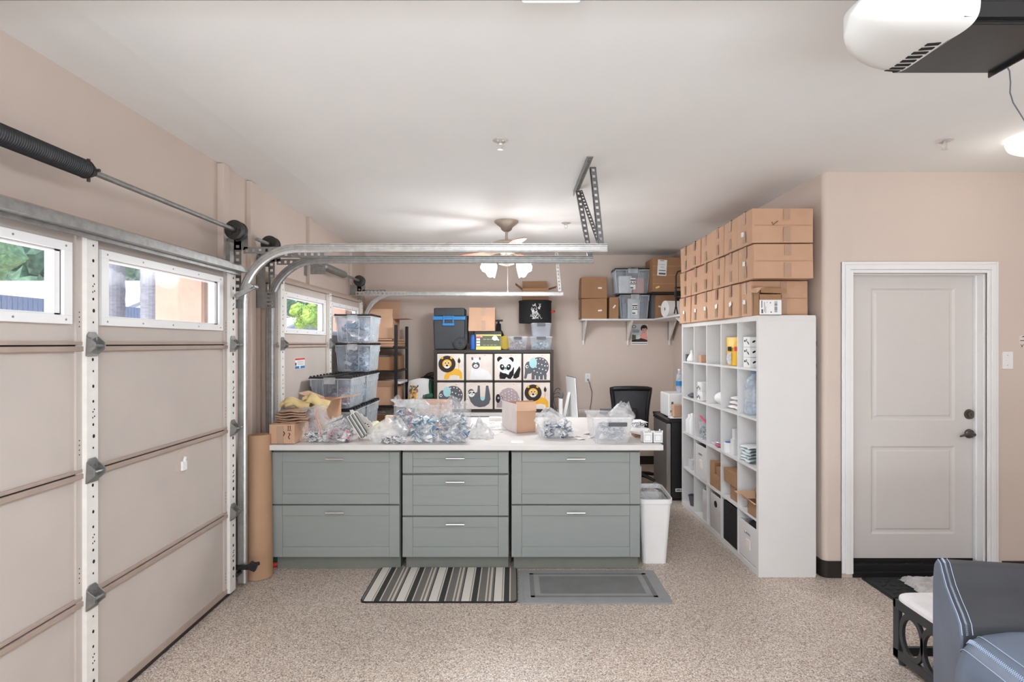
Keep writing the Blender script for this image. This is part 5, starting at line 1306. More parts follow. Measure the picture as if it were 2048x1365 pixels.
MB().ball((-1.13, 7.56, DT+.21), (.17, .10, .21), 20, 12, lambda d: 1+.1*noise.noise(d*3)).build('body', 'manebrown', t, smooth=True)

# ------------------------------------------------------------------ second desk, screen, keyboard, chair, printer, fridge
t = thing('desk', 'white computer desk behind the worktop', 'desk', (.9, 6.7, 0))
MB().box(.53, 1.12, 5.85, 7.70, .722, .745).build('top', 'white', t, bevel=.002)
for (x, y) in ((.56, 5.9), (1.09, 5.9), (.56, 7.66), (1.09, 7.66)): MB().box(x-.02, x+.02, y-.02, y+.02, 0, .722).build('leg', 'white', t)
ZD = .7455
b = MB()
t = thing('monitor', 'white computer monitor seen nearly edge-on on the desk', 'monitor', (X(1142, 6.7), 6.8, ZD))
# panel faces the chair to the right; its back is towards the camera's left
a0 = Vector((X(1154, 6.62), 6.62)); a1 = Vector((X(1136, 7.05), 7.05))
def slab(b, p, q, th, z0, z1, lean=0, off=0):
    d = (q-p).normalized(); n_ = Vector((d.y, -d.x)); P = []
    for z, s_ in ((z0, 0), (z1, 1)):
        for pt, k in ((p, 0), (q, 0), (q, 1), (p, 1)):
            w_ = pt+n_*(th*k+off+lean*s_); P.append((w_.x, w_.y, z))
    return b.hexa(P)
zb_, zt_ = Z(837, 6.7), Z(757, 6.6)
slab(MB(), a0, a1, .016, zb_, zt_, -.03).build('panel', 'whitep', t, bevel=.003)
slab(MB(), a0, a1, .004, zb_+.0, zt_+.006, -.035, .017).build('screen', 'black', t)
mx, my = (a0+a1)/2
b = MB().hexa([(mx-.11, my-.03, ZD), (mx+.05, my-.03, ZD), (mx+.05, my+.10, ZD), (mx-.11, my+.10, ZD), (mx-.11, my-.03, ZD+.008), (mx+.05, my-.03, ZD+.008), (mx+.05, my+.10, ZD+.008), (mx-.11, my+.10, ZD+.008)])
b.hexa([(mx-.12, my+.0, ZD+.008), (mx-.08, my+.0, ZD+.008), (mx-.08, my+.08, ZD+.008), (mx-.12, my+.08, ZD+.008), (mx-.05, my+.0, ZD+.30), (mx-.02, my+.0, ZD+.30), (mx-.02, my+.08, ZD+.30), (mx-.05, my+.08, ZD+.30)])
b.build('stand', 'whitep', t, bevel=.003)
t = thing('router', 'small white upright device with looping black cables beside the monitor', 'device', (X(1121, 6.8), 6.8, ZD))
qx = X(1121.5, 6.75)
MB().box(qx-.02, qx+.02, 6.72, 6.85, ZD, ZD+.23).build('body', 'whitep', t, bevel=.006)
b = MB()
for q in range(3): b.tube([(qx-.02-.10*math.sin(PI*k/12)*(1-.2*q), 6.80+.01*q, ZD+.012+(.24+.05*q)*math.sin(PI*k/24)+.0*k) for k in range(13)]+[(qx, 6.8, ZD+.23+.05*q)], .0035, 6)
b.build('cable', 'black', t)
b = MB().ball((qx+.015, 6.78, ZD+.27), (.022, .03, .04), 12, 8); b.build('plug', 'slate', t, smooth=True)
t = thing('keyboard', 'black keyboard on the white desk before the monitor', 'keyboard', (X(1160, 6.1), 6.15, ZD))
b = MB().rbox((X(1163, 6.15), 6.15, ZD+.008), (.16, .36, .014), (0, 0, .15)); b.build('base', 'black', t, bevel=.003)
b = MB()
for i in range(5):
    for j in range(13): 
        R_ = Matrix.Rotation(.15, 3, 'Z') @ Vector((-.06+i*.029, -.165+j*.0272, 0)); b.rbox((X(1163, 6.15)+R_.x, 6.15+R_.y, ZD+.018), (.022, .021, .006), (0, 0, .15))
b.build('keys', 'slate', t)
o = MB().ball((X(1188, 6.4), 6.4, ZD+.018), (.05, .035, .02), 16, 8).build('computer_mouse', 'black', smooth=True); tag(o, 'black computer mouse on the white desk right of the monitor', 'mouse')
for q, (px, y, a) in enumerate(((1205, 6.3, .3), (1178, 5.98, -.2), (1142, 6.35, .1))):
    o = MB().rbox((X(px, y), y, ZD+.002+q*.0), (.21, .28, .003), (0, 0, a)).build('paper_sheet', 'paper'); tag(o, 'loose white paper sheet on the white desk, %s' % ('beside the mouse', 'at the desk front', 'under the monitor')[q], 'paper')
# outlet with plug and cable
ox, oz = X(1175.5, YB), Z(756, YB)
t = thing('wall_outlet', 'white wall outlet with a plugged cable on the rear wall', 'outlet', (ox, YB, oz))
MB().box(ox-.036, ox+.036, YB-.006, YB, oz-.058, oz+.058).build('plate', 'trim', t, bevel=.002)
b = MB()
for q in (-1, 1):
    for k in (-1, 1): b.box(ox+k*.007-.0015, ox+k*.007+.0015, YB-.0068, YB-.006, oz+q*.025-.005, oz+q*.025+.005)
b.build('socket_slots', 'dark', t)
MB().box(ox-.012, ox+.014, YB-.03, YB-.0068, oz-.04, oz-.012).build('plug', 'p_grey', t, bevel=.003)
MB().tube([(ox+.005, YB-.03, oz-.03), (ox+.02, YB-.04, oz-.08), (ox+.055, YB-.02, oz-.2), (ox+.04, YB-.02, oz-.35), (ox+.01, YB-.02, oz-.5), (ox-.01, YB-.03, oz-.62)], .004, 6).build('cable', 'slate', t)

t = thing('office_chair', 'black mesh office chair behind the white desk', 'chair', (X(1264, 6.95), 6.7, 0))
chx = X(1263, 6.95); cyb = 6.95
zt_, zlow = Z(777, cyb), Z(850, cyb)
def cb(u, v):   # curved back: narrower at the bottom and waisted
    hw = .235*(1-.18*(1-v)-.05*math.sin(PI*v)); x = (u*2-1)*hw
    return (chx+x, cyb-.06*(1-(u*2-1)**2)*1.0+.05-.03*v+.02, zlow-.06+(zt_-zlow+.05)*v+.012*(1-(2*u-1)**2)*v)
MB().grid(cb, 14, 14).build('mesh_back', 'mesh', t, smooth=True, solid=.006)
P = [cb(0, k/12) for k in range(13)]+[cb(k/12, 1) for k in range(1, 12)]+[cb(1, 1-k/12) for k in range(13)]
MB().tube(P+[P[-1]], .028, 8).build('back_frame', 'black', t, smooth=True)
b = MB().ball((chx, cyb-.30, .49), (.25, .25, .055), 26, 8, lambda d: 1/max(abs(d.x), abs(d.y), .72)*.78 if abs(d.z) < .95 else 1); b.build('seat', 'blackm', t, smooth=True)
for q in (-1, 1):
    b = MB().box(chx+q*.27-.045, chx+q*.27+.045, cyb-.42, cyb-.12, .79, .825).box(chx+q*.27-.02, chx+q*.27+.02, cyb-.33, cyb-.24, .47, .79).box(chx+q*.18, chx+q*.28, cyb-.32, cyb-.26, .455, .475); b.build('armrest', 'black', t, bevel=.01)
b = MB().box(chx-.04, chx+.04, cyb-.12, cyb-.04, .46, .85); b.cyl((chx, cyb-.30, .12), (chx, cyb-.30, .45), .028, n=14); b.build('column', 'black', t, bevel=.008)
b = MB()
for k in range(5):
    a = .3+2*PI*k/5; ex, ey = chx+.29*math.cos(a), cyb-.30+.29*math.sin(a)
    b.tube([(chx, cyb-.30, .13), (chx+.15*math.cos(a), cyb-.30+.15*math.sin(a), .115), (ex, ey, .085)], .02, 8, rads=[.028, .022, .014])
b.build('base', 'black', t)
for k in range(5):
    a = .3+2*PI*k/5; ex, ey = chx+.29*math.cos(a), cyb-.30+.29*math.sin(a)
    b = MB().cyl((ex-.02*math.sin(a), ey+.02*math.cos(a), .03), (ex+.02*math.sin(a), ey-.02*math.cos(a), .03), .03, n=14).cyl((ex, ey, .03), (ex, ey, .09), .01, n=8); b.build('caster', 'black', t)

# fridge: steel door towards the desk, black side towards the camera
fx0, fx1, fy0, fy1, fz = X(1334, 5.93), 2.10, 5.94, 6.50, .85
t = thing('mini_fridge', 'small black fridge with steel door behind the white cube shelf', 'fridge', ((fx0+fx1)/2, 6.2, 0))
MB().box(fx0+.05, fx1, fy0, fy1, .02, fz-.03).build('body', 'black', t, bevel=.006)
MB().box(fx0, fx0+.046, fy0+.002, fy1-.002, .05, fz-.05).build('door', 'fridge_steel', t, bevel=.008)
MB().hexa([(fx0-.01, fy0-.004, fz-.045), (fx1, fy0-.004, fz-.03), (fx1, fy1, fz-.03), (fx0-.01, fy1, fz-.045), (fx0+.0, fy0-.004, fz-.01), (fx1, fy0-.004, fz), (fx1, fy1, fz), (fx0+.0, fy1, fz-.01)]).build('top', 'black', t, bevel=.008)
b = MB().box(fx0+.09, fx0+.16, fy0-.0015, fy0, .095, .128).use(1).box(fx0+.10, fx0+.138, fy0-.0022, fy0-.0015, .105, .12).box(fx0+.144, fx0+.152, fy0-.0022, fy0-.0015, .103, .12)
b.build('spec_label', ['paper', 'slate'], t)
MB().tube([(fx0+.16, fy0-.03, .006), (fx0+.22, fy0-.04, .006), (fx0+.28, fy0-.03, .03), (fx0+.36, fy0-.01, .10), (fx0+.42, fy0-.008, .13)], .005, 6).build('power_cord', 'whitep', t)
for q in (0, 1): MB().cyl((fx0+.08+.38*q, fy0+.05, 0), (fx0+.08+.38*q, fy0+.05, .022), .018, n=10).build('foot', 'black', t)
t = thing('printer', 'white boxy printer on top of the mini fridge', 'printer', (1.9, 6.25, fz))
p0 = X(1336, 6.1)
MB().box(p0, p0+.36, 6.08, 6.42, fz+.001, fz+.245).build('body', 'whitep', t, bevel=.01)
MB().box(p0+.02, p0+.08, 6.075, 6.082, fz+.05, fz+.07).box(p0+.03, p0+.05, 6.075, 6.082, fz+.12, fz+.16).build('slot', 'slate', t)
for q in range(3):
    o = MB().rbox((fx0+.14+.02*q, 6.0+.02*q, fz+.003+q*.004), (.20, .12, .003), (0, 0, .2*q)).build('paper_sheet', 'paper'); tag(o, 'white paper sheet, %s of three on the fridge top' % ('lowest', 'middle', 'topmost')[q], 'paper', 'papers on the fridge top')
o = MB().prism(rrect(X(1345, 5.98), X(1345, 5.98)+.10, 5.95, 6.04, .02), fz+.016, fz+.14, 'z').build('tan_cup', 'kraft', bevel=.006); tag(o, 'tan rounded box standing on the fridge before the printer', 'box')
t = thing('water_bottle', 'clear blue-labelled water bottle on the printer', 'bottle', (X(1360, 6.25), 6.3, fz+.246))
qx = X(1359.5, 6.25)
MB().lathe((qx, 6.27, fz+.246), [(.03, 0), (.034, .01), (.034, .14), (.03, .18), (.014, .22), (.014, .24)], 18).build('bottle', 'jug', t, smooth=True)
MB().lathe((qx, 6.27, fz+.246), [(.035, .07), (.0352, .072), (.0352, .12), (.035, .122)], 18).build('label', 'blue', t)
MB().lathe((qx, 6.27, fz+.485), [(.016, 0), (.016, .015)], 14).build('cap', 'p_white', t)

# ------------------------------------------------------------------ wastebaskets
def bin_(label, x0, x1, y0, y1, z1, m, taper=.13):
    t = thing('wastebasket', label, 'wastebasket', ((x0+x1)/2, (y0+y1)/2, 0))
    ins = (x1-x0)*taper
    R0 = rrect(x0+ins, x1-ins, y0+ins, y1-ins, .03); R1 = rrect(x0, x1, y0, y1, .04); n = len(R0)
    v = [(x, y, .001) for x, y in R0]+[(x, y, z1-.03) for x, y in R1]
    MB().add(v, [(i, (i+1) % n, n+(i+1) % n, n+i) for i in range(n)]+[tuple(range(n))]).build('body', m, t, solid=.003, smooth=False)
    o = rrect(x0-.010, x1+.010, y0-.010, y1+.010, .045); i_ = rrect(x0-.001, x1+.001, y0-.001, y1+.001, .04)
    # dished rim: higher at the back
    def zz(y): return z1+.03*((y-y0)/(y1-y0))
    v = [(x, y, zz(y)-.035) for x, y in o]+[(x, y, zz(y)) for x, y in o]+[(x, y, zz(y)) for x, y in i_]+[(x, y, zz(y)-.035) for x, y in i_]
    n = len(o); f = []
    for L in range(4):
        for k in range(n): f.append((L*n+k, L*n+(k+1) % n, ((L+1) % 4)*n+(k+1) % n, ((L+1) % 4)*n+k))
    MB().add(v, f).build('rim', m, t, bevel=.002)
    return t
wb = bin_('tall white plastic wastebasket beside the right cabinet', X(1279, 4.22)+.005, X(1347, 4.22)-.012, 4.22, 4.56, .485, 'whitep')
t = thing('bin_liner', 'crumpled clear bag in the tall white wastebasket', 'bag', (1.05, 4.4, .3))
bx_ = (X(1279, 4.22)+X(1347, 4.22))/2-.01
b = MB().grid(lambda u, v: (bx_+math.cos(2*PI*u)*(.06+.035*v+.02*math.sin(6*PI*u+v*3)), 4.39+math.sin(2*PI*u)*(.09+.04*v+.02*math.sin(8*PI*u)), .26+.27*v+.025*math.sin(6*PI*u)*v), 36, 10, wrap=True); b.build('film', 'bag', t, smooth=True)
o = MB().prism(rrect(.935, 1.06, 4.72, 4.98, .03), 0, .62, 'z').build('white_canister', 'whitep', bevel=.012); tag(o, 'white rounded container standing behind the white wastebasket', 'container')

# ------------------------------------------------------------------ wall shelf at the back right
SZW = 1.945
t = thing('wall_shelf', 'white L-shaped wall shelf on brackets in the rear right corner', 'wall shelf', (1.5, 7.5, SZW))
sx0 = X(1164, 7.38)
b = MB().prism([(sx0, 7.38), (1.80, 7.38), (1.80, 6.05), (WR, 6.05), (WR, YB), (sx0, YB)], SZW-.02, SZW, 'z'); b.build('board', 'white', t, bevel=.001)
def bracket(x, y, ax):
    b = MB()
    if ax == 'y':
        b.box(x-.012, x+.012, YB-.03, YB, SZW-.34, SZW-.02); b.hexa([(x-.012, 7.42, SZW-.035), (x+.012, 7.42, SZW-.035), (x+.012, YB, SZW-.30), (x-.012, YB, SZW-.30), (x-.012, 7.42, SZW-.0205), (x+.012, 7.42, SZW-.0205), (x+.012, YB, SZW-.0205), (x-.012, YB, SZW-.0205)])
    else:
        b.hexa([(1.84, y-.012, SZW-.035), (1.84, y+.012, SZW-.035), (WR, y+.012, SZW-.32), (WR, y-.012, SZW-.32), (1.84, y-.012, SZW-.0205), (1.84, y+.012, SZW-.0205), (WR, y+.012, SZW-.0205), (WR, y-.012, SZW-.0205)])
    return b.build('bracket', 'wall_bracket', t, bevel=.002)
bracket(X(1169, 7.6), 0, 'y'); bracket(X(1259, 7.6), 0, 'y'); bracket(X(1344, 7.7)-.03, 0, 'y'); bracket(0, 6.5, 'x')
ST = SZW+.0005; yy = 7.39
carton('brown_carton', 'lower of two equal brown boxes at the left end of the wall shelf', X(1163, yy), X(1214, yy), yy, yy+.33, ST, Z(597, yy), 'kraft2', True, False, ('y', .72, .4, -.12))
carton('brown_carton', 'upper of two equal brown boxes at the left end of the wall shelf', X(1163, yy), X(1214, yy), yy, yy+.33, Z(597, yy)+.001, Z(554.5, yy), 'kraft2', True, False, ('y', .72, .48, .03))
carton('brown_carton', 'narrow brown box with tilted white sticker beside the lower clear tote', X(1218, yy), X(1237, yy), yy, yy+.3, ST, Z(594, yy), 'kraft2', False, False, ('y', .55, .55, -.9))
def shelf_tote(label, px0, px1, y, z0, z1, cont, seed):
    w, h = X(px1, y)-X(px0, y), z1-z0
    t = tote_proto(w, .34, h, label, 'tote'); t.location = ((X(px0, y)+X(px1, y))/2, y+.17, z0)
    c = t.location
    b = MB().box(-.035, .035, -.160, -.158, h*.16, h*.60).use(1).box(-.033, .033, -.1615, -.16, h*.50, h*.54).box(-.035, .035, -.1615, -.16, h*.36, h*.39).box(-.028, -.008, -.1615, -.16, h*.42, h*.46).box(.006, .026, -.1615, -.16, h*.42, h*.46).use(2).box(-.033, .005, -.1615, -.16, h*.19, h*.25)
    b.xf = None
    o = b.build('product_label', ['paper', 'blackpr', 'gren2'], None, origin=(0, 0, 0)); o.parent = t
    rr = random.Random(seed); n = 0
    for (dx, w_, z_, h_, m, nm) in cont:
        o = MB().rbox((c.x+dx*w, y+.155+.01*n, z0+.006+h*(z_+h_/2)), (w*w_, .16, h*h_), (0, 0, 0)).build('packed_parcel', m, bevel=.012, segs=3); n += 1
        tag(o, nm, 'parcel')
    return t
shelf_tote('lower clear tote with black lid on the wall shelf', 1240, 1300, yy, ST, Z(587.5, yy), [(0, .40, 0, .80, 'p_white', 'tall white parcel inside the lower wall-shelf tote'), (-.30, .16, 0, .62, 'slate', 'dark parcel at the left inside the lower wall-shelf tote'), (.30, .16, 0, .66, 'slate', 'dark parcel at the right inside the lower wall-shelf tote')], 1)
shelf_tote('upper clear tote with black lid on the wall shelf', 1231, 1301, yy-.02, Z(587.5, yy)+.001, Z(536, yy-.02), [(-.18, .38, 0, .70, 'p_white', 'white parcel inside the upper wall-shelf tote'), (.20, .32, 0, .62, 'pinkpr', 'pinkish parcel inside the upper wall-shelf tote')], 2)
box_thing('dark_tote', 'dark upright crate end between the clear totes and the big carton', 'crate', X(1302, 7.45), X(1311, 7.45), 7.42, 7.72, ST, Z(590, 7.42), 'slate')
carton('brown_carton', 'brown box behind the white roll on the wall shelf', X(1312, 7.35), X(1350, 7.35), 7.35, 7.66, ST, Z(590, 7.35), 'kraft2', False, False, ('y', .22, .5, .2))
MBk = MB().box(X(1304, 7.2), WR-.02, 7.2, 7.68, Z(589.5, 7.35)+.001, Z(589.5, 7.35)+.022)
o = MBk.build('black_board', 'black'); tag(o, 'thin black board between the big carton and the boxes below', 'board')
bz = Z(589.5, 7.35)+.0225; yb = 7.22
t = carton('brown_carton', 'big dark brown carton with white shipping label in the rear corner', X(1305, yb), WR-.03, yb, 7.64, bz, Z(515, yb), 'kraft2', False, False)
lx, lz = X(1324, yb), Z(536, yb)
b = MB().rbox((lx, yb-.006, lz), (.115, .002, .20), (0, .06, 0)).use(1).rbox((lx, yb-.0078, lz-.075), (.085, .001, .022), (0, .06, 0)).rbox((lx, yb-.0078, lz-.035), (.085, .001, .010), (0, .06, 0)).rbox((lx, yb-.0078, lz+.088), (.05, .001, .007), (0, .06, 0))
b.build('shipping_label', ['paper', 'slate'], t)
b = MB().tube([(lx-.045+.008*k, yb-.0085, lz+.04+.006*math.sin(k*2.1)) for k in range(11)], .0013, 4).tube([(lx-.02+.006*k, yb-.0085, lz+.008+.009*math.sin(k*1.9)) for k in range(8)], .0013, 4); b.build('handwriting', 'slate', t)
MB().rbox((X(1315, yb), yb-.0075, Z(575, yb)), (.05, .0015, .022), (0, -.4, 0)).build('sticker', 'yellow', t)
for q in range(3):
    z = bz+.10+q*.11; MB().box(X(1305, yb), WR-.03, yb-.0058, yb-.0045, z, z+.004).build('strap_line', 'kraft', t)
o = MB().cyl((1.835, 6.95, ST+.1), (2.12, 7.02, ST+.1), .10, n=36).use(1).cyl((1.832, 6.95, ST+.1), (1.8345, 6.95, ST+.1), .018, n=16)
o.v = [Vector(p) for p in o.v]
o = o.build('film_roll', ['paper', 'slate'], bevel=.006); tag(o, 'fat white roll lying on the wall shelf', 'roll')
t = thing('folding_cart', 'black folded hand cart frame standing on the wall shelf end', 'cart', (1.87, 6.35, ST))
fx = X(1352, 6.30)
b = MB().tube([(fx, 6.30, ST+.08), (fx, 6.30, ST+.42), (fx+.02, 6.31, ST+.47), (fx+.08, 6.34, ST+.49), (fx+.13, 6.37, ST+.47), (fx+.15, 6.38, ST+.42), (fx+.15, 6.38, ST+.08)], .0085, 8); b.build('frame', 'black', t, smooth=True)
b = MB().box(fx, fx+.15, 6.30, 6.38, ST+.20, ST+.26).box(fx, fx+.15, 6.32, 6.36, ST+.29, ST+.305); b.build('cross_plate', 'black', t, bevel=.002)
b = MB().tube([(fx-.03, 6.26, ST+.008), (fx, 6.30, ST+.10), (fx+.03, 6.34, ST+.008)], .007, 8).tube([(fx+.12, 6.34, ST+.008), (fx+.15, 6.38, ST+.10), (fx+.18, 6.42, ST+.008)], .007, 8); b.build('foot', 'black', t, smooth=True)
# calendar poster
qx0, qx1, qz0, qz1 = X(1262.5, YB), X(1295, YB), Z(690, YB), Z(649, YB)
w_, h_ = qx1-qx0, qz1-qz0
t = thing('calendar', 'wall calendar picturing a dark-haired woman resting her chin on her hand', 'calendar', ((qx0+qx1)/2, YB, qz0))
MB().box(qx0, qx1, YB-.006, YB-.0005, qz0, qz1).build('sheet', 'paper', t)
def q_(u, v): return qx0+u*w_, qz0+v*h_
b = MB(); yv = YB-.006
def El(c, u, v, ru, rv, l, rot=0): b.use(c); a, d = q_(u, v); b.ell(a, d, ru*w_, rv*h_, yv-.0004*l, yv-.0004*(l-1), 'y', 20, rot)
def Pl(c, pts, l): b.use(c); b.prism([q_(*p) for p in pts], yv-.0004*l, yv-.0004*(l-1))
Pl(0, [(0.02, .15), (.98, .15), (.98, .98), (.02, .98)], 1)
Pl(4, [(.02, .14), (.99, .14), (.99, .26), (.80, .30), (.58, .33), (.45, .27), (.25, .27), (.02, .2)], 2); Pl(5, [(.02, .2), (.28, .2), (.28, .46), (.05, .50)], 2)
Pl(2, [(.55, .33), (.53, .45), (.60, .56), (.76, .60), (.95, .56), (.99, .4), (.99, .22), (.85, .27)], 3)
El(3, .78, .80, .21, .17, 3); El(1, .80, .69, .155, .165, 4); El(3, .77, .87, .17, .08, 5); El(1, .67, .55, .09, .05, 5, .5)
El(3, .72, .71, .03, .012, 6); El(3, .86, .73, .03, .012, 6); El(6, .80, .61, .04, .012, 6); El(7, .16, .88, .13, .08, 2); El(0, .16, .88, .09, .055, 3)
Pl(7, [(.03, .05), (.97, .05), (.97, .08), (.03, .08)], 2)
for k in range(3): Pl(8, [(.06, .70-.05*k), (.48, .70-.05*k), (.48, .725-.05*k), (.06, .725-.05*k)], 3)
b.build('picture', ['posterbg', 'skin', 'pinkpr', 'manebrown', 'manebrown', 'olive', 'red', 'slate', 'slate'], t)
# ------------------------------------------------------------------ things on the worktop
# far left: carton carrying packing bundles and gloves
x0, x1 = X(538, 4.07), X(588, 4.07)
t = open_carton('open_carton', 'brown carton at the left end of the worktop with packing bundles on it', x0, x1, 4.075, 4.36, CT, Z(850, 4.07), 'kraft', [('-y', .05, -1.45), ('+x', .03, -1.3)])
b = MB().box(x0+.055, x0+.10, 4.0715, 4.0745, CT+.002, Z(853, 4.07)); b.build('tape', 'tape', t)
b = MB()
for q in range(2): b.prism([(x1-.045+q*.014, CT+.10), (x1-.041+q*.014, CT+.10), (x1-.041+q*.014, CT+.125), (x1-.038+q*.014, CT+.125), (x1-.043+q*.014, CT+.131), (x1-.048+q*.014, CT+.125), (x1-.045+q*.014, CT+.125)], 4.0735, 4.0752)
b.box(x1-.05, x1-.02, 4.0735, 4.0752, CT+.095, CT+.098).tube([(x1-.04, 4.0735, CT+.08), (x1-.03, 4.0735, CT+.07), (x1-.042, 4.0735, CT+.05), (x1-.032, 4.0735, CT+.035)], .003, 5).tube([(x1-.075, 4.0735, CT+.09), (x1-.068, 4.0735, CT+.075), (x1-.076, 4.0735, CT+.06)], .003, 5)
b.build('printed_marks', 'black', t)
rnd = random.Random(12)
zc = Z(850, 4.07)+.002
for k in range(5):
    o = MB().grid(lambda u, v, k=k: (-1.60+(.125-.006*k)*(2*v-1)+.01*math.sin(k*2), 4.22+.012*math.sin(k*5)+(.10)*math.cos(2*PI*u)*(1-.25*abs(2*v-1)**4), zc+.010+k*.018+.0095*math.sin(2*PI*u)+.004*math.sin(9*v+k)), 14, 12, wrap=True)
    o = o.build('packing_bundle', 'pulp', smooth=True); tag(o, 'flat brown paper bundle, %s in the pile on the left worktop carton' % ('lowest', 'second', 'middle', 'fourth', 'topmost')[k], 'paper bundle', 'brown paper bundles')
t = thing('paper_bag', 'crumpled grey-clear bag behind the brown paper bundles', 'bag', (-1.75, 4.36, CT))
blobbag(MB(), -1.70, 4.44, CT, .10, .06, .17, .06, seed=2).build('film', 'bagw', t, smooth=True)
for q, (cx, cy, cz, L, a) in enumerate(((-1.60, 4.30, zc+.125, .20, .1), (-1.46, 4.30, zc+.135, .16, .5))):
    t = thing('work_glove', 'tan leather work glove, %s of the pair on the paper bundles' % ('flatter left one', 'raised right one')[q], 'glove', (cx, cy, cz-.02), group='tan work gloves')
    b = MB(); b.xf = Matrix.Translation((cx, cy, cz)) @ Matrix.Rotation(a, 4, 'Y') @ Matrix.Rotation(.3*q, 4, 'Z')
    b.grid(lambda u, v: (L*(v-.5), (.050+.012*v)*math.cos(2*PI*u)*(1+.1*math.sin(9*v)), (.028+.018*v*(1 if q else .5))*math.sin(2*PI*u)*(1+.15*math.sin(11*v))+.010*math.sin(7*v)), 18, 12, wrap=True)
    b.build('hand', 'glove', t, smooth=True, solid=.003)
    b = MB(); b.xf = Matrix.Translation((cx, cy, cz)) @ Matrix.Rotation(a, 4, 'Y')
    for k in range(4): b.tube([(-L*.42, -.033+.021*k, .0), (-L*.52, -.038+.024*k, -.004), (-L*.60, -.040+.026*k, -.018), (-L*.56, -.040+.026*k, -.032)], .014, 8, rads=[.018, .016, .014, .010])
    b.tube([(-L*.15, -.04, 0), (-L*.28, -.062, -.008), (-L*.38, -.066, -.02)], .014, 8, rads=[.017, .015, .011])
    b.build('finger', 'glove', t, smooth=True)
# open carton behind
x0, x1 = X(632, 4.62), X(663, 4.62)
t = open_carton('open_carton', 'open brown carton with wide flaps behind the zip bags', X(628, 4.6), X(664, 4.6), 4.60, 4.85, CT, Z(800, 4.6), 'kraft', [('+x', .17, 1.42), ('-x', .14, 1.2), ('-y', .05, 2.9)])
MB().box(X(640, 4.6), X(652, 4.6), 4.594, 4.599, Z(812, 4.6), Z(800, 4.6)).build('tape', 'tape', t)
b = MB()
for q in range(2): b.box(X(655.5+q*3, 4.6), X(656.5+q*3, 4.6), 4.594, 4.599, Z(811, 4.6), Z(803, 4.6))
b.box(X(654, 4.6), X(660, 4.6), 4.594, 4.599, Z(812.5, 4.6), Z(811.8, 4.6)); b.build('printed_marks', 'black', t)

def zipbag(name, label, px0, px1, pytop, D, ry, topw, seed, film_m='bag', lean=(0, 0), fill=.6, flat=.02, amp=.10, tang=0, grp=None, n=44, m=22):
    cx = (X(px0, D)+X(px1, D))/2; rx = (X(px1, D)-X(px0, D))/2/(1+amp*.4); h = Z(pytop, D)-CT
    t = thing(name, label, 'bag', (cx, D, CT), group=grp)
    b = blobbag(MB(), cx, D, CT, rx, ry, h, topw, n, m, amp, seed, lean, flat, fill, tang)
    b.build('film', film_m, t, smooth=True)
    return t, cx, rx, h
# zip bag of white bracket pieces
t = thing('zip_bag', 'tall clear zip bag draped over white metal pieces near the left carton', 'bag', (X(630, 4.2), 4.2, CT))
def zb(u, v, s_):
    x = X(592+60*u+20*(1-v)*(.2+.8*u)-0*v, 4.2)+.02*math.sin(6*v); w = (1-(2*u-1)**2)**.5 if 0 < u < 1 else 0
    return (x, 4.20+s_*(.008+.05*w*(1-v)**.6)+.02*math.sin(5*u+3*v)+.03*v, CT+.003+(Z(812+10*abs(u-.75), 4.2)-CT)*v+.01*noise.noise(Vector((u*5, v*5, s_))))
b = MB().grid(lambda u, v: zb(u, v, -1), 18, 18).grid(lambda u, v: zb(u, v, 1), 18, 18); b.build('film', 'bag', t, smooth=True)
b = MB().tube([tuple(Vector(zb(.62+.10*k/6, .18+.76*k/6, -1))+Vector((0, -.006, 0))) for k in range(7)], .0028, 6); b.tube([tuple(Vector(zb(.67+.10*k/6, .18+.76*k/6, -1))+Vector((0, -.006, 0))) for k in range(7)], .0028, 6)
b.build('zip_seam', 'p_redpale', t)
bits('hardware_bits', 'white and grey metal pieces at the foot of the tall zip bag', blobreg(X(640, 4.2), 4.20, CT, .10, .06, .075), 260, ['p_white', 'zinc', 'p_white', 'slate'], 51, (.008, .018), zfl=CT)
t, cx, rx, h = zipbag('zip_bag', 'low clear bag of pink and grey pieces beside the tall zip bag', 652, 708, 840, 4.19, .09, .05, 6, fill=.8, lean=(-.03, .03))
bits('hardware_bits', 'pink and grey pieces inside the low clear bag', blobreg(cx, 4.19, CT, rx*.85, .07, .10), 170, ['p_pink', 'p_grey', 'p_white', 'slate'], 52, (.014, .028), zfl=CT)
# nested metal brackets: two comb-like stacks
def plate_stack(label, c, n, step, size, roty, rotz, mats):
    t = thing('bracket_stack', label, 'brackets', (c[0], c[1], CT))
    for k in range(n):
        b = MB(); b.xf = Matrix.Translation(c) @ Matrix.Rotation(rotz, 4, 'Z') @ Matrix.Rotation(roty, 4, 'Y') @ Matrix.Translation((.006*(k % 3), 0, k*step))
        L, W = size; b.box(-L/2, L/2, -W/2, W/2, 0, .003).box(-L/2, L/2, -W/2, -W/2+.003, 0, step*.8).box(L/2-.003, L/2, -W/2, W/2, 0, step*.8)
        b.build('bracket', mats[k % len(mats)], t)
plate_stack('fan of nested white and grey sheet brackets behind the pink-pieces bag', (X(672, 4.38), 4.42, CT+.030), 12, .0095, (.125, .10), -.36, .15, ['p_white', 'slate', 'p_white', 'zinc'])
plate_stack('nested grey metal brackets leaning down onto the worktop', (X(711, 4.30), 4.26, CT+.095), 9, .0085, (.185, .07), 1.02, .1, ['steelw', 'gunmetal', 'galvd'])
t = thing('punched_plate', 'long white punched metal plate leaning against the clear tote', 'plate', (X(728, 4.55), 4.5, CT))
P = [(X(u_, 4.6), Z(v_, 4.6)) for u_, v_ in ((702, 820), (707, 819), (711, 823), (716, 822), (720, 827), (725, 827), (729, 833), (735, 834), (738, 840), (743, 842), (750, 855), (748, 862), (738, 864), (724, 856), (712, 842))]
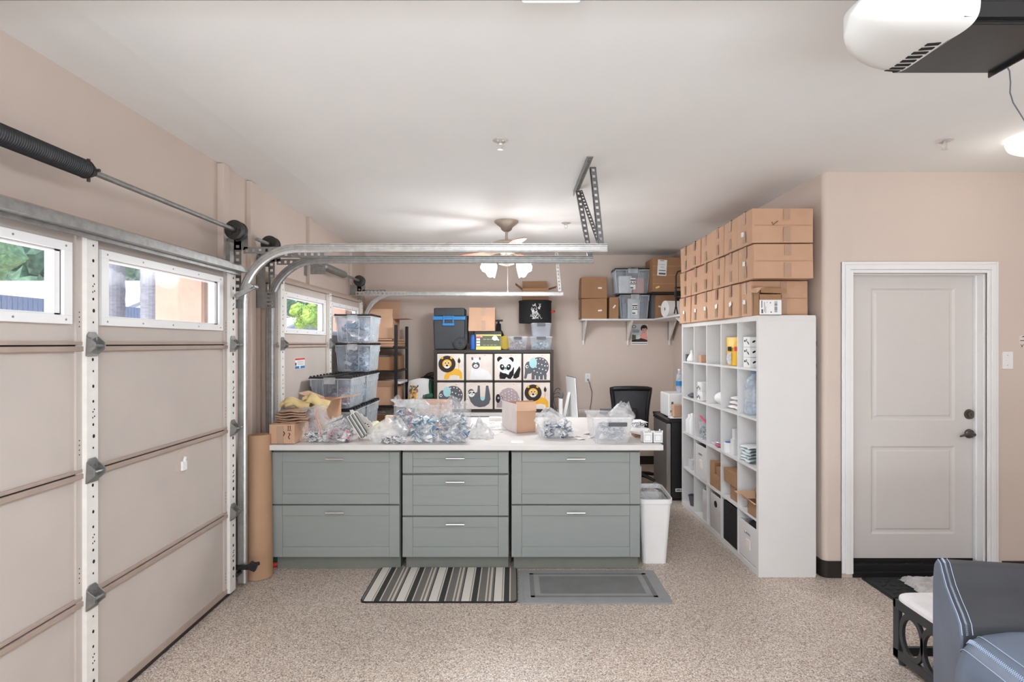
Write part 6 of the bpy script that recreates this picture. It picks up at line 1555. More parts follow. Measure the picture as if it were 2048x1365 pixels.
b = MB().prism([(x, max(z, CT+.002)) for x, z in P], 4.56, 4.575); b.build('plate', 'steelw', t)
b = MB()
for (px, py) in ((722, 843), (728, 847), (733, 846), (738, 848), (740, 852)): b.ell(X(px, 4.6), Z(py, 4.6), .006, .004, 4.5585, 4.5602)
b.build('punched_hole', 'dark', t)
for q, (pa, pb) in enumerate((((719, 878), (734, 864)), ((732, 862), (750, 856)))):
    D0, D1_ = 822.8/(pa[1]-687), 822.8/(pb[1]-687)
    b = MB().tube([(X(pa[0], D0), D0, CT+.012), (X(pb[0], D1_), D1_, CT+.012+.004*q)], .011, 6); o = b.build('wood_piece', 'wood'); tag(o, 'small raw wooden stick on the worktop, %s' % ('nearer one', 'farther one')[q], 'stick', 'raw wooden sticks')
o = MB().grid(lambda u, v: (X(735+38*u, 4.9), 4.75+.22*v, CT+.004+.05*math.sin(PI*u)*math.sin(PI*v)+.015*noise.noise(Vector((u*6, v*6, 2)))), 16, 12).build('cream_paper', 'creamy', smooth=True, solid=.002); tag(o, 'crumpled pale yellow paper beside the punched plate', 'paper')
o = MB().grid(lambda u, v: (X(762+36*u, 5.0), 4.62+.2*v, CT+.003+.02*math.sin(PI*u)*math.sin(PI*v)+.012*noise.noise(Vector((u*6, v*6, 5)))), 16, 12).build('crumpled_paper', 'paper', smooth=True, solid=.002) if False else None
box_thing('small_box', 'small cream block at the back of the worktop by the rack', 'block', X(771, 4.8), X(790, 4.8), 4.78, 4.84, CT, Z(832, 4.8)+.0, 'creamy2')
o = MB().rbox((X(752, 4.7), 4.68, CT+.006), (.16, .12, .010), (0, 0, .3)).build('cream_paper', 'creamy'); tag(o, 'flat cream paper stack behind the wooden sticks', 'paper')

# low milky bag of small white parts
t, cx, rx, h = zipbag('zip_bag', 'flat milky bag of tiny white fittings between the sticks and the blue-packet bags', 733, 817, 842, 4.22, .12, .06, 12, 'bagw', fill=.75, lean=(.02, .06))
bits('hardware_bits', 'tiny white fittings spilling at the front of the milky bag', blobreg(X(785, 4.1), 4.125, CT, .095, .05, .05), 240, ['p_white', 'p_white', 'zinc', 'p_white', 'slate'], 53, (.005, .011), zfl=CT)
# three big bags of packets
t, cx, rx, h = zipbag('zip_bag', 'rear tall clear bag of red and blue packets, its mouth folded to the left', 785, 836, 800, 4.50, .10, .11, 21, lean=(.02, .02), fill=.62)
bits('hardware_packets', 'red and blue packets inside the rear tall bag', blobreg(cx, 4.50, CT, rx*.82, .08, .20), 300, ['p_blue', 'p_navy', 'p_white', 'p_pink', 'p_grey', 'p_white', 'p_white'], 54, (.012, .028), zfl=CT)
blobm = MB().grid(lambda u, v: (X(786+70*u, 4.5)+.02*math.sin(5*v), 4.46+.04*v+.012*math.sin(7*u), Z(812-13*v+6*u*(1-v), 4.5)+.006*noise.noise(Vector((u*7, v*5, 0)))), 20, 8)
blobm.build('bag_mouth', 'bagw', t, smooth=True, solid=.001)
t, cx, rx, h = zipbag('zip_bag', 'middle clear bag of teal and white packets on the worktop', 823, 878, 815, 4.19, .10, .09, 22, lean=(.01, .06), fill=.75)
bits('hardware_packets', 'teal and white packets inside the middle bag', blobreg(cx, 4.19, CT, rx*.9, .085, .185), 330, ['p_teal', 'p_white', 'p_blue', 'p_white', 'p_grey', 'p_whiteblue'], 55, (.014, .032), zfl=CT)
t, cx, rx, h = zipbag('zip_bag', 'right clear bag of dark blue packets with a peaked corner', 874, 940, 806, 4.17, .11, .10, 23, lean=(.02, .05), fill=.75)
bits('hardware_packets', 'dark blue and grey packets inside the peaked bag', blobreg(cx, 4.17, CT, rx*.9, .09, .205), 380, ['p_navy', 'p_white', 'p_whiteblue', 'p_grey', 'p_blue', 'zinc', 'p_white'], 56, (.014, .032), zfl=CT)
t = thing('wrapped_carton', 'tan film-wrapped box behind the three packet bags', 'box', (X(876, 4.7), 4.72, CT))
b = MB(); b.xf = Matrix.Translation((X(872, 4.75), 4.74, CT+.001)) @ Matrix.Rotation(-.25, 4, 'Z')
b.box(-.11, .11, -.09, .09, 0, Z(801, 4.72)-CT-.002); b.build('body', 'wrapped', t, bevel=.003)
b = MB(); b.xf = Matrix.Translation((X(872, 4.75), 4.74, CT+.001)) @ Matrix.Rotation(-.25, 4, 'Z')
for k in range(6): b.box(-.112, .112, -.0925, .0925, .03+k*.036, .033+k*.036)
b.build('wrap_ridges', 'p_white', t)

# crumpled clear film and papers in the middle
def crumple(name, label, cx, cy, rx, ry, h, seed, m='bagw', cat='film', n=28):
    b = MB().grid(lambda u, v: (cx+rx*(2*u-1)*(1+.2*noise.noise(Vector((v*4, seed, 0)))), cy+ry*(2*v-1), CT+.002+max(0, h*(1-(2*u-1)**2)*(1-(2*v-1)**2)*(.5+.9*abs(noise.noise(Vector((u*3+seed, v*3, seed))))))+.002*abs(noise.noise(Vector((u*19, v*19, seed))))), n, n)
    o = b.build(name, m, smooth=True, solid=.001); return tag(o, label, cat)
crumple('plastic_film', 'crumpled clear film right of the peaked packet bag', X(960, 4.4), 4.42, .105, .12, .16, 3.1, 'bagw')
crumple('plastic_film', 'flat crumpled white film behind the torn scraps, middle of the worktop', X(985, 4.75), 4.85, .13, .12, .07, 8.2, 'bagw')
rnd = random.Random(15)
for q in range(7):
    px, D = (945, 965, 985, 958, 992, 975, 1003)[q], (4.30, 4.42, 4.36, 4.62, 4.5, 4.27, 4.62)[q]
    a = rnd.uniform(0, 3); s_ = rnd.uniform(.012, .024)
    o = MB().add([(X(px, D)+s_*math.cos(a+k*1.57)*(1+.4*rnd.random()), D+s_*math.sin(a+k*1.57), CT+.001+.006*(k % 2)) for k in range(4)], [(0, 1, 2, 3)]).build('paper_scrap', 'woodpale' if q % 2 else 'paper', solid=.0015); tag(o, 'torn scrap between the peaked packet bag and open carton, %s' % ('leftmost', 'second from the left', 'near the white sheet', 'small one behind the leftmost', 'beside the carton foot', 'closest to the worktop edge', 'against the carton side')[q], 'scrap', 'torn scraps, middle of the worktop')
o = MB().box(X(1022, 4.12), X(1047, 4.12), 4.10, 4.22, CT, CT+.0015).build('paper_sheet', 'paper'); tag(o, 'small white sheet at the worktop edge below the open carton', 'paper')
box_thing('white_carton', 'white box at the back edge of the worktop before the desk', 'box', X(978, 5.3), X(1003, 5.3), 5.30, 5.40, CT, Z(836, 5.3), 'white')
# open carton with white side
x0, x1 = X(1004, 4.66), X(1076, 4.66); xm = X(1032, 4.56)
t = thing('open_carton', 'opened carton with one white side panel in the middle of the worktop', 'box', (X(1042, 4.7), 4.7, CT))
h = Z(808, 4.6)-CT; B = [(xm, 4.57), (X(1071, 4.62), 4.62), (X(1070, 5.0), 5.0), (X(1008, 4.95), 4.95), ]
pA, pB, pC, pD = Vector((X(1032, 4.56), 4.56)), Vector((X(1071, 4.64), 4.64)), Vector((X(1066, 5.0), 5.0)), Vector((X(1004, 4.86), 4.86))
def wallslab(b, p, q, z0, z1, th=.004):
    d = (q-p).normalized(); n_ = Vector((-d.y, d.x)); P = []
    for z in (z0, z1):
        for pt, k in ((p, 0), (q, 0), (q, 1), (p, 1)): w_ = pt+n_*th*k; P.append((w_.x, w_.y, z))
    return b.hexa(P)
b = MB(); wallslab(b, pA, pB, CT, CT+.175); wallslab(b, pB, pC, CT, CT+.175); wallslab(b, pC, pD, CT, CT+.22); b.use(1); wallslab(b, pD, pA, CT, CT+h)
b.use(0).prism([tuple(pA), tuple(pB), tuple(pC), tuple(pD)], CT, CT+.003, 'z')
b.build('body', ['kraft', 'boxwhite'], t)
b = MB(); q1 = pA+Vector((.0, .0)); 
b.hexa([(pA.x+.003, pA.y-.002, CT+.175), (pB.x+.008, pB.y-.002, CT+.165), (pB.x+.006, pB.y+.13, CT+.225), (pA.x+.002, pA.y+.12, CT+.235), (pA.x+.003, pA.y-.002, CT+.178), (pB.x+.008, pB.y-.002, CT+.168), (pB.x+.006, pB.y+.13, CT+.228), (pA.x+.002, pA.y+.12, CT+.238)])
b.build('flap', 'kraft', t)
# peaked bag right of it
t, cx, rx, h = zipbag('zip_bag', 'peaked clear bag of silver pieces right of the opened carton', 1072, 1144, 822, 4.42, .11, .03, 31, 'bagw', fill=.85, lean=(-.06, .02), amp=.16)
bits('hardware_bits', 'silver and blue-grey pieces inside the peaked bag by the opened carton', blobreg(cx+.02, 4.38, CT, rx*.85, .09, .135), 260, ['p_grey', 'p_white', 'zinc', 'p_navy', 'p_white'], 57, (.012, .03), zfl=CT)
for q in range(7):
    px, D = 1128+q*9+rnd.uniform(-3, 3), rnd.uniform(4.27, 4.55); a = rnd.uniform(0, 3); s_ = rnd.uniform(.02, .04)
    o = MB().add([(X(px, D)+s_*math.cos(a+k*1.57)*(1+.5*rnd.random()), D+s_*math.sin(a+k*1.57), CT+.001+.014*(k % 2)*rnd.random()) for k in range(4)], [(0, 1, 2), (0, 2, 3)]).build('paper_scrap', 'paper', solid=.0012); tag(o, 'crumpled white scrap between silver-pieces bag and milky bin, %s' % ('nearest the bag', 'second from the bag', 'third from the bag', 'middle of the row', 'third from the bin', 'second from the bin', 'nearest the bin')[q], 'scrap', 'white scraps by the clear bin')
# milky bin with grey grip
D = 4.12; x0, x1 = X(1184, D), X(1266, D); h = Z(834, D)-CT
t = thing('clear_bin', 'milky open bin with dark grey grip near the right end of the worktop', 'bin', ((x0+x1)/2, 4.27, CT))
R0 = rrect(x0+.022, x1-.03, 4.11, 4.44, .03); R1 = rrect(x0, x1, 4.09, 4.50, .03); n = len(R0)
v = [(x, y, CT+.001) for x, y in R0]+[(x, y, CT+h) for x, y in R1]
MB().add(v, [(i, (i+1) % n, n+(i+1) % n, n+i) for i in range(n)]+[tuple(range(n))]).build('body', 'binf', t, solid=.0025)
R2 = rrect(x0-.008, x1+.008, 4.082, 4.508, .035); v = [(x, y, CT+h-.012) for x, y in R2]+[(x, y, CT+h) for x, y in R2]+[(x, y, CT+h) for x, y in R1]+[(x, y, CT+h-.012) for x, y in R1]
f = []
for L in range(4):
    for k in range(n): f.append((L*n+k, L*n+(k+1) % n, ((L+1) % 4)*n+(k+1) % n, ((L+1) % 4)*n+k))
MB().add(v, f).build('rim', 'tote_milky', t)
MB().box(X(1215, D), X(1252, D), 4.070, 4.084, Z(852, D), Z(844, D)).build('grip', 'slate', t, bevel=.004)
MB().box(X(1200, 4.5), X(1234, 4.5), 4.508, 4.522, CT+h-.03, CT+h+.012).build('grip', 'slate', t, bevel=.004)
bits('hardware_bits', 'blue-grey pieces at the bottom of the milky bin', blobreg((x0+x1)/2, 4.26, CT+.004, .10, .12, .12), 260, ['p_blue', 'p_navy', 'p_grey', 'p_white', 'zinc'], 58, (.012, .026), zfl=CT+.005)
blobt = thing('zip_bag', 'clear bag spilling over the back rim of the milky bin', 'bag', (X(1240, 4.4), 4.4, CT+.10))
blobbag(MB(), X(1238, 4.4), 4.36, CT+.10, .10, .08, .155, .04, 30, 16, .18, 44, (.03, 0)).build('film', 'bagw', blobt, smooth=True)
# papers, white lid and two castle-topped holders on the right end
for q, (px, D, a) in enumerate(((1272, 4.9, .4), (1284, 4.7, -.3), (1278, 5.2, .1))):
    o = MB().rbox((X(px, D)-.03, D, CT+.003+.004*q), (.16, .21, .0025), (0, 0, a)).build('paper_sheet', 'paper'); tag(o, 'loose printed sheet behind the two white holders, %s' % ('middle one', 'nearest one', 'farthest one')[q], 'paper')
bits('wire_clips', 'small grey clips scattered behind the milky bin', blobreg(X(1276, 4.85), 4.88, CT+.010, .06, .09, .03), 60, ['p_white', 'slate', 'zinc'], 59, (.008, .02), zfl=CT+.012)
o = MB().hexa([(X(1262, 4.4), 4.40, CT+.03), (X(1286, 4.3), 4.26, CT+.03), (X(1292, 4.4), 4.42, CT+.03), (X(1272, 4.6), 4.62, CT+.03), (X(1262, 4.4), 4.40, CT+.042), (X(1286, 4.3), 4.26, CT+.042), (X(1292, 4.4), 4.42, CT+.042), (X(1272, 4.6), 4.62, CT+.042)]).use(1).box(X(1268, 4.4), X(1284, 4.4), 4.36, 4.5, CT, CT+.03).build('tray', ['whitep', 'kraftd']); tag(o, 'small white lid on a brown block beside the milky bin', 'lid')
for q in range(2):
    D = 4.12; a0, a1 = X(1286+20.5*q, D), X(1305.5+20.5*q, D); z0 = CT; z1 = Z(866, D)
    t = thing('card_holder', 'white castle-topped holder with a framed front, %s of two' % ('left', 'right')[q], 'holder', ((a0+a1)/2, D+.04, z0), group='white castle-topped holders')
    b = MB().box(a0, a1, D, D+.004, z0, z1).box(a0, a1, D+.076, D+.08, z0, z1).box(a0, a0+.004, D, D+.08, z0, z1).box(a1-.004, a1, D, D+.08, z0, z1).box(a0, a1, D, D+.08, z0, z0+.004)
    b.box(a0, a0+.010, D, D+.012, z1, z1+.014).box(a1-.010, a1, D, D+.012, z1, z1+.014).box(a1-.010, a1, D+.07, D+.08, z1, z1+.014)
    b.build('body', 'whitep', t, bevel=.001)
    b = MB()
    for (p, r_, s_, u_) in ((a0+.012, a1-.012, z1-.018, z1-.016), (a0+.012, a1-.012, z0+.014, z0+.016), (a0+.012, a0+.014, z0+.014, z1-.016), (a1-.014, a1-.012, z0+.014, z1-.016)): b.box(p, r_, D-.001, D, s_, u_)
    b.build('front_frame', 'p_grey', t)

# ------------------------------------------------------------------ ceiling things
t = thing('tube_fixture', 'long white ceiling tube fixture cut by the top edge of the picture', 'ceiling light', (.128, 1.3, CEIL))
fxa, fxb, fy1 = X(1038, 1.93), X(1165, 1.93), 1.93
zf = Z(11, 1.93)
MB().box(fxa, fxb, .62, fy1, zf+.02, CEIL-.0005).build('housing', 'trim', t, bevel=.006)
MB().box(fxa+.008, fxb-.008, .63, fy1-.008, zf, zf+.022).build('diffuser', 'lens', t, bevel=.01)
t = thing('tube_fixture', 'added white tube fixture housing on the ceiling, unseen behind the viewer', 'ceiling light', (1.9, -.9, CEIL))  # unseen housing added to go with the rear ceiling fill
MB().box(1.78, 2.02, -1.55, -.25, CEIL-.03, CEIL-.0005).build('housing', 'trim', t, bevel=.006)
# sprinkler heads
def sprinkler(px, D, label):
    x = X(px, D); t = thing('sprinkler_head', label, 'sprinkler', (x, D, CEIL))
    MB().lathe((x, D, CEIL), [(.046, 0), (.046, -.004), (.030, -.010), (.022, -.004), (.0, -.003)], 24).build('escutcheon', 'trimchrome', t, smooth=False)
    b = MB().cyl((x, D, CEIL), (x, D, CEIL-.022), .011, n=12)
    for q in (-1, 1): b.tube([(x+q*.010, D, CEIL-.018), (x+q*.017, D, CEIL-.032), (x+q*.005, D, CEIL-.048)], .003, 6)
    b.cyl((x, D, CEIL-.048), (x, D, CEIL-.053), .005, n=8).cyl((x, D, CEIL-.053), (x, D, CEIL-.055), .017, n=14); b.build('nozzle', 'trimchrome', t)
sprinkler(1001, 3.37, 'ceiling sprinkler head straight above the middle of the worktop'); sprinkler(1889, 3.37, 'ceiling sprinkler head near the entry door wall'); sprinkler(1132, 5.68, 'ceiling sprinkler head between the fan and the punched hanger')

# ceiling fan
fx, fy = X(1013, 5.6), 5.6
t = thing('ceiling_fan', 'nickel ceiling fan with rosy blades and lit glass shades', 'ceiling fan', (fx, fy, CEIL))
MB().lathe((fx, fy, CEIL), [(.118, 0), (.118, -.012), (.10, -.03), (.06, -.06), (.05, -.085), (.03, -.10), (.02, -.105)], 32).build('canopy', 'nickel', t, smooth=True)
MB().cyl((fx, fy, CEIL-.09), (fx, fy, CEIL-.20), .014, n=14).build('downrod', 'nickel', t)
zm = CEIL-.185
MB().lathe((fx, fy, zm), [(.03, .0), (.10, -.012), (.15, -.03), (.16, -.05), (.155, -.09), (.11, -.115), (.06, -.125), (.05, -.19), (.075, -.20), (.075, -.235), (.03, -.25), (.02, -.25)], 36).build('motor', 'nickel', t, smooth=True)
for k in range(5):
    a = -.12+2*PI*k/5; d = Vector((math.cos(a), math.sin(a), 0)); n_ = Vector((-d.y, d.x, 0)); tl = .16
    def bl(s_, w_, up): return Vector((fx, fy, zm-.105))+d*s_+n_*w_+Vector((0, 0, up+w_*tl))
    P = []
    pr = [(.22, .05), (.30, .062), (.55, .07), (.64, .062), (.67, .03)]
    out = [bl(s_, -w_, 0) for s_, w_ in pr]+[bl(s_, w_, 0) for s_, w_ in reversed(pr)]; m_ = len(out)
    MB().add(out+[p+Vector((0, 0, .007)) for p in out], [tuple(range(m_)), tuple(reversed(range(m_, 2*m_)))]+[(i, (i+1) % m_, m_+(i+1) % m_, m_+i) for i in range(m_)]).build('blade', 'copperblade', t)
    q = [bl(.10, -.02, -.004), bl(.26, -.035, -.004), bl(.26, .035, -.004), bl(.10, .02, -.004)]
    MB().add(q+[p+Vector((0, 0, .005)) for p in q], [(0, 3, 2, 1), (4, 5, 6, 7), (0, 1, 5, 4), (1, 2, 6, 5), (2, 3, 7, 6), (3, 0, 4, 7)]).build('blade_arm', 'nickel', t)
for k in range(4):
    a = .62+2*PI*k/4+(.3 if k % 2 else 0); d = Vector((math.cos(a), math.sin(a), 0)); p = Vector((fx, fy, zm-.215))
    MB().tube([p+d*.05, p+d*.12+Vector((0, 0, .012)), p+d*.155+Vector((0, 0, -.008))], .009, 8).build('lamp_arm', 'nickel', t, smooth=True)
    ax = (d*.72+Vector((0, 0, -.69))).normalized()
    b = MB(); b.xf = Matrix.Translation(p+d*.145+Vector((0, 0, -.005))) @ ax.to_track_quat('Z', 'Y').to_matrix().to_4x4()
    b.grid(lambda u, v: ((.024+.052*v**.7)*(1+.07*v*v*math.sin(10*PI*u))*math.cos(2*PI*u), (.024+.052*v**.7)*(1+.07*v*v*math.sin(10*PI*u))*math.sin(2*PI*u), .115*v+.006*v*math.sin(10*PI*u)), 50, 8, wrap=True)
    sh = b.build('glass_shade', 'lampglass', t, smooth=True, solid=.002)
    l = lamp('fan_bulb_light', 'SPOT', tuple(p+d*.25+Vector((0, 0, -.10))), 12, (.92, .96, 1), radius=.08); l.data.spot_size = math.radians(176); l.data.spot_blend = .25
    lamp('fan_glow_light', 'POINT', tuple(p+d*.25+Vector((0, 0, -.14))), 7, (.92, .96, 1), radius=.10)
MB().tube([(fx+.01, fy-.05, zm-.24), (fx+.012, fy-.05, zm-.50)], .0012, 5).cyl((fx+.012, fy-.05, zm-.50), (fx+.012, fy-.05, zm-.53), .009, .004, 10).build('pull_chain', 'nickel', t)

# right-hand ceiling lamp, at the picture edge
lx, ly = 3.04, 3.3
t = thing('ceiling_lamp', 'lit ruffled-glass ceiling lamp at the right edge of the picture', 'ceiling light', (lx, ly, CEIL))
MB().lathe((lx, ly, CEIL), [(.12, 0), (.12, -.012), (.07, -.02), (.02, -.024)], 28).build('canopy', 'trim', t, smooth=False)
b = MB().grid(lambda u, v: (lx+(.165-.02*v-.10*v**4)*(1+.03*(1-v)*math.sin(24*PI*u))*math.cos(2*PI*u), ly+(.165-.02*v-.10*v**4)*(1+.03*(1-v)*math.sin(24*PI*u))*math.sin(2*PI*u), CEIL-.015-.085*v), 96, 10, wrap=True)
b.build('glass_shade', 'lampglass2', t, smooth=True, solid=.003)

# garage door opener
oy0, oy1 = 1.479, 1.75; oz = Z(147, 1.75); ox0, ox1 = 1.152, 1.449
t = thing('door_opener', 'black garage door opener with white curved light cover under the ceiling', 'opener', (1.25, 1.6, 2.6))
b = MB().hexa([(ox0, oy0, oz), (ox1, oy0, oz), (ox1, oy1, oz), (ox0, oy1, oz), (ox0, oy0+.01, oz+.10), (ox1, oy0+.01, oz+.10), (ox1, oy1, oz+.10), (ox0, oy1, oz+.10)])
b.build('body', 'opener', t, bevel=.004)
b = MB().box(ox0, ox1, oy0-.012, oy0+.0, oz+.012, oz+.05); b.build('side_channel', 'black', t)
b = MB().hexa([(ox0, oy0-.01, oz+.05), (ox1+.02, oy0-.01, oz+.05), (ox1+.02, oy0+.0, oz+.05), (ox0, oy0, oz+.05), (ox0, oy0-.05, oz+.13), (ox1+.02, oy0-.05, oz+.13), (ox1+.02, oy0-.04, oz+.13), (ox0, oy0-.04, oz+.13)]); b.build('upper_panel', 'opener', t)
b = MB().box(ox1, ox1+.006, oy0-.01, oy1+.006, oz-.012, oz+.10); b.build('end_plate', 'opener', t, bevel=.002)
# white cover: a bulging end cap
CE = .42
def cov(u, v):
    a = 2*PI*u; cy_, cz_ = (oy0+oy1)/2-.005, oz+.075
    ry, rz = .150, .088
    ca, sa = math.cos(a), math.sin(a)
    k = (max(0, 1-v**2.4))**.5
    y = cy_+ry*k*math.copysign(abs(ca)**CE, ca); z = cz_+rz*k*math.copysign(abs(sa)**CE, sa)
    x = 1.160-.22*v+.035*max(0, (oy0+.06-y)/.1)*(1-v)
    return (x, y-.006*v, z+.02*v)
b = MB().grid(cov, 72, 20, wrap=True)
n = 72; b.add([cov(i/n, 0) for i in range(n)], [tuple(range(n))])
cv = b.build('light_cover', 'coverw', t, smooth=True)
b = MB()
def uy(y):
    q = max(-1, min(1, (y-((oy0+oy1)/2-.005))/.150)); ca = math.copysign(abs(q)**(1/CE), q)
    return (2*PI-math.acos(ca))/(2*PI)
for k in range(8):      # slanted vent slots along the lower edge
    y = 1.722-.0235*k; v0, v1 = .04, .17+.02*(k < 6)
    P = [Vector(cov(uy(y), v0)), Vector(cov(uy(y-.012), v0)), Vector(cov(uy(y), v1)), Vector(cov(uy(y+.012), v1))]
    b.hexa([p+Vector((0, 0, -.0025)) for p in P]+[p+Vector((0, 0, .002)) for p in P])
b.build('vent_slot', 'dark', t)
b = MB()
for (x, y) in ((1.2, 1.5), (1.42, 1.5), (1.2, 1.73), (1.42, 1.73)): perf(b, (x, y, oz+.10), (x, y, CEIL), (1, 0, 0), .03, (0, 1, 0), .003, .04)
b.build('ceiling_bracket', 'galvd', t)
b = MB().box(-1.80, 1.0, 1.585, 1.615, 2.5935, 2.625)
o = b.build('opener_rail', 'galvd'); tag(o, 'long steel opener rail running to the garage door header', 'rail')
b = MB().box(-2.0, -1.80, 1.57, 1.63, 2.58, 2.64)
o = b.build('header_bracket', 'galvd'); tag(o, 'steel bracket holding the opener rail to the door header', 'bracket')
D = 1.9
b = MB().tube([(X(2012, D), D, Z(130, D)), (X(2019, D), D, Z(142, D)), (X(2021, D), D, Z(165, D)), (X(2020, D), D, Z(185, D)), (X(2026, D), D, Z(205, D)), (X(2048, D), D, Z(240, D)), (X(2100, D), D, Z(300, D)), (X(2190, D), D, Z(210, D)), (X(2210, D), D, Z(60, D)), (X(2210, D), D, CEIL)], .0022, 6)
b.tube([(X(2012, D), D, Z(130, D)), (ox1+.003, 1.74, oz+.08)], .0022, 6)
o = b.build('opener_cable', 'slate', smooth=True); tag(o, 'thin grey cable hanging from the opener at the right', 'cable')

# ------------------------------------------------------------------ recliner, stool, door mats
t = thing('recliner', 'slate-blue leather recliner with pale stitching, cut by the picture corner', 'armchair', (2.1, 2.0, 0))
def arm_prof(k):      # cross-section of the far arm in (Y, Z), k 0..1 from the outer foot over the crest to the seat joint
    pts = [(2.49, .05), (2.50, .35), (2.50, .60), (2.485, .68), (2.455, .712), (2.425, .705), (2.40, .675), (2.36, .635), (2.30, .598), (2.25, .572), (2.215, .545), (2.20, .50), (2.20, .05)]
    s_ = k*(len(pts)-1); i = min(int(s_), len(pts)-2); f_ = s_-i
    return pts[i][0]*(1-f_)+pts[i+1][0]*f_, pts[i][1]*(1-f_)+pts[i+1][1]*f_
def armfront(y, z):   # X of the arm's front edge
    return 1.715+(y-2.20)*.36
def armpt(u, v):
    y, z = arm_prof(v); xf = armfront(y, z); xe = 2.75
    s_ = u*u; x = xf+(xe-xf)*s_
    r_ = max(0, 1-(x-xf)/.03); ins = .012*r_*r_
    cy_, cz_ = 2.35, .45
    y2 = y+(cy_-y)*ins*2; z2 = z+(cz_-z)*ins*2 if z > .1 else z
    return (x, y2, z2-.045*min(1, (x-xf)/.8)*(1 if z > .55 else 0)*max(0, (z-.5)/.2))
b = MB().grid(armpt, 22, 48)
pf = [armpt(0, k/47) for k in range(48)]; b.add(pf, [tuple(range(48))])
b.m = [1 if (9 <= (i // 21) <= 43 and i < 21*47 and (i % 21) > 1) else 0 for i in range(len(b.f))]  # inner arm and crest take the darker leather, shade put into colour
ao = b.build('armrest', ['leather', 'leather_shaded'], t)
for p in ao.data.polygons: p.use_smooth = len(p.vertices) == 4
def ma(u, v):
    x, y, z = armpt(u, v); return (x-.05, 3.36-y, z)
b = MB().grid(ma, 12, 40); pf = [ma(0, k/39) for k in range(40)]; b.add(pf, [tuple(range(40))]); b.build('armrest', 'leather', t)
CP = [(1.735, .05), (1.70, .14), (1.672, .25), (1.662, .34), (1.668, .42), (1.690, .485), (1.722, .522), (1.77, .540), (1.86, .552), (2.05, .552), (2.25, .54), (2.50, .52)]
def cup(u, v, lift=0):
    s_ = u*(len(CP)-1); i = min(int(s_), len(CP)-2); f_ = s_-i; f2 = f_*f_*(3-2*f_)*.3+f_*.7
    x = CP[i][0]*(1-f2)+CP[i+1][0]*f2; z = CP[i][1]*(1-f2)+CP[i+1][1]*f2
    y = 2.195-(2.195-1.165)*v
    e = min(v, 1-v); round_ = max(0, 1-e/.07)
    shift = -.11*(2.2-y)*max(0, 1-abs(y-1.9)/1.5) if y > 1.68 else -.057+.11*(1.68-y)
    z2 = z-(.030*round_**2 if z > .3 else 0); x2 = x+.022*round_**2
    return Vector((x2+shift*max(0, 1-(x-1.66)/.6)-0, y, z2+lift))
b = MB().grid(lambda u, v: tuple(cup(u, v)), 45, 40)
pf = [tuple(cup(k/44, 0)) for k in range(45)]+[(2.5, 2.195, .05)]; b.add(pf, [tuple(range(46))])
pf = [tuple(cup(k/44, 1)) for k in range(45)]+[(2.5, 1.165, .05)]; b.add(pf, [tuple(range(46))])
b.add([(1.735, 2.19, .05), (1.735, 1.165, .05), (2.5, 1.165, .05), (2.5, 2.19, .05)], [(0, 1, 2, 3)])
o = b.build('seat_cushion', 'leather', t)
for p in o.data.polygons: p.use_smooth = len(p.vertices) == 4
b = MB()
def uof(i): return i/(len(CP)-1)
for uu in (uof(5.0), uof(6.6)):
    b.tube([cup(uu, k/60)+Vector((-.002, 0, .002)) for k in range(61)], .0016, 5)
nz = 260
b.tube([cup(uof(5.0)+(.40+(.20 if k % 2 else 0))*(uof(6.6)-uof(5.0)), k/nz)+Vector((-.0018, 0, .002)) for k in range(nz+1)], .0014, 4)
# arm edge stitching
def ap(x_off, k, out=.002):
    y, z = arm_prof(k); xf = armfront(y, z); u_ = (max(0, x_off)/(2.75-xf))**.5; p = Vector(armpt(u_, k)); y1, z1 = arm_prof(min(1, k+.01)); y0, z0 = arm_prof(max(0, k-.01))
    n_ = Vector((0, -(z1-z0), (y1-y0))).normalized(); n_ = -n_ if n_.dot(Vector((0, y-2.33, z-.3))) < 0 and z > .6 else n_
    return p+Vector((0, -.6, .6)).normalized()*out
ks = [.28+.62*q/80 for q in range(81)]
b.tube([ap(.006, k) for k in ks], .0016, 5); b.tube([ap(.045, k) for k in ks], .0016, 5)
b.tube([ap(.020+(.008 if q % 2 else 0), .30+.60*q/200) for q in range(201)], .0014, 4)
b.build('stitching', 'thread', t)
b = MB().grid(lambda u, v: (2.50-.05*math.sin(PI*v)+.12*v+.30*(.5-.5*math.cos(2*PI*u))*.9, 1.68+.52*math.copysign(abs(math.cos(2*PI*u))**.5, math.cos(2*PI*u))*(1-.12*v**4), .30+.75*v), 40, 14, wrap=True)
b.build('backrest', 'leather', t, smooth=True)
MB().box(1.80, 2.72, .90, 2.46, .0, .05).build('base', 'black', t)

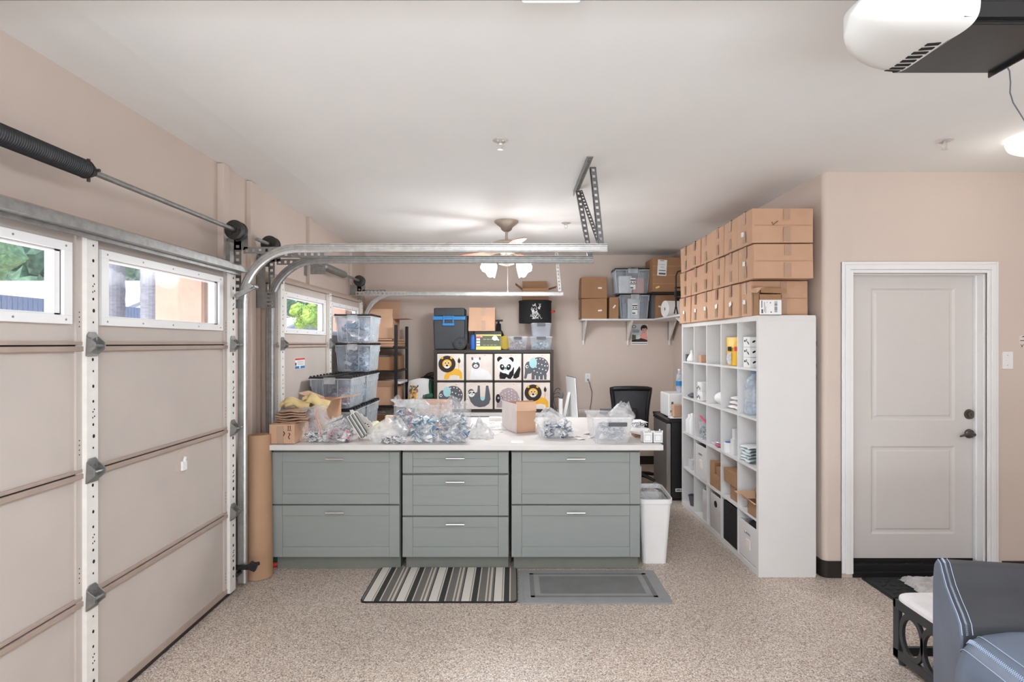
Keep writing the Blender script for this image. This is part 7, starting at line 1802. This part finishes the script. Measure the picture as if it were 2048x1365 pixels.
# low stool with ring lattice
t = thing('footstool', 'low black stool with open ring lattice side and white padded top', 'stool', (2.16, 2.75, 0))
qx0, qx1, qy0, qy1 = 1.945, 2.36, 2.535, 2.945
b = MB()
for (yy0, yy1) in ((qy1-.042, qy1), (qy0, qy0+.042)): b.box(qx0, qx0+.022, yy0, yy1, .03, .285)
b.box(qx0, qx0+.024, qy0, qy1, .283, .330).box(qx0, qx0+.022, qy0, qy1, .035, .080)
b.build('side_frame', 'lattice', t, bevel=.003)
for q, yc in enumerate((2.815, 2.665)):
    b = MB(); n = 40; zc = .182; ry, rz = .086, .118
    v = []
    for (k, xx) in ((1, qx0+.002), (1, qx0+.020), (.74, qx0+.020), (.74, qx0+.002)): v += [(xx, yc+ry*k*math.cos(2*PI*i/n), zc+rz*k*math.sin(2*PI*i/n)) for i in range(n)]
    f = []
    for L in range(4):
        for i in range(n): f.append((L*n+i, L*n+(i+1) % n, ((L+1) % 4)*n+(i+1) % n, ((L+1) % 4)*n+i))
    b.add(v, f); b.build('lattice_ring', 'lattice', t, bevel=.002)
b = MB().box(qx0, qx1, qy1-.022, qy1, .283, .33).box(qx0, qx1, qy0, qy0+.022, .283, .33).box(qx1-.022, qx1, qy0, qy1, .283, .33)
for (x, y) in ((qx1-.042, qy0), (qx1-.042, qy1-.042)): b.box(x, x+.042, y, y+.042, .03, .285)
b.box(qx0, qx1, qy1-.022, qy1, .035, .08).box(qx1-.022, qx1, qy0, qy1, .035, .08)
b.build('rear_frame', 'lattice', t, bevel=.003)
for (x, y) in ((qx0+.03, qy1-.03), (qx0+.03, qy0+.03), (qx1-.03, qy0+.03), (qx1-.03, qy1-.03)): MB().cyl((x, y, 0), (x, y, .035), .016, .02, 14).build('foot', 'lattice', t)
b = MB().grid(lambda u, v: ((qx0+qx1)/2+(qx1-qx0)/2*math.copysign(abs(math.cos(2*PI*u))**.28, math.cos(2*PI*u))*(1-.10*v**5), (qy0+qy1)/2+(qy1-qy0)/2*math.copysign(abs(math.sin(2*PI*u))**.28, math.sin(2*PI*u))*(1-.10*v**5), .3305+.030*v), 64, 8, wrap=True)
n = 64
def ct(u, k): 
    return ((qx0+qx1)/2+(qx1-qx0)/2*.90*k*math.copysign(abs(math.cos(2*PI*u))**.28, math.cos(2*PI*u)), (qy0+qy1)/2+(qy1-qy0)/2*.90*k*math.copysign(abs(math.sin(2*PI*u))**.28, math.sin(2*PI*u)), .3605+.012*(1-k**2))
b.grid(lambda u, v: ct(u, max(.02, 1-v)), 64, 6, wrap=True)
b.build('cushion', 'seatwhite', t, smooth=True)

# door mats
mx0, mx1, my0, my1 = X(1722, 3.97)+.005, 3.35, 3.36, 3.985
b = MB().prism(rrect(mx0, mx1, my0, my1, .02), 0, .007, 'z').box(mx0+.012, mx1-.012, my0+.012, my0+.03, .007, .011).box(mx0+.012, mx1-.012, my1-.03, my1-.012, .007, .011).box(mx0+.012, mx0+.03, my0+.012, my1-.012, .007, .011)
b.use(1)
for j in range(9):
    for i in range(14):
        x, y = mx0+.075+i*.062, my0+.07+j*.06
        if x < mx1-.06 and y < my1-.05: b.rbox((x, y, .009), (.045, .016, .006), (0, 0, .6 if (i+j) % 2 else -.6))
o = b.build('door_mat', ['rubber', 'rubber'], bevel=.001); tag(o, 'black ribbed rubber door mat before the entry door', 'door mat')
fx0 = X(1787, 3.95)+.02
def fur(u, v):
    edge = .03*noise.noise(Vector((v*5, 3, 0)))+.012*noise.noise(Vector((v*21, 5, 0)))
    edge2 = .03*noise.noise(Vector((u*5, 7, 0)))+.012*noise.noise(Vector((u*21, 9, 0)))
    # a hide-like outline, waisted on its long side
    x = fx0+edge*(1-u)+u*.85; yb = 3.935+edge2-.03*math.sin(PI*min(1, u*2.2))+.10*max(0, u-.12)**.8; yf = 3.53+edge2*1.5-.05*u
    y = yf+(min(yb, 3.96)-yf)*v
    e = min(u, 1-u, v, 1-v); k = min(1, e/.05)**.5
    return (x, y, .0125+.034*k+.008*k*noise.noise(Vector((u*30, v*22, 1))))
b = MB().grid(fur, 60, 40)
P = [fur(i/59, 0) for i in range(60)]+[fur(1, j/39) for j in range(1, 40)]+[fur(i/59, 1) for i in range(58, -1, -1)]+[fur(0, j/39) for j in range(38, 0, -1)]
o = b.build('fur_rug', 'fur', solid=.0015); tag(o, 'grey and white fluffy hide rug lying over the black door mat', 'rug')

# ------------------------------------------------------------------ outside, through the garage door windows
b = MB().box(-60, WL-.15, -40, 70, -.16, -.04)
struct('ground', b, 'concrete', 'pale sunlit driveway outside the garage doors')
b = MB().box(-2.50, -2.15, 4.02, 4.30, -.04, 3.0)
o = struct('pillar_1', b, 'stucco', 'peach stucco pillar outside between the two garage doors')
b = MB().box(-2.36, -2.15, 7.15, 7.6, -.04, 3.0)
struct('pillar_2', b, 'stucco', 'peach stucco pillar outside beyond the rear garage door')
b = MB().box(-2.95, -2.15, -5, 12, 3.0, 3.15)
struct('roof_eaves', b, 'stucco')
# lower course of the outer wall seen through the first window
def palm(label, x, y, r, h):
    t = thing('palm_tree', label, 'tree', (x, y, -.04), group='palm trunks before the garage')
    prof = [(r*1.15, 0)]
    for k in range(60): prof += [(r*(1+.05*(k % 2)), .06+(h-.06)*k/59)]
    MB().lathe((x, y, -.04), prof, 20).build('trunk', 'bark', t)
    rr = random.Random(int(-x*10))
    for k in range(10):
        a = 2*PI*k/10+.2; L = 1.9; b = MB(); pts = []
        for s_ in range(9): q = s_/8; pts.append(Vector((x+math.cos(a)*L*q, y+math.sin(a)*L*q, h+.5*math.sin(q*2.2)-1.2*q*q)))
        n_ = Vector((-math.sin(a), math.cos(a), 0))
        for s_ in range(1, 9):
            for q in (-1, 1):
                p = pts[s_]; b.add([p-Vector((math.cos(a), math.sin(a), 0))*.1, p+Vector((math.cos(a), math.sin(a), 0))*.1, p+n_*q*.55*(1-.07*s_)+Vector((math.cos(a)*.3, math.sin(a)*.3, -.3))], [(0, 1, 2)])
        b.tube(pts, .02, 5); b.build('frond', 'leafd', t, solid=.004)
palm('thicker palm trunk outside, left of the pair in the second door window', -5.2, 7.45, .145, 6.5)
palm('slimmer palm trunk outside beside the peach pillar', -4.75, 7.55, .12, 6.2)
def house(label, x0, x1, y0, y1, h, rh, m='housew', axis='y'):
    t = thing('house', label, 'house', ((x0+x1)/2, (y0+y1)/2, -.04))
    MB().box(x0, x1, y0, y1, -.04, h).build('wall', m, t)
    e = .5
    if axis == 'y':
        xm = (x0+x1)/2; pr = [(x0-e, h-.15), (xm, h+rh), (x1+e, h-.15), (x1+e, h-.02), (xm, h+rh+.15), (x0-e, h-.02)]
        MB().prism(pr, y0-e, y1+e, 'y').build('roof', 'roof', t); MB().prism([(x0, h), (xm, h+rh-.05), (x1, h)], y0+.05, y1-.05, 'y').build('gable', m, t)
    else:
        ym = (y0+y1)/2; pr = [(y0-e, h-.15), (ym, h+rh), (y1+e, h-.15), (y1+e, h-.02), (ym, h+rh+.15), (y0-e, h-.02)]
        MB().prism(pr, x0-e, x1+e, 'x').build('roof', 'roof', t); MB().prism([(y0, h), (ym, h+rh-.05), (y1, h)], x0+.05, x1-.05, 'x').build('gable', m, t)
    b = MB()
    for k in range(4):
        y = y0+(y1-y0)*(k+.5)/4
        b.box(x1-.02, x1+.04, y-.5, y+.5, 1.0, 2.1)
    for k in range(3):
        x = x0+(x1-x0)*(k+.5)/3; b.box(x-.5, x+.5, y0-.04, y0+.02, 1.0, 2.1)
    b.build('window', 'carg', t)
    return t
house('pale house with a low gable behind the palm trunks', -22, -14.5, 20, 30, 2.5, 1.7, axis='x')
house('grey-blue house seen through the rear door window', -30, -15.8, 38, 48, 2.5, .9, m='housegrey', axis='x')
house('white bungalow seen through the leftmost door window', -24, -15, 8, 16, 2.7, 1.0, axis='y')
b = MB()
for k in range(70): b.box(-13.02, -12.98, 9+k*.16, 9+k*.16+.14, -.04, 2.86)
o = b.build('board_fence', 'fence'); tag(o, 'grey-blue board fence before the white bungalow', 'fence')
b = MB().box(-11.3, -11.1, 8, 17, -.04, 2.30)
o = b.build('garden_barrier', 'housew'); tag(o, 'low white garden barrier in front of the grey-blue fence', 'barrier')
def tree(label, x, y, r, h, m, seed):
    t = thing('tree', label, 'tree', (x, y, -.04)); rr = random.Random(seed)
    MB().tube([(x, y, -.04), (x+.1, y, h*.4), (x, y+.1, h*.8)], .18, 8, rads=[.22, .16, .08]).build('trunk', 'bark', t)
    b = MB()
    for k in range(16):
        c = Vector((x+rr.uniform(-.7, .7)*r, y+rr.uniform(-.7, .7)*r, h+rr.uniform(-.6, .7)*r)); s_ = r*rr.uniform(.35, .6)
        b.ball(c, s_, 18, 12, lambda d, k=k: 1+.35*noise.noise(d*2.2+Vector((k, 0, 0)))+.18*noise.noise(d*7+Vector((k, 0, 0))))
    for k in range(900):
        d = Vector([rr.gauss(0, 1) for _ in range(3)]).normalized(); c = Vector((x, y, h))+d*r*rr.uniform(.85, 1.2)
        s_ = .10*r*.6; a = Vector([rr.gauss(0, 1) for _ in range(3)]).normalized()*s_; e = a.cross(d).normalized()*s_*.6
        b.add([c-a, c+e, c+a, c-e], [(0, 1, 2, 3)])
    b.build('foliage', m, t)
tree('bright yellow-green tree in the rear door window', -10.25, 28.5, .62, 2.95, 'leafy', 1)
tree('dark green tree behind the white house', -26, 78, 7.0, 9.0, 'leafd', 2)
tree('broad dark tree behind the pale house', -33, 42, 5.0, 6.8, 'leafd', 3)
tree('green tree behind the bungalow, leftmost window', -31, 27, 5.0, 6.2, 'leaf', 4)
tree('second green tree behind the bungalow, toward the house', -33, 12, 4.6, 5.8, 'leaf', 5)
tree('tall dark tree far behind the fence', -46, 22, 7, 8.5, 'leafd', 6)
t = thing('car', 'pale blue parked car outside the rear door window', 'car', (-15.5, 33, -.04))
b = MB()
prof = [(-2.2, .35), (-2.2, .85), (-1.5, .95), (-.8, 1.42), (.9, 1.45), (1.6, .98), (2.2, .9), (2.25, .35)]
cxx, cyy = -7.0, 19.0
b.prism([(cxx+p, z+.55) for p, z in prof], cyy-.85, cyy+.85, 'y'); b.build('body', 'carp', t, bevel=.08)
MB().prism([(cxx+p, z+.55) for p, z in [(-1.3, 1.0), (-.75, 1.36), (.85, 1.38), (1.4, 1.0)]], cyy-.87, cyy+.87, 'y').build('window', 'carg', t)
for p in (-1.4, 1.4):
    for q in (-.86, .86): MB().cyl((cxx+p, cyy+q-.08, .86), (cxx+p, cyy+q+.08, .86), .34, n=20).build('wheel', 'black', t)
b = MB().box(-10, -4.6, 17.5, 20.5, -.05, .50)
struct('terrace_ground', b, 'concrete', 'raised pale parking strip under the car')
